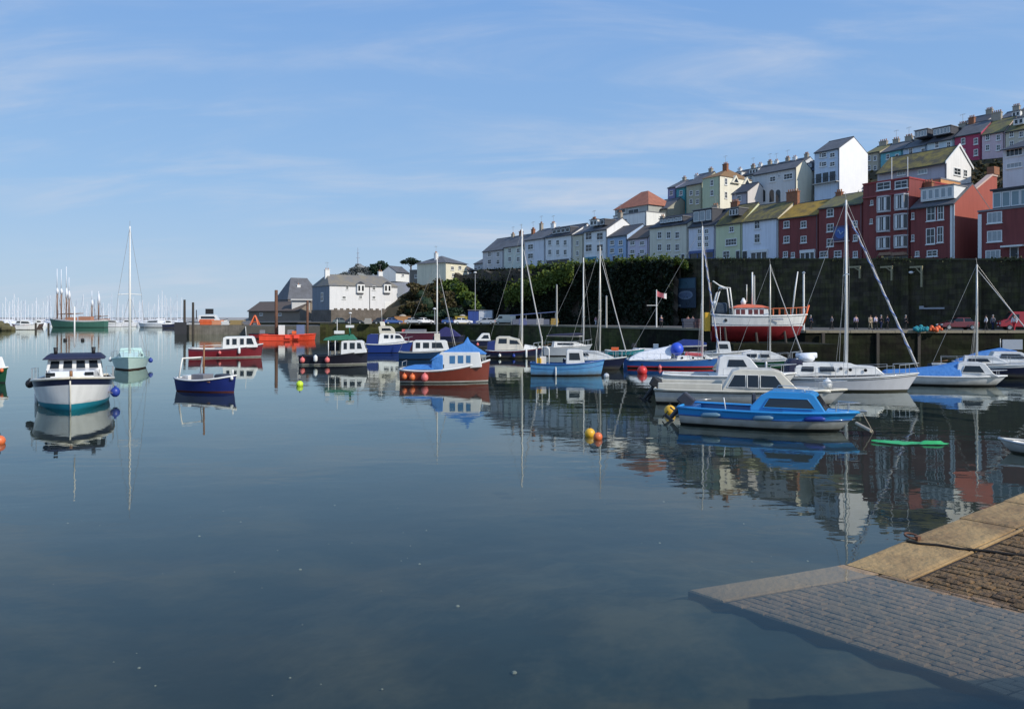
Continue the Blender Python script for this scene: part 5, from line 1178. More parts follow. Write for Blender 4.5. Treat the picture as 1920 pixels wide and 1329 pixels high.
# green tarpaulin afloat
mb = MB(); pts = []
c = G(1706, 831); rn = random.Random(5)
for j in range(7):
    for i in range(19):
        u_, v_ = i / 18, j / 6; w_ = .28 * (math.sin(math.pi * u_) ** .6) * (.7 + .3 * math.sin(7 * u_))
        xx = -1.06 + 2.12 * u_; yy = (v_ - .5) * 2 * w_ * 1.6 - .22 * math.sin(2.2 * u_) + .1
        pts.append((xx, yy, .02 + .05 * max(0, math.sin(5 * u_ + 2 * v_)) * math.sin(math.pi * v_) + rn.uniform(0, .02) + (.07 if .62 < u_ < .9 and 1 < j < 5 else 0)))
mb.add(pts, [(j * 19 + i, j * 19 + i + 1, (j + 1) * 19 + i + 1, (j + 1) * 19 + i) for j in range(6) for i in range(18)])
tag(mb.build('floating_tarpaulin', mat('bright_green_sheet', (.04, .42, .13), .5, .3, 4, bump=.3, bscale=6), loc=(c.x, c.y, 0), rz=R(-6), smooth=True), 'crumpled bright green sheet floating near the slipway', 'tarpaulin')
# two buoys mid water
GBU = 'mooring buoys in the open water'
buoy(1106, 815, .165, 'amber buoy floating left of its orange twin in mid water', YEL2, group=GBU); buoy(1121, 821, .14, 'orange buoy floating right of the amber one in mid water', ORB, group=GBU)
buoy(1204, 698, .34, 'big red buoy in front of the white tented sailing boat', REDB, group=GBU); buoy(562, 722, .19, 'yellow green buoy left of the dark workboat with green canopy', YELB, group=GBU); buoy(-1, 829, .16, 'orange buoy at the left edge of the water', ORB, group=GBU)
buoy(1137, 706, .17, 'pale buoy at the bow of the light blue fishing boat', WHITEF, group=GBU); buoy(1172, 684, .16, 'small white buoy beside the dark bow of the navy yacht', WHITEF, group=GBU)
# 3 --- blue yacht with white tent
x = lambda px: (px - 1262) / 25.4 * 1.03
b = yacht('sailing_yacht', 'blue sailing yacht with a white tent over its stern and a big blue ball', 1262, 690, -12, 6.7, 2.3, (.66, .62, .85), mat('yacht_blue', (.03, .13, .40), .3, .15, 2, coat=.3), DARKAF, x(1314), 10.4, [(x(1268), .62), (x(1270), .95), (x(1320), 1.0), (x(1332), .7)], band=WHITE, bandz=.08, furl=1.0, fstrip=SAILB, fr=.06, spreader=6.0, ports=[(x(1278), .8), (x(1297), .8), (x(1316), .8)], stripe=REDB, pul=True)
b.body('stern_tent', WTARP, [(x(1182), .55), (x(1186), .8), (x(1200), 1.12), (x(1255), 1.62), (x(1262), 1.6), (x(1258), .7)], 1.05, .3, bevel=.08)
b.body('red_dodger', mat('red_canvas', (.45, .07, .08), .8), [(x(1282), .92), (x(1284), 1.2), (x(1312), 1.1), (x(1314), .92)], .6, .5)
o = MB().ball((0, 0, 0), .48, 14, 9, 1.0).build('ball_fender', BLUEBALL, loc=b.wp(x(1269), -.55, 1.42), smooth=True); tag(o, 'big bright blue ball fender on the tented blue yacht', 'fender')
fender(b, .36, 'small pink fender at the waterline of the tented blue yacht', PINKF, .14, False, -1, .5)
# boats in a second line behind it
b = Boat('fishing_boat', 'white fishing boat with small wheelhouse behind the tented blue yacht', 'fishing boat', 1345, 676, -12, 5.6, 2.1, (.7, .66, .95), .3, .5, .85, .84)
b.hull(WHITE, DARKAF, .1, GREYG, .18); b.rail(WHITE, .04); b.deck(DECKG, .45, 1); b.deck(DECKG, 0, .45, z=.2, name='cockpit_floor', camber=0)
b.body('wheelhouse', WHITE, [(-.1, .6), (-.05, 1.6), (.0, 1.66), (.95, 1.66), (1.0, 1.6), (1.15, .65)], .68, .62); b.side([[(.1, 1.05), (.1, 1.45), (.82, 1.45), (.9, 1.05)]]); b.front(1.12, .85, 1.0, 1.6, 2)
b.tube('radio_aerial', SPARW, [(.3, .3, 1.66), (.25, .3, 2.9)], .014)
b = yacht('sailing_yacht', 'dark green sailing yacht with cream coachroof and bare slim mast', 1441, 691, -14, 4.7, 1.95, (.62, .58, .80), GREENH, DARKAF, .12, 7.6, [(-1.9, .6), (-1.85, 1.15), (-1.2, 1.32), (.1, 1.28), (.9, .95), (1.3, .75)], band=WHITE, bandz=.05, furl=.2, fr=.035, spreader=None, wins=[[(-1.55, .85), (-1.55, 1.08), (-.85, 1.1), (-.85, .85)], [(-.65, .85), (-.65, 1.1), (.0, 1.08), (.05, .85)]], mastm=ALU, mr=.05)
fender(b, .45, 'white sausage fender nearer the stern of the green yacht', WHITEF, .08, True, -1, .3, group='fenders on the green yacht'); fender(b, .75, 'white sausage fender nearer the bow of the green yacht', WHITEF, .08, True, -1, .3, group='fenders on the green yacht')
b = Boat('inflatable_boat', 'grey inflatable boat with outboard lying behind the white tent', 'inflatable', 1226, 664, -8, 4.0, 1.8, (.5, .46, .62), .2, .4, .9, .9); b.hull(mat('inflatable_grey', (.52, .54, .56), .5), DARKAF, .05); b.rail(mat('inflatable_grey', (.52, .54, .56)), .2, -.05); b.deck(DECKG, 0, .95, z=.2, name='floor', camber=0); b.box('console', WHITE, .2, 0, .65, .5, .6, .8); b.outboard(-2.0, 0, .55, 10, 1.2); b.side([])
b = Boat('open_boat', 'small turquoise open boat between the white tent and the navy yacht', 'open boat', 1172, 666, -10, 3.9, 1.7, (.5, .46, .7), .2, .4, .85, .85); b.hull(mat('turquoise_hull', (.03, .24, .28), .4), DARKAF, .06); b.rail(WHITE, .04); b.deck(DECKG, 0, .96, z=.15, name='floor', camber=0); b.box('thwart', WOOD, 0, 0, .4, .25, 1.5, .04); b.box('engine_box', ORANGE, -1.0, 0, .5, .7, .8, .55)
b = Boat('covered_boat', 'small boat under a dark blue cover behind the blue ball', 'motorboat', 1298, 658, -10, 5.0, 1.9, (.6, .55, .8), .3, .4, .85, .85); b.hull(NAVY, DARKAF, .06, WHITE, .1); b.rail(WHITE, .04); b.deck(DECKG, 0, 1); b.body('boat_cover', ROYAL, [(-2.3, .55), (-2.2, .75), (-1, 1.3), (.6, 1.25), (1.9, .8), (2.0, .7)], .85, .15, nose=.4, bevel=.05)
# 10 --- light blue fishing boat
b = Boat('fishing_boat', 'light blue fishing boat with stern gantry and small white wheelhouse', 'fishing boat', 1064, 703, -3, 4.75, 1.95, (.80, .74, .98), .3, .25, .86, .84, tm=.4, p=2.6)
x = lambda px: (px - 1065) / 29 * 1.02
b.hull(LTBLUE, DARKAF, .07); b.rail(BLUEP, .045); b.rail(BLUEP, .02, -.3, name='rubbing_strake', transom=False); b.deck(DECKG, .55, 1, -.05); b.deck(DECKG, 0, .55, z=.3, name='cockpit_floor', camber=0)
b.body('wheelhouse', WHITE, [(x(1062), .7), (x(1063), 1.62), (x(1066), 1.68), (x(1090), 1.66), (x(1092), 1.6), (x(1096), .8)], .6, .55); b.side([[(x(1068), 1.0), (x(1068), 1.46), (x(1086), 1.46), (x(1088), 1.0)]]); b.front(x(1095.5), .95, x(1092), 1.58, 2); b.front(x(1062), .9, x(1063), 1.5, 1, GLASSB, back=True)
b.tube('gantry', SPARW, [(x(1008), -.8, .7), (x(1008), -.8, 1.7), (x(1014), -.7, 1.84), (x(1014), .7, 1.84), (x(1008), .8, 1.7), (x(1008), .8, .7)], .04); b.tube('gantry', SPARW, [(x(1031), -.8, .7), (x(1031), -.8, 1.7), (x(1027), -.7, 1.82), (x(1027), .7, 1.82), (x(1031), .8, 1.7), (x(1031), .8, .7)], .04)
b.box('pot_hauler', YEL2, x(1012), -.2, .85, .35, .35, .5); b.box('fish_bin', WHITE, x(1020), .2, .95, .4, .5, .5); b.tube('deck_post', ALU, [(x(1018), .2, .6), (x(1018), .2, 2.5)], .03)
fender(b, .34, 'thin white rope fender over the side of the light blue fishing boat', WHITEF, .05, True, -1, .45, ln=.5)
# 11 --- navy yacht behind
x = lambda px: (px - 1118) / 26.8 * 1.05
b = yacht('sailing_yacht', 'black hulled yacht with white deck, bow just right of the light blue boat', 1118, 692, -16, 4.4, 2.0, (.74, .72, .92), NAVY, DARKAF, x(1125), 8.85, [(x(1080), .7), (x(1083), 1.35), (x(1118), 1.32), (x(1148), .9), (x(1152), .74)], band=WHITE, bandz=.06, furl=.6, fr=.035, spreader=4.2, wins=[[(x(1088), 1.0), (x(1088), 1.2), (x(1104), 1.2), (x(1108), 1.0)]], mastm=ALU, mr=.055)
x = lambda px: (px - 1062) / 20.1
b = yacht('sailing_yacht', 'pale grey yacht with navy sail cover on its boom, behind the light blue boat', 1064, 667, 6, 4.9, 2.1, (.9, .85, 1.1), mat('yacht_grey', (.36, .40, .44), .4), DARKAF, x(1094), 9.6, [(x(1032), .85), (x(1034), 1.4), (x(1078), 1.35), (x(1100), 1.0)], furl=None, spreader=3.8, boomz=1.9, cover=NAVYT, wins=[[(x(1040), 1.1), (x(1040), 1.28), (x(1070), 1.26), (x(1074), 1.1)]], mastm=SPARW, mr=.07)
# 13 --- motor sailer
x = lambda px: (px - 968) / 20 * 1.04
b = Boat('motor_sailer', 'dark hulled motor sailer with cream wheelhouse and tall pale mast', 'sailing boat', 965, 671, -4, 5.2, 2.2, (.72, .70, 1.0), .5, .5, .8, .84)
b.hull(NAVY, DARKAF, .08, MAROON, .12); b.rail(WHITE, .04); b.deck(WHITE, .3, 1); b.deck(DECKG, 0, .3, z=.3, name='cockpit_floor', camber=0)
b.body('wheelhouse', CREAMG, [(x(932), .7), (x(936), 1.9), (x(940), 2.0), (x(958), 2.0), (x(962), 1.92), (x(976), 1.75), (x(984), .95), (x(984), .8)], .75, .62); b.side([[(x(940), 1.35), (x(941), 1.8), (x(955), 1.8), (x(955), 1.35)], [(x(960), 1.3), (x(960), 1.7), (x(973), 1.62), (x(978), 1.3)]]); b.front(x(983), 1.0, x(976), 1.7, 2)
b.body('foredeck_cabin', WHITE, [(x(984), .8), (x(986), 1.25), (x(1004), 1.1), (x(1012), .9)], .55, .4, nose=.4)
b.body('stern_canopy', ROYAL, [(x(920), .72), (x(921), 1.5), (x(934), 1.6), (x(934), .72)], .8, .7)
b.mast(x(981), .9, 11.9, .095, SPARW, 5.2, .8); b.stays(x(981), 11.8, (b.L / 2 - .05, 0, 1.0), (-b.L / 2, 0, .75), (x(978), .95, .75), 5.2, .8); b.furl((x(1018), 0, 1.3), (x(984), 0, 10.0), .06); b.pulpit(.84, .5)
fender(b, .25, 'white ball fender on the stern quarter of the motor sailer', WHITEF, .13, False, -1, .4, group='fenders on the motor sailer'); fender(b, .5, 'blue fender amidships on the motor sailer', BLUEF, .14, False, -1, .45, group='fenders on the motor sailer'); fender(b, .72, 'long white fender toward the bow of the motor sailer', WHITEF, .1, True, -1, .35, ln=.7, group='fenders on the motor sailer')
b = Boat('cabin_boat', 'small dark cabin boat with slanted white wheelhouse left of the motor sailer', 'motorboat', 906, 652, 4, 3.6, 1.7, (.9, .85, 1.0), .3, .4, .85, .85); b.hull(NAVY, DARKAF, .06); b.rail(DARKD, .04); b.deck(DECKG, 0, 1); b.body('cabin', WHITE, [(-.9, .9), (-.2, 1.75), (.0, 1.82), (.75, 1.8), (.9, .9)], .62, .5); b.side([[(-.3, 1.15), (.1, 1.6), (.6, 1.6), (.7, 1.15)]]); b.front(.9, 1.0, .75, 1.75); fender(b, .3, 'pink fender on the small dark cabin boat', PINKF, .16, False, -1, .4)
# 15 --- red-brown fishing boat under blue sheet
b = Boat('fishing_boat', 'red brown wooden fishing boat with blue sheet tented over its cabin', 'fishing boat', 836, 716, -1, 5.1, 2.2, (.78, .76, 1.28), .4, .12, .84, .85, tm=.42, p=2.4)
x = lambda px: (px - 839) / 32.4 * 1.02
b.hull(BROWNR, DARKAF, .03, WHITE, .07, WHITE); b.rail(WHITE, .05); b.deck(DECKG, .42, 1, -.04); b.deck(DECKG, 0, .42, z=.35, name='cockpit_floor', camber=0)
b.body('wheelhouse', WHITE, [(x(826), .7), (x(827), 1.55), (x(832), 1.75), (x(902), 1.75), (x(906), 1.0), (x(906), .9)], .72, .66)
b.side([[(x(848), 1.1), (x(848), 1.55), (x(858), 1.55), (x(858), 1.1)], [(x(863), 1.12), (x(863), 1.56), (x(873), 1.56), (x(873), 1.12)], [(x(878), 1.14), (x(878), 1.56), (x(886), 1.56), (x(886), 1.14)]], mat('blue_tinted_glass', (.05, .16, .32), .15)); b.front(x(905.5), 1.1, x(902), 1.68, 2)
b.side([[(x(824) + .1, .85), (x(824) + .1, 1.05), (x(838), 1.05), (x(838), .85)]], GLASSB)
cv = b.body('blue_sheet', BTARP, [(x(812), 1.25), (x(826), 1.62), (x(850), 1.98), (x(872), 2.25), (x(879), 2.62), (x(884), 2.28), (x(898), 1.95), (x(914), 1.62), (x(902), 1.62), (x(872), 1.72), (x(840), 1.66)], .88, .06, bevel=.04)
b.body('blue_sheet', BTARP, [(x(814), .72), (x(816), 1.3), (x(832), 1.6), (x(836), 1.6), (x(836), .74)], .80, .70, bevel=.05)
b.body('stern_cover', BTARP, [(x(760), .76), (x(764), .86), (x(780), .98), (x(818), 1.0), (x(820), .76)], .92, .55, tail=.12, bevel=.06)
b.pulpit(.9, .25); b.tube('stern_rail', STEEL, [(x(762), -.8, .8), (x(763), -.8, 1.2), (x(763), .8, 1.2), (x(762), .8, .8)], .02)
for t, r_, lab, m_ in ((.06, .15, 'leftmost orange ball fender at the stern of the red brown fishing boat', ORB), (.15, .17, 'middle orange ball fender near the stern of the red brown fishing boat', ORB), (.29, .21, 'largest pink orange ball fender amidships on the red brown fishing boat', PINKF)):
    fender(b, t, lab, m_, r_, False, -1, .36, group='ball fenders on the red brown fishing boat')
# 16 --- navy workboat with green canopy
b = Boat('workboat', 'navy workboat with white wheelhouse and green canopy frame', 'fishing boat', 627, 683, 7, 5.3, 2.2, (.72, .74, 1.15), .4, .12, .85, .86, tm=.42, p=2.5)
x = lambda px: (px - 627) / 23.4 * 1.02
b.hull(mat('near_black_paint', (.012, .012, .022), .3, .2, 2, coat=.3), DARKAF, .02, None, stripe=WHITE); b.rail(DARKD, .045); b.deck(DECKG, .4, 1, -.05); b.deck(DECKG, 0, .42, z=.3, name='cockpit_floor', camber=0)
b.body('wheelhouse', WHITE, [(x(640), .8), (x(641), 1.85), (x(646), 1.92), (x(676), 1.90), (x(680), 1.8), (x(686), 1.05), (x(686), .95)], .74, .66)
b.side([[(x(645), 1.22), (x(645), 1.74), (x(651), 1.74), (x(651), 1.22)], [(x(656), 1.24), (x(656), 1.74), (x(665), 1.74), (x(665), 1.24)], [(x(669), 1.26), (x(669), 1.74), (x(675), 1.72), (x(678), 1.26)]]); b.front(x(685.6), 1.12, x(680), 1.76, 3)
b.body('canopy', GTARP, [(x(608), 1.92), (x(612), 2.12), (x(628), 2.3), (x(660), 2.4), (x(668), 1.96)], .75, .45, bevel=.05)
for q in (x(618), x(630)): 
    for sd in (-.68, .68): b.tube('canopy_post', WHITE, [(q, sd, .7), (q, sd, 1.92)], .04)
b.box('side_screen', GLASSB, x(625), .6, 1.4, .9, .03, .7); b.tube('goalpost', GTARP, [(x(655), -.5, 2.3), (x(655), -.5, 2.9), (x(655), .5, 2.9), (x(655), .5, 2.3)], .05); b.box('radar', WHITE, x(655), 0, 3.02, .6, .9, .2); b.tube('signal_mast', SPARW, [(x(632), 0, 2.3), (x(632), 0, 3.6)], .025); b.box('life_raft', WHITE, x(636), .0, 2.55, .8, .4, .25)
for t, lab in ((.06, 'faded red fender at the stern of the navy workboat'), (.42, 'faded red fender amidships on the navy workboat')): fender(b, t, lab, PINKF, .2, False, -1, .3, group='fenders on the navy workboat')
fender(b, .25, 'white bucket shaped fender on the navy workboat', WHITEF, .16, True, -1, .15, ln=.45, group='fenders on the navy workboat')
# 17 --- white motor cruiser, blue hull, flybridge
b = Boat('motor_cruiser', 'blue hulled motor cruiser with white flybridge cabin and blue stern canvas', 'motorboat', 730, 661, 8, 5.0, 2.3, (.95, .92, 1.2), .4, .5, .88, .84, tm=.4)
x = lambda px: (px - 731) / 17.2 * 1.03
b.hull(mat('cruiser_blue', (.015, .04, .20), .3, .15, 2, coat=.3), DARKAF, .05); b.rail(WHITE, .06); b.deck(WHITE, 0, 1)
b.body('cabin', WHITE, [(x(712), .95), (x(714), 1.95), (x(718), 2.05), (x(748), 2.0), (x(754), 1.7), (x(758), 1.25), (x(768), 1.15)], .85, .68, nose=.3); b.side([[(x(722), 1.55), (x(722), 1.9), (x(730), 1.9), (x(730), 1.55)], [(x(734), 1.55), (x(734), 1.9), (x(738), 1.9), (x(738), 1.55)], [(x(742), 1.55), (x(742), 1.88), (x(750), 1.84), (x(753), 1.55)]]); b.front(x(757), 1.3, x(753), 1.75, 2)
b.body('flybridge', CREAMG, [(x(714), 2.0), (x(712), 2.75), (x(716), 2.85), (x(734), 2.8), (x(740), 2.5), (x(742), 2.0)], .6, .66); b.side([[(x(718), 2.35), (x(718), 2.6), (x(732), 2.6), (x(735), 2.35)]])
b.body('radar_arch', CREAMG, [(x(716), 2.85), (x(714), 3.3), (x(722), 3.3), (x(724), 2.85)], .5, .4); b.tube('aerial', SPARW, [(x(718), .2, 3.2), (x(717), .2, 4.8)], .02)
b.body('stern_canvas', ROYAL, [(x(691), .95), (x(693), 1.85), (x(698), 2.0), (x(712), 2.0), (x(712), .95)], .85, .75); b.pulpit(.82, .5)
# 18 --- dark blue wheelhouse boat with mast
b = Boat('workboat', 'dark blue boat with long white wheelhouse, half hidden by the blue sheeted boat', 'fishing boat', 800, 673, 4, 4.9, 2.1, (.66, .64, .9), .4, .25, .85, .85)
x = lambda px: (px - 803) / 20.6 * 1.02
b.hull(mat('teal_navy', (.012, .04, .10), .3, .2, 2), DARKAF, .06); b.rail(DECKG, .045); b.deck(DECKG, .3, 1); b.deck(DECKG, 0, .3, z=.25, name='cockpit_floor', camber=0)
b.body('wheelhouse', WHITE, [(x(778), .65), (x(779), 1.62), (x(783), 1.7), (x(836), 1.7), (x(840), 1.6), (x(844), .8)], .72, .64); b.side([[(x(784), 1.0), (x(784), 1.5), (x(792), 1.5), (x(792), 1.0)], [(x(797), 1.0), (x(797), 1.5), (x(808), 1.5), (x(808), 1.0)], [(x(813), 1.0), (x(813), 1.5), (x(830), 1.5), (x(834), 1.0)]]); b.front(x(843), 1.0, x(840), 1.55)
b.mast(x(822), 1.7, 9.0, .06, SPARW); b.stays(x(822), 8.9, (b.L / 2, 0, .95), (-b.L / 2, 0, .7), (x(820), .8, .7)); b.box('mast_step', CREAMG, x(822), 0, 2.0, .5, .5, .6); b.furl((x(855), 0, 1.2), (x(826), 0, 7.6), .03)
# 19 --- maroon passenger boat
b = Boat('passenger_boat', 'maroon launch with white wheelhouse and white waterline stripe', 'fishing boat', 425, 670, 16, 6.5, 2.2, (.90, .86, 1.25), .4, .2, .85, .86, tm=.42, p=2.5)
x = lambda px: (px - 425) / 20 * 1.05
b.hull(MAROON, DARKAF, .02, mat('dusky_maroon', (.10, .03, .05), .4), .2, WHITE); b.rail(WHITE, .05); b.deck(DECKG, .45, 1, -.05); b.deck(DECKG, 0, .45, z=.35, name='cockpit_floor', camber=0)
b.body('wheelhouse', WHITE, [(x(419), .85), (x(420), 1.85), (x(424), 1.95), (x(468), 2.0), (x(472), 1.9), (x(478), 1.1), (x(478), .95)], .76, .66); b.side([[(x(425), 1.2), (x(425), 1.75), (x(431), 1.75), (x(431), 1.2)], [(x(435), 1.2), (x(435), 1.77), (x(443), 1.77), (x(443), 1.2)], [(x(448), 1.2), (x(448), 1.78), (x(455), 1.78), (x(455), 1.2)], [(x(459), 1.22), (x(459), 1.8), (x(468), 1.8), (x(472), 1.22)]], frame=WHITE); b.front(x(477.5), 1.15, x(472), 1.85, 2)
b.tube('radio_aerial', SPARW, [(x(458), 0, 2.0), (x(457), 0, 2.9)], .03); b.tube('side_rail', WHITE, [(x(366), -.9, 1.0), (x(390), -.95, 1.15), (x(418), -.95, 1.2)], .025)
fender(b, .68, 'white fender on the maroon launch below the wheelhouse', WHITEF, .12, True, -1, .3, ln=.5, group='fenders on the maroon launch'); fender(b, .42, 'pale pink fender amidships on the maroon launch', PINKF, .14, False, -1, .35, group='fenders on the maroon launch'); buoy(367, 661, .2, 'white buoy at the stern of the maroon launch', WHITEF, group=GBU)
# 20 --- royal blue launch
b = Boat('open_launch', 'royal blue open launch with white gunwale and white stern gantry', 'open boat', 394, 733, -22, 3.3, 1.75, (.66, .60, .84), .3, .15, .84, .82, tm=.4, p=2.3)
b.hull(ROYAL, mat('rust_red_antifouling', (.12, .03, .02), .6), .05); b.rail(WHITE, .05); b.deck(DECKG, .72, 1, -.06); b.deck(DECKG, 0, .72, z=.2, name='floor', camber=0); b.bulkhead(BLUEP, .72, .2)
b.tube('gantry', SPARW, [(-1.35, -.72, .6), (-1.25, -.7, 1.2), (-1.15, -.66, 1.66), (-1.15, .66, 1.66), (-1.25, .7, 1.2), (-1.35, .72, .6)], .045)
b.tube('wooden_spar', WOOD, [(-.95, .55, .6), (-.95, .58, 2.3)], .045)
b.box('engine_box', mat('grey_box', (.20, .20, .22), .6), -.5, 0, .55, .8, .7, .6); b.box('fish_bin', WHITE, -1.1, -.3, .55, .4, .5, .5); b.box('thwart', WOOD, .5, 0, .52, .25, 1.45, .05); b.box('net_heap', mat('dark_net', (.04, .05, .07), .95, .4, 9), .62, .2, .72, .55, .7, .3, bevel=.1); b.tube('bow_post', SPARW, [(1.45, 0, .8), (1.45, 0, 1.12)], .04)
fender(b, .97, 'small white fender at the bow of the royal blue launch', WHITEF, .08, False, -1, .12)
# 21 --- white boat bow on
b = Boat('cabin_boat', 'white motor launch facing the viewer with navy band and navy wheelhouse canopy', 'motorboat', 139, 759, -63, 6.4, 3.05, (1.0, 1.05, 1.32), .5, .35, .86, .9, tm=.5, p=3.4, flare=.8, D=33.6)
b.hull(WHITE, TEAL, .24, NAVY, .28); b.rail(CREAMG, .06); b.deck(CREAMG, .3, 1, -.02); b.deck(DECKG, 0, .3, z=.4, name='cockpit_floor', camber=0)
b.body('coachroof', WHITE, [(-.2, 1.05), (-.1, 1.52), (1.4, 1.48), (1.75, 1.2)], 1.1, .92, nose=.25); b.portholes([(.7, 1.36)], .13)
for y_ in (-.78, .62): b.box('fore_hatch_window', GLASSB, 1.62, y_, 1.34, .04, .34, .2)
b.body('wheelhouse', WHITE, [(-1.7, 1.05), (-1.65, 1.86), (-.25, 1.88), (-.1, 1.44), (-.1, 1.05)], 1.12, 1.0); b.side([[(-1.4, 1.48), (-1.4, 1.8), (-.5, 1.8), (-.4, 1.48)]]); b.front(-.1, 1.45, -.25, 1.87, 4, gap=.16)
b.body('canopy', NAVYT, [(-2.3, 1.88), (-2.3, 2.0), (-1.8, 2.12), (-.3, 2.1), (.1, 1.98), (.12, 1.9)], 1.22, 1.0, bevel=.06); b.tube('signal_mast', SPARW, [(-.4, 0, 2.4), (-.4, 0, 4.2)], .03)
for y_ in (-.75, .72): b.tube('deck_light', BLACKR, [(-.9, y_, 2.05), (-.9, y_, 2.4)], [.06, .09])
b.guard(.25, .8, 5, .5); b.tube('samson_post', WOOD, [(2.5, 0, 1.3), (2.5, 0, 1.55)], .06); b.tube('stem_band', CREAMG, [b.pt(1, z_, 1) * 1 + Vector((.012, -.01, 0)) for z_ in (.0, .4, .8, 1.2)], .03)
f = fender(b, .55, 'blue ball fender on the sunlit side of the white motor launch', BLUEF, .2, False, 1, .62); fender(b, .45, 'dark tyre fender on the shaded side of the white motor launch', BLACKR, .17, False, -1, .15); fender(b, .35, 'slim white fender on the shaded side of the white motor launch', WHITEF, .08, True, -1, .7, ln=.7)
p0 = b.wp(2.3, .75, 1.25); p1 = b.wp(.8, 1.48, .45); o = MB().tube([Vector((0, 0, 0)), (p1 - p0) * .5 + Vector((0, 0, -.22)), p1 - p0], .016, 5).build('fender_rope', ROPE, loc=p0); tag(o, 'loop of rope hanging along the bow of the white motor launch', 'rope')
# 22 --- mint yacht bow on
b = yacht('sailing_yacht', 'pale mint sailing yacht facing the viewer with a tall thin mast, at left', 244, 692, -66, 6.0, 2.55, (.72, .74, .95), MINT, BRNAF, .45, 10.4, [(-1.2, .75), (-1.15, 1.15), (.4, 1.15), (1.3, .9), (1.5, .8)], band=mat('mint_deck', (.50, .72, .66), .4), bandz=.08, spreader=5.4, wins=[[(-.9, .9), (-.9, 1.05), (-.2, 1.05), (-.2, .9)]], mastm=SPARW, mr=.075, D=57, deckm=mat('mint_deck', (.50, .72, .66)), cabm=MINT)
b.body('cockpit_hood', mat('mint_hood', (.42, .60, .56), .7), [(-2.0, .8), (-1.9, 1.35), (-1.3, 1.45), (-1.1, 1.15), (-1.1, .8)], .9, .7)
fender(b, .45, 'dark blue fender on the right side of the mint yacht', BLUEF, .16, False, 1, .2); fender(b, .3, 'white fender on the left side of the mint yacht', WHITEF, .15, False, -1, .1)
# 23 --- green boat cut by the left edge
b = Boat('fishing_boat', 'green hulled boat with white rail cut off by the left edge', 'fishing boat', -28, 716, -20, 3.6, 1.6, (.7, .66, .9), .3, .2, .85, .85); b.hull(GREENH, DARKAF, .06); b.rail(WHITE, .05); b.deck(DECKG, 0, 1, -.06); b.body('cuddy', WHITE, [(.0, .7), (.1, 1.5), (.8, 1.45), (1.0, .8)], .55, .45); fender(b, .96, 'orange fender on the bow of the green boat at left edge', ORB, .1, False, -1, .15)
# 24 --- red work barge with spud legs
b = Boat('work_barge', 'bright red orange steel work barge with two tall spud legs', 'barge', 540, 638, 14, 8.9, 4.0, (.95, .9, 1.05), .4, .2, .95, .95, tm=.6, p=5, D=128)
b.hull(REDO, DARKAF, .03); b.rail(REDO, .09); b.deck(mat('barge_deck', (.35, .08, .05), .8), 0, 1, -.1)
b.box('deckhouse', WHITE, -1.0, .2, 1.7, 1.0, 1.2, 1.6); b.box('winch', mat('winch_blue', (.12, .16, .28), .6), 2.0, .1, 1.75, 1.3, 1.1, 1.6); b.box('engine_housing', mat('grey_box', (.2, .2, .22)), .6, .6, 1.3, 1.4, 1.2, .8); b.box('life_raft', ORANGE, 1.0, -.8, 1.3, .7, .6, .5)
b.tube('spud_leg', RUST, [(-1.9, .6, -2), (-1.9, .6, 8.3)], .26, n=8); b.tube('spud_leg', RUST, [(3.1, .4, -2), (3.1, .4, 6.6)], .2, n=8)
for q in (2.4, 3.8): b.box('tyre', mat('bright_red_fender', (.85, .07, .04), .6), q - 2.4, -1.98, .6, .9, .2, .5)
b = Boat('barge', 'low dark red flat barge moored left of the red work barge', 'barge', 498, 634, 6, 5.2, 2.6, (.9, .9, .95), .3, .1, .95, .95, tm=.6, p=5, D=137); b.hull(REDAF, DARKAF, .2); b.rail(DARKD, .07); b.deck(DECKG, 0, 1, -.1); b.box('winch', mat('grey_box', (.2, .2, .22)), -.6, .2, 1.2, .8, .7, .7)
# 25 --- red and white trawler standing on the ledge
b = Boat('trawler', 'red and white trawler standing dry on the ledge with orange wheelhouse roof', 'fishing boat', 1422, 0, -8, 9.0, 3.1, (1.3, 1.15, 1.30), 1.35, .7, .8, .88, z=2.72, tm=.42, p=2.4, D=74.5, flare=.8)
x = lambda px: (px - 1424) / 19.2
b.strip('bottom', REDAF, lambda t: -b.kd(t), b.W(.2), 5); b.strip('hull', WHITE, b.W(.2), b.Sh(0), 4); b.rail(WHITE, .08); b.rail(mat('grey_line', (.3, .32, .36), .5), .03, -.85, name='rubbing_strake')
b.deck(DECKG, 0, 1, -.25)
b.body('wheelhouse', WHITE, [(x(1378), .9), (x(1378), 1.85), (x(1384), 1.95), (x(1430), 1.95), (x(1438), 1.8), (x(1440), .95)], 1.05, .95); b.side([[(x(a), 1.32), (x(a), 1.78), (x(a) + .38, 1.78), (x(a) + .38, 1.32)] for a in (1381, 1390, 1403, 1413, 1423)], mat('brown_glass', (.12, .03, .025), .2)); b.front(x(1440), 1.3, x(1438), 1.78, 3)
b.body('wheelhouse_roof', mat('orange_roof_paint', (.60, .14, .07), .5), [(x(1374), 1.93), (x(1384), 2.2), (x(1402), 2.3), (x(1428), 2.18), (x(1442), 1.95)], 1.12, .7)
b.tube('radar_dome', WHITE, [(x(1397), 0, 2.2), (x(1397), 0, 2.55), (x(1397), 0, 2.9)], [.22, .28, .08]); b.tube('aft_mast', SPARW, [(x(1414), .3, 2.1), (x(1414), .3, 5.4)], .075); b.tube('signal_pole', ALU, [(x(1403), 0, 2.5), (x(1403), 0, 4.2)], .05)
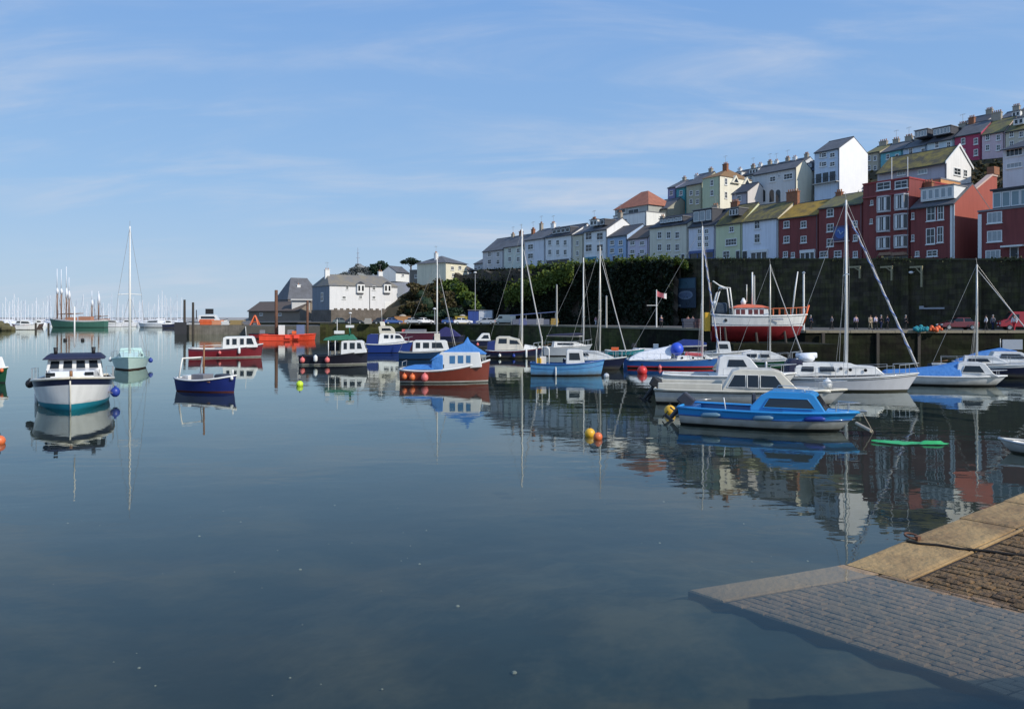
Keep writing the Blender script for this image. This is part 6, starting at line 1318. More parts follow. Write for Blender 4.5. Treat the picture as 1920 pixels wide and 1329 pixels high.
g = b.tube('stern_gantry', SPARW, [(x(1339), -1.0, 1.2), (x(1351), -1.0, 3.4), (x(1356), -1.0, 3.9), (x(1370), -1.0, 3.85), (x(1376), -1.0, 1.3)], .08); b.tube('stern_gantry', SPARW, [(x(1339), 1.0, 1.2), (x(1351), 1.0, 3.4), (x(1356), 1.0, 3.9), (x(1370), 1.0, 3.85), (x(1376), 1.0, 1.3)], .08); b.tube('gantry_beam', SPARW, [(x(1356), -1.0, 3.9), (x(1356), 1.0, 3.9)], .11); b.tube('gantry_beam', SPARW, [(x(1340), -1, 4.5), (x(1352), -.6, 4.1), (x(1365), 0, 3.9)], .06)
b.tube('towing_post', RUST, [(x(1336), 0, 1.0), (x(1338), 0, 4.4)], .06); b.box('net_drum', mat('net_blue', (.03, .05, .08), .9), x(1355), 0, 1.9, 1.2, 1.4, 1.1, bevel=.2); b.tube('net_float', WHITEF, [(x(1341), -.5, 2.3), (x(1347), -.5, 2.4)], .28); b.box('stern_ramp', YEL2, x(1331), 0, .6, .5, 1.6, 1.8)
mb = MB()
for i in range(7):
    t = .62 + .38 * i / 6
    for sd in (1, -1): p = b.pt(t, b.sh(t), sd); mb.tube([p, p + Vector((0, 0, .7))], .035, 4)
for sd in (1, -1): mb.tube([b.pt(.62 + .38 * i / 6, b.sh(.62 + .38 * i / 6), sd) + Vector((0, 0, .7)) for i in range(7)], .04, 4)
mb.build('bow_rail', mat('orange_rail', (.6, .16, .06), .5), b.root)
b.tube('derrick', SPARW, [(x(1484), 0, 1.2), (x(1489), 0, 3.6), (x(1494), 0, 5.4)], [.07, .08, .05]); b.tube('stem_post', ORANGE, [b.pt(1, .3, 1), b.pt(1, 2.2, 1) + Vector((.05, 0, 0))], .09); b.portholes([(x(1362), .75)], .16, hw=lambda x_, z_: 1.35); b.box('name_board', mat('grey_lettering', (.25, .28, .34), .6), x(1452), -1.47, .85, 1.1, .03, .14, bevel=0)
tr_ = b
p = P(1507, HZ, 80); o = empty('mooring_post', (p.x, p.y, 1.3)); tag(o, 'tall pale steel post on the quay edge at the bow of the trawler', 'post'); MB().tube([(0, 0, -3), (0, 0, 7.0)], [.11, .10], 8).build('shaft', SPARW, o); MB().lathe([(.16, 7.0), (.17, 7.08), (.03, 7.2)]).build('cap', STEEL, o)
for i, (px_, lab) in enumerate(((1362, 'timber prop under the stern of the trawler'), (1420, 'timber prop amidships under the trawler'), (1474, 'timber prop near the bow under the trawler'))):
    p = P(px_, HZ, 73.2); o = MB().tube([(0, 0, 0), (0, .6, 1.5)], .11, 6).build('timber_prop', OLDWOOD, loc=(p.x, p.y, 1.3)); tag(o, lab, 'prop', 'props holding up the trawler')
# 26 --- craft lying along the quay wall at left
b = Boat('barge', 'long maroon barge lying along the far quay wall', 'barge', 792, 642, -3, 8.6, 2.6, (1.5, 1.45, 1.6), .4, .4, .9, .9, D=118); b.hull(mat('dark_maroon', (.075, .012, .03), .5), DARKAF, .1); b.rail(DECKG, .07); b.deck(DECKG, 0, 1, -.1); b.box('hatch_cover', mat('grey_box', (.2, .2, .22)), -1, 0, 1.75, 3, 1.6, .4); b.box('crate', PINKF, -2.8, -.3, 1.75, .5, .5, .4)
b = Boat('covered_boat', 'boat under a peaked navy canopy beside the maroon barge', 'motorboat', 843, 640, -6, 4.6, 2.0, (1.0, .95, 1.2), .3, .4, .85, .85, D=112); b.hull(NAVY, DARKAF, .08); b.rail(DARKD, .04); b.deck(DECKG, 0, 1); b.body('canopy', mat('violet_navy_canvas', (.02, .02, .10), .8), [(-1.6, 1.0), (-1.3, 2.0), (-.6, 2.4), (.4, 2.1), (1.6, 1.15), (1.7, 1.0)], .9, .2, bevel=.05)
# ------------------------------------------------------------------ far side of the harbour: pier, marina, sailing trawlers
def far_at(px, D, z=0.0): return Vector(((px - 960) / F * D, D, z))
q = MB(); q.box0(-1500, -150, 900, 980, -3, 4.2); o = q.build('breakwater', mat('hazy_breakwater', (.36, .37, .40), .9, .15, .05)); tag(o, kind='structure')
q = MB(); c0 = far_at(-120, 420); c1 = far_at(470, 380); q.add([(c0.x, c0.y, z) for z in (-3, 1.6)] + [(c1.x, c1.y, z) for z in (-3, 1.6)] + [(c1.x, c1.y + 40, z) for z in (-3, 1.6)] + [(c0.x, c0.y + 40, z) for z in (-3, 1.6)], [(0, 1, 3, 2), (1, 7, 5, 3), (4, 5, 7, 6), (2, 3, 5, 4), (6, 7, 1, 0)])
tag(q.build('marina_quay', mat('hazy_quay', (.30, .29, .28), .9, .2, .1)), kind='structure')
def bigship(name, label, px0, px1, D, hullm, sheer_py, masts, deckm, trim=WHITEP):
    L_ = (px1 - px0) / F * D; c = far_at((px0 + px1) / 2, D); fb = (596 - sheer_py) / F * D + H
    b = Boat(name, label, 'sailing ship', 0, 0, 177, L_ * 1.02, L_ * .23, (fb, fb * .9, fb * 1.25), 1.0, L_ * .06, .6, .85, D=D); b.root.location = (c.x, c.y, 0)
    b.hull(hullm, DARKAF, .15, trim, .35); b.rail(trim, .12); b.deck(deckm, 0, 1, -.2)
    b.box('deckhouse', deckm, -L_ * .15, 0, fb + .6, L_ * .22, L_ * .1, 1.5); b.box('deckhouse', deckm, L_ * .12, 0, fb + .5, L_ * .16, L_ * .1, 1.2)
    for px, top, low, hi in masts:            # mast column, top row, then rows of the pale stowed topsail
        xx = -((px - (px0 + px1) / 2) / F * D); zt = H + (596 - top) / F * D; z1 = H + (596 - low) / F * D; z2 = H + (596 - hi) / F * D
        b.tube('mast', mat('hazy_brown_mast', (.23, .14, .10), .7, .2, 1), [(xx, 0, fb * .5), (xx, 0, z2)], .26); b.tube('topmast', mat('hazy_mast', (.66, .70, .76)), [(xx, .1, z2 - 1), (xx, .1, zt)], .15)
        if hi > 0: b.tube('stowed_topsail', WTARP, [(xx, 0, z1), (xx - .2, .1, (z1 + z2) / 2), (xx, 0, z2)], [.3, .55, .25])
        mb = MB()
        for q in (-1, 1): mb.tube([(xx + q * .4, 1.6, fb), (xx, 0, z2)], .06, 4); mb.tube([(xx + q * 1.2, -1.6, fb), (xx, 0, z2)], .06, 4)
        mb.build('shrouds', mat('hazy_shroud', (.30, .26, .25), .8), b.root)
        b.tube('gaff_boom', mat('hazy_brown_mast', (.23, .14, .10)), [(xx, 0, fb + 2.2), (xx - L_ * .25, 0, fb + 2.6)], .16)
    return b
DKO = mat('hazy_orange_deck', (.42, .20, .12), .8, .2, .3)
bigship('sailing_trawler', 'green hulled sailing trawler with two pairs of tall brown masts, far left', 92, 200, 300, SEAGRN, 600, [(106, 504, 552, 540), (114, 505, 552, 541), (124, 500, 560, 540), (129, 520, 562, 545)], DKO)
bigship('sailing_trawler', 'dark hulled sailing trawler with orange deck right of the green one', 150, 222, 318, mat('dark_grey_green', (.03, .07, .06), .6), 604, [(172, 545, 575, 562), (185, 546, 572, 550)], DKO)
# rows of moored yachts
rn = random.Random(21)
def far_yacht(nm):
    mb = MB(); L_ = 9.0; rings = []
    for t in (0, .15, .4, .7, .9, 1.0):
        hb = 1.35 * (.75 + .25 * math.sin(math.pi / 2 * min(1, t / .4))) * (1 - max(0, (t - .4) / .6) ** 2.2); hb = max(hb, .03); x = L_ * (t - .5)
        rings.append([(x, hb, 1.15 + .25 * t * t), (x - .2 * t, hb * .8, 0), (x - .4 * t, 0, -.3), (x - .2 * t, -hb * .8, 0), (x, -hb, 1.15 + .25 * t * t)])
    mb.loft(rings, True); mb.box((-.2, 0, 1.5), (3.6, 1.7, .6), 0, .8); h = 11
    mb.tube([(.6, 0, 1.2), (.6, 0, 12.2)], [.15, .11], 5).tube([(.5, 0, 2.4), (-3.4, 0, 2.5)], .2, 6).tube([(.6, -1, 7), (.6, 1, 7)], .05, 4).tube([(4.3, 0, 1.5), (.6, 0, 12)], .045, 4)
    return mb.build(nm, FAR)
GM = 'yachts in the far marina'
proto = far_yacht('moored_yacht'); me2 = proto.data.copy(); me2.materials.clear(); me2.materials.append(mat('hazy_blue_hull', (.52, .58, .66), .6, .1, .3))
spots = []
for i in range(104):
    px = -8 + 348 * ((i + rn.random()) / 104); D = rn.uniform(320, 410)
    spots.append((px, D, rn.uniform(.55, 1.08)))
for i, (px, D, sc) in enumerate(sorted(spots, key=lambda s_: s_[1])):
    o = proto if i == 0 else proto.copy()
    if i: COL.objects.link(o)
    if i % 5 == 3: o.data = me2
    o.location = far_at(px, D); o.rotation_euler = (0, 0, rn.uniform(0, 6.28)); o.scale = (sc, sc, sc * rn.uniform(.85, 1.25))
    tag(o, 'pale hazy yacht with thin bare mast among the rows in the far marina', 'yacht', GM)
def far_cruiser(px, py, D, L_, head, hm, label, cat='motorboat'):
    b = Boat('motor_cruiser', label, cat, 0, 0, head, L_, L_ * .3, (1.4, 1.4, 1.9), .4, 1, .9, .9, D=D); b.root.location = far_at(px, D)
    b.hull(hm, DARKAF, .1); b.rail(WHITE, .06); b.deck(WHITE, 0, 1); b.body('cabin', WHITE, [(-L_ * .3, 1.5), (-L_ * .28, 2.9), (L_ * .08, 2.8), (L_ * .2, 1.7)], L_ * .12, L_ * .09, nose=.3, bevel=0); b.side([[(-L_ * .25, 2.0), (-L_ * .25, 2.6), (L_ * .05, 2.5), (L_ * .12, 2.0)]])
    return b
for px, py, D, L_, hd, hm, lab in ((52, 618, 240, 6.5, 10, WHITE, 'white motorboat moored near the rocks at far left'), (36, 616, 262, 6, 170, mat('faded_pink_hull', (.55, .30, .26), .6), 'faded pink hulled boat moored beside the rocks at far left'), (285, 610, 300, 12, 170, WHITE, 'long white motor cruiser right of the sailing trawlers'), (245, 609, 330, 9, 10, FAR, 'smaller white cruiser between trawlers and the long cruiser'), (318, 610, 285, 5, 20, NAVY, 'dark blue boat left of the stone pier head'), (214, 611, 310, 8, 5, FAR, 'white boat tucked behind the dark sailing trawler'), (72, 613, 300, 6, 80, mat('dark_brown_hull', (.09, .06, .05), .7), 'dark brown boat just left of the green sailing trawler')):
    far_cruiser(px, py, D, L_, hd, hm, lab)
mb = MB(); rn = random.Random(9)
for _ in range(26): mb.ball((rn.uniform(-4, 3.4), rn.uniform(-2, 2), rn.uniform(-.2, 2.3)), rn.uniform(.7, 1.5), 7, 5, .8)
tag(mb.build('rock_heap', mat('weedy_rock', (.11, .10, .05), .95, .4, .6, bump=.8), loc=far_at(6, 225)), 'weedy rock heap at the far left edge of the harbour', 'rocks')
GP = 'dark timber mooring piles by the sailing trawlers'
for px, D in ((67, 232), (91, 232)):
    o = MB().tube([(0, 0, -2), (0, 0, 2.2)], .3, 8).build('mooring_pile', OLDWOOD, loc=far_at(px, D)); tag(o, 'short dark pile standing left of the green sailing trawler' if px == 67 else 'short dark pile at the bow of the green sailing trawler', 'pile', GP)
# stone pier with piles and gear
D = 176
def pbox(px0, px1, z1, Da, Db, z0=-3):
    a, b, c, d = far_at(px0, Da), far_at(px1, Da), far_at(px1, Db), far_at(px0, Db)
    return MB().add([(p.x, p.y, z) for z in (z0, z1) for p in (a, b, c, d)], [(3, 2, 1, 0), (4, 5, 6, 7), (0, 1, 5, 4), (1, 2, 6, 5), (2, 3, 7, 6), (3, 0, 4, 7)])
o = pbox(330, 470, 2.1, 176, 200).build('pier', mat('pier_stone', (.27, .24, .20), .95, .35, .6, col2=(.13, .12, .095), bump=.7, bscale=1.5, streak=.5)); tag(o, kind='structure')
o = pbox(327, 350, 2.7, 173.5, 180).build('pier_head', mat('pier_head_timber', (.045, .045, .05), .9, .3, .6)); tag(o, kind='structure')
GP2 = 'tall piles along the pier'
for px, top, lab in ((346, 562, 'tall dark pile at the pier head'), (362, 567, 'slimmer dark pile right of the pier head')):
    o = MB().tube([(0, 0, -3), (0, 0, H + (596 - top) / F * 175)], [.34, .26], 8).build('pier_pile', OLDWOOD, loc=far_at(px, 174.5)); tag(o, lab, 'pile', GP2)
for i, (px, w_, h_, m_, nm, lab) in enumerate(((388, 3.0, 1.3, ORANGE, 'fish_crate_stack', 'big orange stack of fish crates on the pier'), (408, 2.4, 1.1, mat('salmon_plastic', (.7, .30, .16), .6), 'fish_crate_stack', 'salmon coloured crate stack on the pier beside the orange one'), (425, 2.0, .8, WHITEP, 'fish_box_stack', 'white stack of fish boxes on the pier'), (446, 3.4, 1.1, mat('ochre_gear', (.34, .24, .10), .8), 'net_heap', 'ochre heap of nets at the shore end of the pier'), (462, 2.0, .9, mat('grey_box', (.2, .2, .22)), 'storage_box', 'grey storage box at the shore end of the pier'))):
    o = empty(nm, far_at(px, 177.5, 2.1)); tag(o, lab, 'crates' if 'crate' in lab or 'box' in lab else 'gear')
    nlay = 4
    for k in range(nlay): MB().box((rn.uniform(-.1, .1), 0, h_ * (k + .5) / nlay), (w_ * rn.uniform(.85, 1), 1.8, h_ / nlay * .94)).build('crate', m_, o, bevel=.04)
b = Boat('pilot_boat', 'white workboat with black funnel lying behind the pier', 'workboat', 0, 0, 8, 9.5, 3.2, (2.6, 2.6, 3.4), .5, .8, .9, .9, D=205); b.root.location = far_at(392, 205); b.hull(WHITE, NAVY, .6); b.rail(NAVY, .1); b.deck(DECKG, 0, 1)
b.body('wheelhouse', WHITE, [(-2.5, 2.7), (-2.4, 4.4), (1.8, 4.5), (2.6, 3.0)], 1.3, 1.1); b.side([[(-1.8, 3.5), (-1.8, 4.1), (1.5, 4.1), (1.9, 3.5)]]); b.box('funnel', BLACKR, .1, 0, 5.4, 1.8, 1.2, 1.4); b.tube('signal_mast', BLACKR, [(-3.2, 0, 3.4), (-3.2, 0, 5.8)], .12)
o = empty('gantry_frame', far_at(478, 172, 2.1)); tag(o, 'orange pyramid shaped lifting frame on the quay end', 'frame'); o.scale = (.6, .6, .6); MB().tube([(-1.5, -1, 0), (-.1, 0, 3.6)], .22, 6).tube([(1.5, -1, 0), (.1, 0, 3.6)], .22, 6).tube([(-1.5, 1, 0), (0, .1, 3.6)], .22, 6).tube([(1.5, 1, 0), (.1, .1, 3.6)], .22, 6).tube([(-1.1, -.7, 1.2), (1.1, -.7, 1.2)], .15, 6).build('frame', ORANGE, o); MB().box((0, 0, .7), (1.2, 1.0, 1.1)).build('hopper', mat('grey_box', (.2, .2, .22)), o, bevel=.1)
tag(pbox(462, 600, 1.9, 171, 215).build('wharf', mat('wharf_stone', (.10, .095, .08), .95, .35, .6, bump=.6, bscale=1.5)), kind='structure')
tag(pbox(600, 770, 2.28, 176, 215).build('far_wharf', QUAYFL), kind='structure')
# seagulls on the near white boat's stern rail are too small to show; two dark floats behind it
for px, lab in ((122, 'small black float left of its twin beyond the white motor launch'), (155, 'small black float right of its twin beyond the white motor launch')):
    buoy(px, 638, .28, lab, BLACKR, 'mooring_float', 'black floats behind the white motor launch', False)

# ------------------------------------------------------------------ quay furniture, cars, people
def quay_y(px, dist): return Vector(((px - 960) / F * dist, dist, QZ))
CARS = 'cars parked on the quay'
def car(label, px, D, head, paint, van=False, z=QZ, D_=None):
    p = quay_y(px, D); p.z = z; r = empty('parked_van' if van else 'parked_car', p, R(head)); tag(r, label, 'van' if van else 'car', CARS)
    if van:
        L_, W_ = 4.9, 1.9; low = [(-2.4, .35), (-2.42, 1.9), (-2.3, 2.1), (1.2, 2.1), (1.75, 1.25), (2.35, 1.05), (2.45, .4)]; gl = [(.55, 1.25), (.55, 1.8), (1.2, 1.82), (1.6, 1.25)]
        zlo = low
    else:
        L_, W_ = 4.1, 1.72; zlo = [(-2.02, .32), (-2.05, .72), (-1.9, .95), (-1.0, .98), (.75, .95), (1.75, .80), (2.02, .62), (2.05, .34)]
    def body(name, m, pr, wb, wt):
        zs = [z_ for _, z_ in pr]; z0, z1 = min(zs), max(zs); n_ = len(pr); f = lambda z_: wb + (wt - wb) * (z_ - z0) / (z1 - z0)
        mb = MB(); mb.add([(x_, f(z_), z_) for x_, z_ in pr] + [(x_, -f(z_), z_) for x_, z_ in pr], [tuple(range(n_)), tuple(range(n_, 2 * n_))[::-1]] + [(i, n_ + i, n_ + (i + 1) % n_, (i + 1) % n_) for i in range(n_)]); return mb.build(name, m, r, bevel=.05), f
    if van:
        o, f = body('body', paint, low, W_ / 2, W_ / 2 * .9)
        for sd in (1, -1): MB().loft([[(x_, sd * (f(z_) + d_), z_) for x_, z_ in gl] for d_ in (-.01, .012)]).build('side_window', GLASSB, r)
        MB().loft([[(x_ + d_, y_, z_ + d_) for x_, y_, z_ in ((1.26, -.72, 2.0), (1.26, .72, 2.0), (1.70, .78, 1.32), (1.70, -.78, 1.32))] for d_ in (-.01, .02)]).build('windscreen', GLASSB, r)
    else:
        o, f = body('body', paint, zlo, W_ / 2, W_ / 2 * .96)
        g, f2 = body('window_band', GLASSB, [(-1.55, .93), (-1.15, 1.36), (.25, 1.38), (.95, .93)], W_ / 2 * .93, W_ / 2 * .74)
        MB().add([(x_, s_ * y_, z_) for x_, z_, y_ in ((-1.2, 1.365, .62), (-1.1, 1.43, .58), (.2, 1.44, .58), (.32, 1.375, .62)) for s_ in (1, -1)], [(0, 1, 3, 2), (2, 3, 5, 4), (4, 5, 7, 6), (0, 2, 4, 6), (1, 7, 5, 3), (0, 6, 7, 1)]).build('roof_panel', paint, r, bevel=.02)
        for xp in (-.4,):
            for sd in (1, -1): MB().loft([[(xp - .06, sd * (f2(.95) + d_), .95), (xp + .06, sd * (f2(.95) + d_), .95), (xp + .05, sd * (f2(1.35) + d_), 1.35), (xp - .05, sd * (f2(1.35) + d_), 1.35)] for d_ in (-.02, .012)]).build('door_pillar', paint, r)
    for xw in ((-1.45, 1.5) if van else (-1.25, 1.3)):
        for sd in (1, -1):
            w_ = MB().loft([[(xw + .31 * math.cos(a) * k_, sd * y_, .31 + .31 * math.sin(a) * k_) for a in [i * math.pi / 8 for i in range(16)]] for y_, k_ in ((.66, 1), (W_ / 2 - .02, 1), (W_ / 2 + .015, .86))]).build('wheel', BLACKR, r)
            MB().loft([[(xw + .19 * math.cos(a), sd * y_, .31 + .19 * math.sin(a)) for a in [i * math.pi / 6 for i in range(12)]] for y_ in (W_ / 2, W_ / 2 + .03)]).build('rim', STEEL, w_)
    xf = 2.36 if van else 1.98
    for sd in (1, -1):
        MB().box((xf, sd * .6, .78 if van else .62), (.14, .34, .16)).build('headlight', WHITEF, r); MB().box((-2.38 if van else -2.0, sd * .66, .9 if van else .78), (.1, .2, .22)).build('tail_light', REDB, r)
        MB().box((.75 if not van else 1.35, sd * (W_ / 2 + .06), 1.0 if not van else 1.3), (.12, .16, .13)).build('wing_mirror', paint, r)
    MB().box((xf + .06, 0, .45), (.06, .5, .11)).build('number_plate', WHITEF, r)
    return r
cp = lambda n_, c_: mat('car_' + n_, c_, .25, .05, 1, coat=.6)
CW, CS, CB, CD, CR, CG = cp('white', (.75, .75, .76)), cp('silver', (.42, .44, .47)), cp('blue', (.03, .08, .26)), cp('dark', (.02, .022, .028)), cp('red', (.42, .02, .025)), cp('green_grey', (.10, .13, .13))
for a in (('white hatchback parked at the wall foot beside the flag', 1217, 150, 4, CW), ('dark car parked left of the white hatchback by the flag', 1170, 156, 6, CD), ('dark grey car half hidden right of the flagpole', 1256, 146, -4, CG),
          ('white car parked under the ivy, left of its white neighbour', 1064, 178, 172, CW), ('white car parked under the ivy, nearest the tall yacht mast', 1084, 174, 12, CW), ('silver car parked under the dark ivy, left of the two white cars', 1034, 182, 5, CS), ('dark car between the blue trailer and the ivy', 1112, 171, 10, CD),
          ('blue car on the quay end beside the orange skip', 737, 170, 20, CB), ('navy car parked left of the blue one below the white building', 716, 172, 12, CD), ('silver car below the mound with a white van behind', 775, 174, 8, CS), ('white estate car below the mound', 796, 176, 25, CW),
          ('dark blue car in front of the dark bushes', 845, 172, 5, CB), ('silver car in front of the white and blue shed', 911, 166, 170, CS), ('white car in front of the yellow skip', 868, 166, 10, CW), ('dark green car low under the white building', 640, 182, 12, CG), ('dark car at the left end under the white building', 664, 180, 12, CD)): car(*a)
car('cream van parked right of the blue and white shed', 946, 172, 185, cp('cream', (.68, .66, .55)), True)
car('red van at the far right edge of the quay', 1918, 88, 160, CR, True)
car('dark red car parked under the small white wall plate', 1795, 90, 175, cp('maroon', (.14, .02, .025)))
# shed, skips, trailers
s_ = empty('container_shed', quay_y(902, 178), R(-4)); tag(s_, 'half blue half white storage shed at the foot of the mound', 'shed'); k_ = 178 / F
MB().box0(-23 * k_, -3 * k_, -1.3, 1.3, 0, 3.0).build('blue_bay', mat('container_blue', (.04, .08, .30), .5, .2, 1, streak=.3), s_); MB().box0(-3 * k_ + .01, 22 * k_, -1.35, 1.3, 0, 3.1).build('white_bay', mat('container_white', (.66, .69, .74), .5, .1, 1, streak=.25), s_)
mb = MB(); [mb.box0(-3 * k_ + .1 + i * .3, -3 * k_ + .18 + i * .3, -1.39, -1.352, .1, 3.0) for i in range(10)]; mb.build('corrugation', mat('container_white', (.66, .69, .74)), s_); MB().box0(-23.4 * k_, 22.4 * k_, -1.5, 1.45, 3.103, 3.25).build('roof', LEAD, s_)
for px, D_, m_, lab in ((868, 178, mat('skip_yellow', (.50, .36, .05), .7, .3, 2), 'yellow skip standing left of the blue and white shed'), (755, 178, mat('skip_orange', (.50, .25, .10), .7, .3, 2), 'orange brown skip at the left foot of the mound')):
    o = empty('skip', quay_y(px, D_)); tag(o, lab, 'skip'); MB().loft([[(-1.2, -.8, .1), (1.2, -.8, .1), (1.2, .8, .1), (-1.2, .8, .1)], [(-1.8, -.9, 1.7), (1.8, -.9, 1.7), (1.8, .9, 1.7), (-1.8, .9, 1.7)]]).build('bin', m_, o); MB().box((0, 0, 1.74), (3.7, 1.9, .08)).build('rim', m_, o); MB().ball((0, 0, 1.7), .9, 10, 6, .6).build('rubble', STACK, o)
o = empty('covered_stall', quay_y(1000, 158)); tag(o, 'long low stall under a faded blue canopy on the quay', 'stall'); MB().prism([(-4.8, 1.8), (4.8, 2.6), (4.8, 2.75), (-4.8, 1.95)], -1.4, 1.4).build('canopy', mat('faded_blue_canvas', (.10, .14, .30), .8, .3, 1), o)
for xx in (-4.5, -1.5, 1.5, 4.5):
    for yy in (-1.2, 1.2): MB().tube([(xx, yy, 0), (xx, yy, 2.2 + xx * .083)], .05, 6).build('leg', STEEL, o)
MB().box((-.5, 0, .6), (7.5, 1.6, 1.1)).build('counter', mat('stall_counter', (.12, .14, .20), .8, .3, 1), o)
for px, D_, c_, lab in ((980, 150, (.10, .12, .25), 'blue fish crates left end of the quay stall'), (1012, 148, (.30, .30, .32), 'grey fish crates right end of the quay stall'), (1040, 146, (.34, .22, .05), 'ochre crates beside the pole on the quay'), (1292, 104, (.05, .06, .09), 'dark crates at the quay edge left of the trawler'), (1312, 101, (.10, .05, .05), 'dark red crates beside the trawler stern'), (690, 175, (.4, .38, .34), 'pale crates on the far quay under the white building')):
    o = empty('crate_stack', quay_y(px, D_)); tag(o, lab, 'crates')
    for k in range(3): MB().box((rn.uniform(-.08, .08), 0, .25 + .42 * k), (rn.uniform(1.3, 1.7), 1.0, .40)).build('crate', mat('crate_%d' % px, c_, .7, .3, 2), o, bevel=.03)
# lamp posts, poles, flag
GL = 'lamp posts along the far quay'
for px, D_, top, lab in ((657, 173, 588, 'short lamp post with white head below the white building'), (815, 168, 580, 'lamp post with white head beside the tall workboat mast'), (891, 180, 512, 'tall lamp post at the foot of the cliff right of the villa')):
    o = empty('lamp_post', quay_y(px, D_)); tag(o, lab, 'lamp post', GL); z_ = H - QZ + (596 - top) / F * D_; MB().tube([(0, 0, 0), (0, 0, z_)], [.12, .07], 8).build('post', mat('lamp_post_grey', (.35, .36, .38), .5), o); MB().ball((0, -.1, z_ + .1), .38, 10, 6, .6).build('lamp_head', WHITEF, o)
for px, D_, top, lab, nm in ((1044, 128, 535, 'slim grey pole standing alone on the quay edge', 'pole'), (1137, 112, 556, 'short pale pole behind the black hulled yacht', 'pole'), (1414, 96, 518, 'pale steel pole behind the trawler wheelhouse', 'pole')):
    o = empty(nm, quay_y(px, D_)); tag(o, lab, 'pole'); z_ = H - QZ + (596 - top) / F * D_; MB().tube([(0, 0, 0), (0, 0, z_)], [.15, .12], 8).build('shaft', mat('grey_pole', (.42, .41, .38), .5), o); MB().lathe([(.12, z_ - .01), (.15, z_ + .05), (.02, z_ + .15)]).build('cap', STEEL, o)
o = empty('flagpole', quay_y(1231, 112)); tag(o, 'white flagpole flying a small red and white flag on the quay', 'flagpole'); z_ = H - QZ + (596 - 543) / F * 112; MB().tube([(0, 0, 0), (0, 0, z_)], [.10, .07], 8).build('pole', SPARW, o)
def flagmesh(u0, u1):
    mb = MB(); g_ = []
    for i in range(9):
        u_ = u0 + (u1 - u0) * i / 8; g_ += [(1.45 * u_, .12 * math.sin(6 * u_), z_ - .1 - .42 * u_ - .18 * math.sin(3 * u_)), (1.45 * u_, .12 * math.sin(6 * u_ + .4), z_ - .95 - .42 * u_)]
    return mb.add(g_, [(2 * i, 2 * i + 1, 2 * i + 3, 2 * i + 2) for i in range(8)])
fl = flagmesh(0, .72).build('flag', mat('flag_red', (.50, .12, .14), .8), o); flagmesh(.72, 1.0).build('flag_end', mat('flag_white', (.75, .70, .70), .8), fl); MB().tube([(-1.4, 0, 3.2), (.2, 0, 3.2)], .05, 5).build('crossbar', SPARW, o)
# signs on the wall
def wallplace(px, py, of=-.25): p = street(px, of); return Vector((p.x, p.y, zat(px, py, of))), math.atan2(-.828, .56)
p, a = wallplace(1286, 549, -.7); o = empty('painted_board', p, a); tag(o, 'large dark blue painted board with pale oval emblem on the harbour wall', 'sign'); k_ = street(1286, 0).y / F
w_, h_ = 39 * k_ * 1.25, 56 * k_
MB().box0(-w_ / 2, w_ / 2, 0, .1, -h_ / 2, h_ / 2).build('board', mat('board_navy', (.016, .035, .062), .7, .3, .6), o)
MB().box0(-w_ / 2 + .2, w_ / 2 - .2, -.03, -.002, .15 * h_, h_ / 2 - .15).build('upper_panel', mat('board_sea', (.03, .085, .13), .6, .3, 1), o)
MB().prism([(-.1 + 1.75 * math.cos(t), -.42 + .78 * math.sin(t)) for t in [i * math.pi / 14 for i in range(28)]], -.03, -.002).build('emblem', mat('board_pale', (.13, .18, .26), .6, .25, 2), o)
MB().prism([(-.1 + 1.45 * math.cos(t), -.40 + .52 * math.sin(t)) for t in [i * math.pi / 14 for i in range(28)]], -.04, -.032).build('emblem_centre', mat('board_mid', (.08, .12, .20), .6, .25, 2), o)
MB().prism([(-1.7, -.25), (-1.1, .2), (-.2, .32), (.8, .3), (1.4, .1), (1.7, -.1), (1.2, .02), (.2, .12), (-.9, .02)], -.05, -.042).build('emblem_swoosh', mat('board_pale', (.13, .18, .26)), o)
MB().prism([(-w_ / 2 + .3, -h_ / 2 + .25), (-w_ / 2 + 1.1, -h_ / 2 + .25), (-w_ / 2 + 1.1, -h_ / 2 + .6), (-w_ / 2 + .3, -h_ / 2 + .6)], -.03, -.002).build('corner_plate', mat('board_plate', (.15, .19, .20), .6), o)
p, a = wallplace(1746, 578, -.55); o = empty('wall_plate', p, a); tag(o, 'narrow pale plate with square end block fixed low on the harbour wall', 'sign'); k_ = street(1746, 0).y / F
MB().box0(-18 * k_, 24 * k_, -.04, .04, -.11, .11).build('plate', mat('plate_grey', (.34, .35, .37), .6), o); MB().box0(-22 * k_, -14 * k_, -.06, .05, -.10, .32).build('end_block', mat('plate_grey', (.34, .35, .37)), o)
GPP = 'cream drain pipes shaped like an upside down L on the harbour wall'
for px, py, dr, lab in ((1612, 500, 22, 'cream L shaped drain pipe half behind the tall white mast'), (1672, 500, 26, 'middle cream L shaped drain pipe on the harbour wall'), (1728, 500, 38, 'rightmost and longest cream L shaped drain pipe with a lamp beside it')):
    p, a = wallplace(px, py, -.75); o = empty('drain_pipe', p, a); tag(o, lab, 'pipe', GPP); k_ = p.y / F; m_ = mat('cream_pipe', (.30, .27, .16), .6, .2, 2)
    MB().box0(-22 * k_, -.1, -.12, .12, -.12, .12).build('arm', m_, o); MB().box0(-.095, .12, -.12, .12, -dr * k_, .12).build('downpipe', m_, o); MB().prism([(-12 * k_, -.1), (-.1, -dr * k_ * .35), (-.1, -dr * k_ * .35 + .2), (-12 * k_ + .15, -.1)], -.06, .06).build('brace', m_, o)
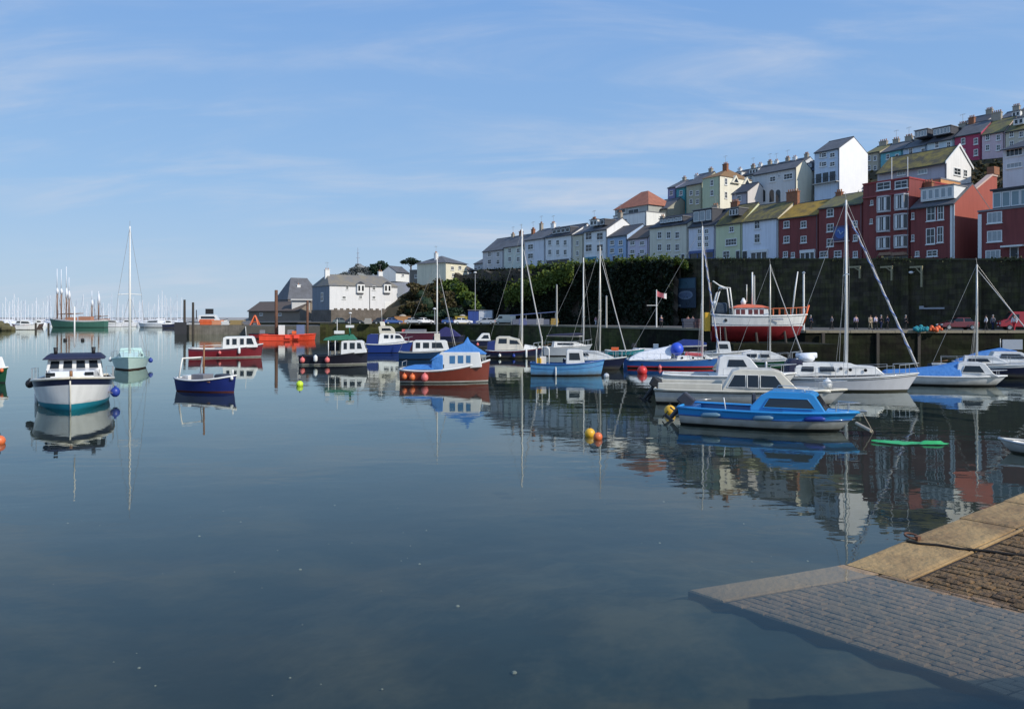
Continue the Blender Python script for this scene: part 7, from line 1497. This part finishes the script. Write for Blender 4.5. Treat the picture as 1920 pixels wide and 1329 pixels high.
p, a = wallplace(1709, 511, -.9); o = empty('wall_lamp', p, a); tag(o, 'small white lamp on the harbour wall beside the rightmost drain pipe', 'lamp'); MB().ball((0, -.1, 0), .3, 10, 7, .6).build('shade', WHITEF, o); MB().tube([(0, .8, .1), (0, 0, .15)], .04, 6).build('bracket', STEEL, o)
o = MB().box0(-1.0, 1.0, -.05, .05, -.5, .5).build('quay_sign', mat('plate_blue_grey', (.26, .30, .36), .6), loc=(far_at(1898, 77.1).x, 77.1, 1.05)); tag(o, 'pale blue grey sign fixed to the quay face at right edge', 'sign')

# people standing and walking on the quay
GPE = 'people on the quay'
def skinmesh(name, m, parent, verts, edges, rad, sub=1):
    me = bpy.data.meshes.new(name); me.from_pydata(verts, edges, []); me.materials.append(m)
    o = bpy.data.objects.new(name, me); COL.objects.link(o); o.parent = parent
    md = o.modifiers.new('skin', 'SKIN'); md.use_smooth_shade = True
    sv = me.skin_vertices[0].data
    for i, r_ in enumerate(rad): sv[i].radius = (r_, r_) if not isinstance(r_, tuple) else r_
    sv[0].use_root = True
    s2 = o.modifiers.new('sub', 'SUBSURF'); s2.levels = sub; s2.render_levels = sub
    return o
def person(label, px, D, top, legs, hair, head=0, stride=.18, bag=None, z=QZ, h=1.72):
    p = quay_y(px, D); p.z = z; r = empty('person', p, R(head)); tag(r, label, 'person', GPE); k = h / 1.72; st = stride
    V_ = lambda *a: tuple(q * k for q in a)
    body = [V_(0, 0, .92), V_(0, 0, 1.15), V_(.01, 0, 1.38), V_(.02, 0, 1.48), V_(.03, 0, 1.57), V_(.04, 0, 1.68),
            V_(0, .10, .86), V_(st * .5, .10, .48), V_(st, .10, .08), V_(st + .13, .10, .04), V_(0, -.10, .86), V_(-st * .2, -.10, .48), V_(-st, -.10, .09), V_(-st + .12, -.10, .04),
            V_(.01, .19, 1.40), V_(-st * .4, .24, 1.13), V_(st * .2, .24, .88), V_(st * .3, .24, .80), V_(.01, -.19, 1.40), V_(st * .4, -.24, 1.13), V_(st * .7, -.24, .88), V_(st * .8, -.24, .80)]
    ed = [(0, 1), (1, 2), (2, 3), (3, 4), (4, 5), (0, 6), (6, 7), (7, 8), (8, 9), (0, 10), (10, 11), (11, 12), (12, 13), (2, 14), (14, 15), (15, 16), (16, 17), (2, 18), (18, 19), (19, 20), (20, 21)]
    rad = [(.15 * k, .12 * k), (.13 * k, .11 * k), (.15 * k, .11 * k), .055 * k, .085 * k, .085 * k, .085 * k, .06 * k, .04 * k, .035 * k, .085 * k, .06 * k, .04 * k, .035 * k, .05 * k, .042 * k, .03 * k, .028 * k, .05 * k, .042 * k, .03 * k, .028 * k]
    skinmesh('body', SKIN, r, body, ed, rad)
    up = [0, 1, 2, 14, 15, 16, 18, 19, 20]; im = {v: i for i, v in enumerate(up)}
    skinmesh('jacket', top, r, [body[i] for i in up], [(im[a], im[b]) for a, b in ed if a in im and b in im], [tuple(q + .025 for q in (rad[i] if isinstance(rad[i], tuple) else (rad[i],) * 2)) for i in up])
    lo = [0, 6, 7, 8, 10, 11, 12]; im = {v: i for i, v in enumerate(lo)}
    skinmesh('trousers', legs, r, [body[i] for i in lo], [(im[a], im[b]) for a, b in ed if a in im and b in im], [tuple(q + .018 for q in (rad[i] if isinstance(rad[i], tuple) else (rad[i],) * 2)) for i in lo])
    MB().ball(V_(.015, 0, 1.665), .108 * k, 10, 7, 1.02).build('hair', hair, r, smooth=True)
    for q in (st + .06, -st + .05): MB().box(V_(q, .10 if q > .05 + .0 and q == st + .06 else -.10, .05), (.27, .10, .10)).build('shoe', BLACKR, r, bevel=.03)
    return r
fb = lambda n_, c_: mat('cloth_' + n_, c_, .9, .2, 6)
HB, HD, HG = fb('brown_hair', (.06, .035, .02)), fb('dark_hair', (.015, .012, .01)), fb('grey_hair', (.35, .34, .33))
CWH, CNV, CDK, CRD, CBE, CPK, CGY = fb('white', (.72, .72, .74)), fb('navy', (.02, .03, .08)), fb('black', (.02, .02, .022)), fb('red', (.5, .03, .04)), fb('beige', (.36, .30, .20)), fb('pink', (.55, .28, .28)), fb('grey', (.2, .2, .22))
for a in (('person in dark jacket walking near the bow of the trawler', 1520, 100, CNV, CDK, HG, 10), ('person in grey jacket and dark trousers on the quay left of the tall mast', 1560, 99, CGY, CDK, HD, 170), ('person in lilac top just right of the tall white mast', 1605, 95, fb('lilac', (.34, .30, .44)), CDK, HB, 80),
          ('person in beige coat standing beneath the middle drain pipe', 1632, 96, CBE, CBE, HB, -90), ('person in pale lilac top and dark trousers beside the beige coat', 1642, 94, fb('pale_lilac', (.48, .46, .60)), CDK, HD, 100), ('person in black jacket among the group by the wall', 1652, 97, CDK, CNV, HG, 20), ('person in dark blue jacket at the right of the group by the wall', 1664, 97, CNV, CDK, HB, 180),
          ('person in dark coat alone midway along the quay', 1698, 95, CDK, CDK, HG, 0), ('person in white shirt walking left of the slanting furled sail', 1849, 88, CWH, CDK, HD, 160), ('person in grey jacket beside the white shirt', 1862, 90, CGY, CNV, HG, 190), ('person in bright white top next to the red van', 1902, 82, CWH, CRD, HD, 200),
          ('person in red top standing behind the tented blue yacht mast', 1290, 126, fb('coral', (.55, .14, .12)), CDK, HB, 60), ('person in pink top near the trawler stern', 1299, 124, CPK, CDK, HD, 200), ('person in white trousers by the wall between the two mast lines', 1117, 150, fb('rose', (.45, .20, .24)), CWH, HB, 30), ('person in dark jacket beside the flagpole', 1240, 115, CNV, CDK, HG, 100)): person(*a)
# small bright gear on the quay edge
for px, D_, m_, nm, lab, dd in ((1731, 77.3, mat('turquoise_net', (.03, .26, .30), .9, .3, 6), 'net_heap', 'small turquoise heap of net on the quay edge', (1.3, .5, .35)), (1757, 77.3, ORANGE, 'net_heap', 'small orange heap of floats on the quay edge', (1.2, .5, .3))):
    mb = MB(); [mb.ball((rn.uniform(-.5, .5) * dd[0], rn.uniform(-.5, .5) * dd[1], rn.uniform(0, dd[2])), rn.uniform(.12, .24), 7, 5) for _ in range(16)]
    tag(mb.build(nm, m_, loc=(far_at(px, D_).x, D_ + .4, QZ + .16), smooth=True), lab, 'net')

GT = 'timber fender piles against the quay face'
for px, lab in ((1543, 'timber fender pile on the quay face between the trawler and the tall white mast'), (1645, 'timber fender pile on the quay face below the group of people'), (1722, 'timber fender pile on the quay face below the turquoise net heap')):
    o = MB().box0(-.14, .14, -.12, .12, -2, 2.2).build('timber_fender', OLDWOOD, loc=(far_at(px, 78.1).x, 78.05, 0)); tag(o, lab, 'pile', GT)
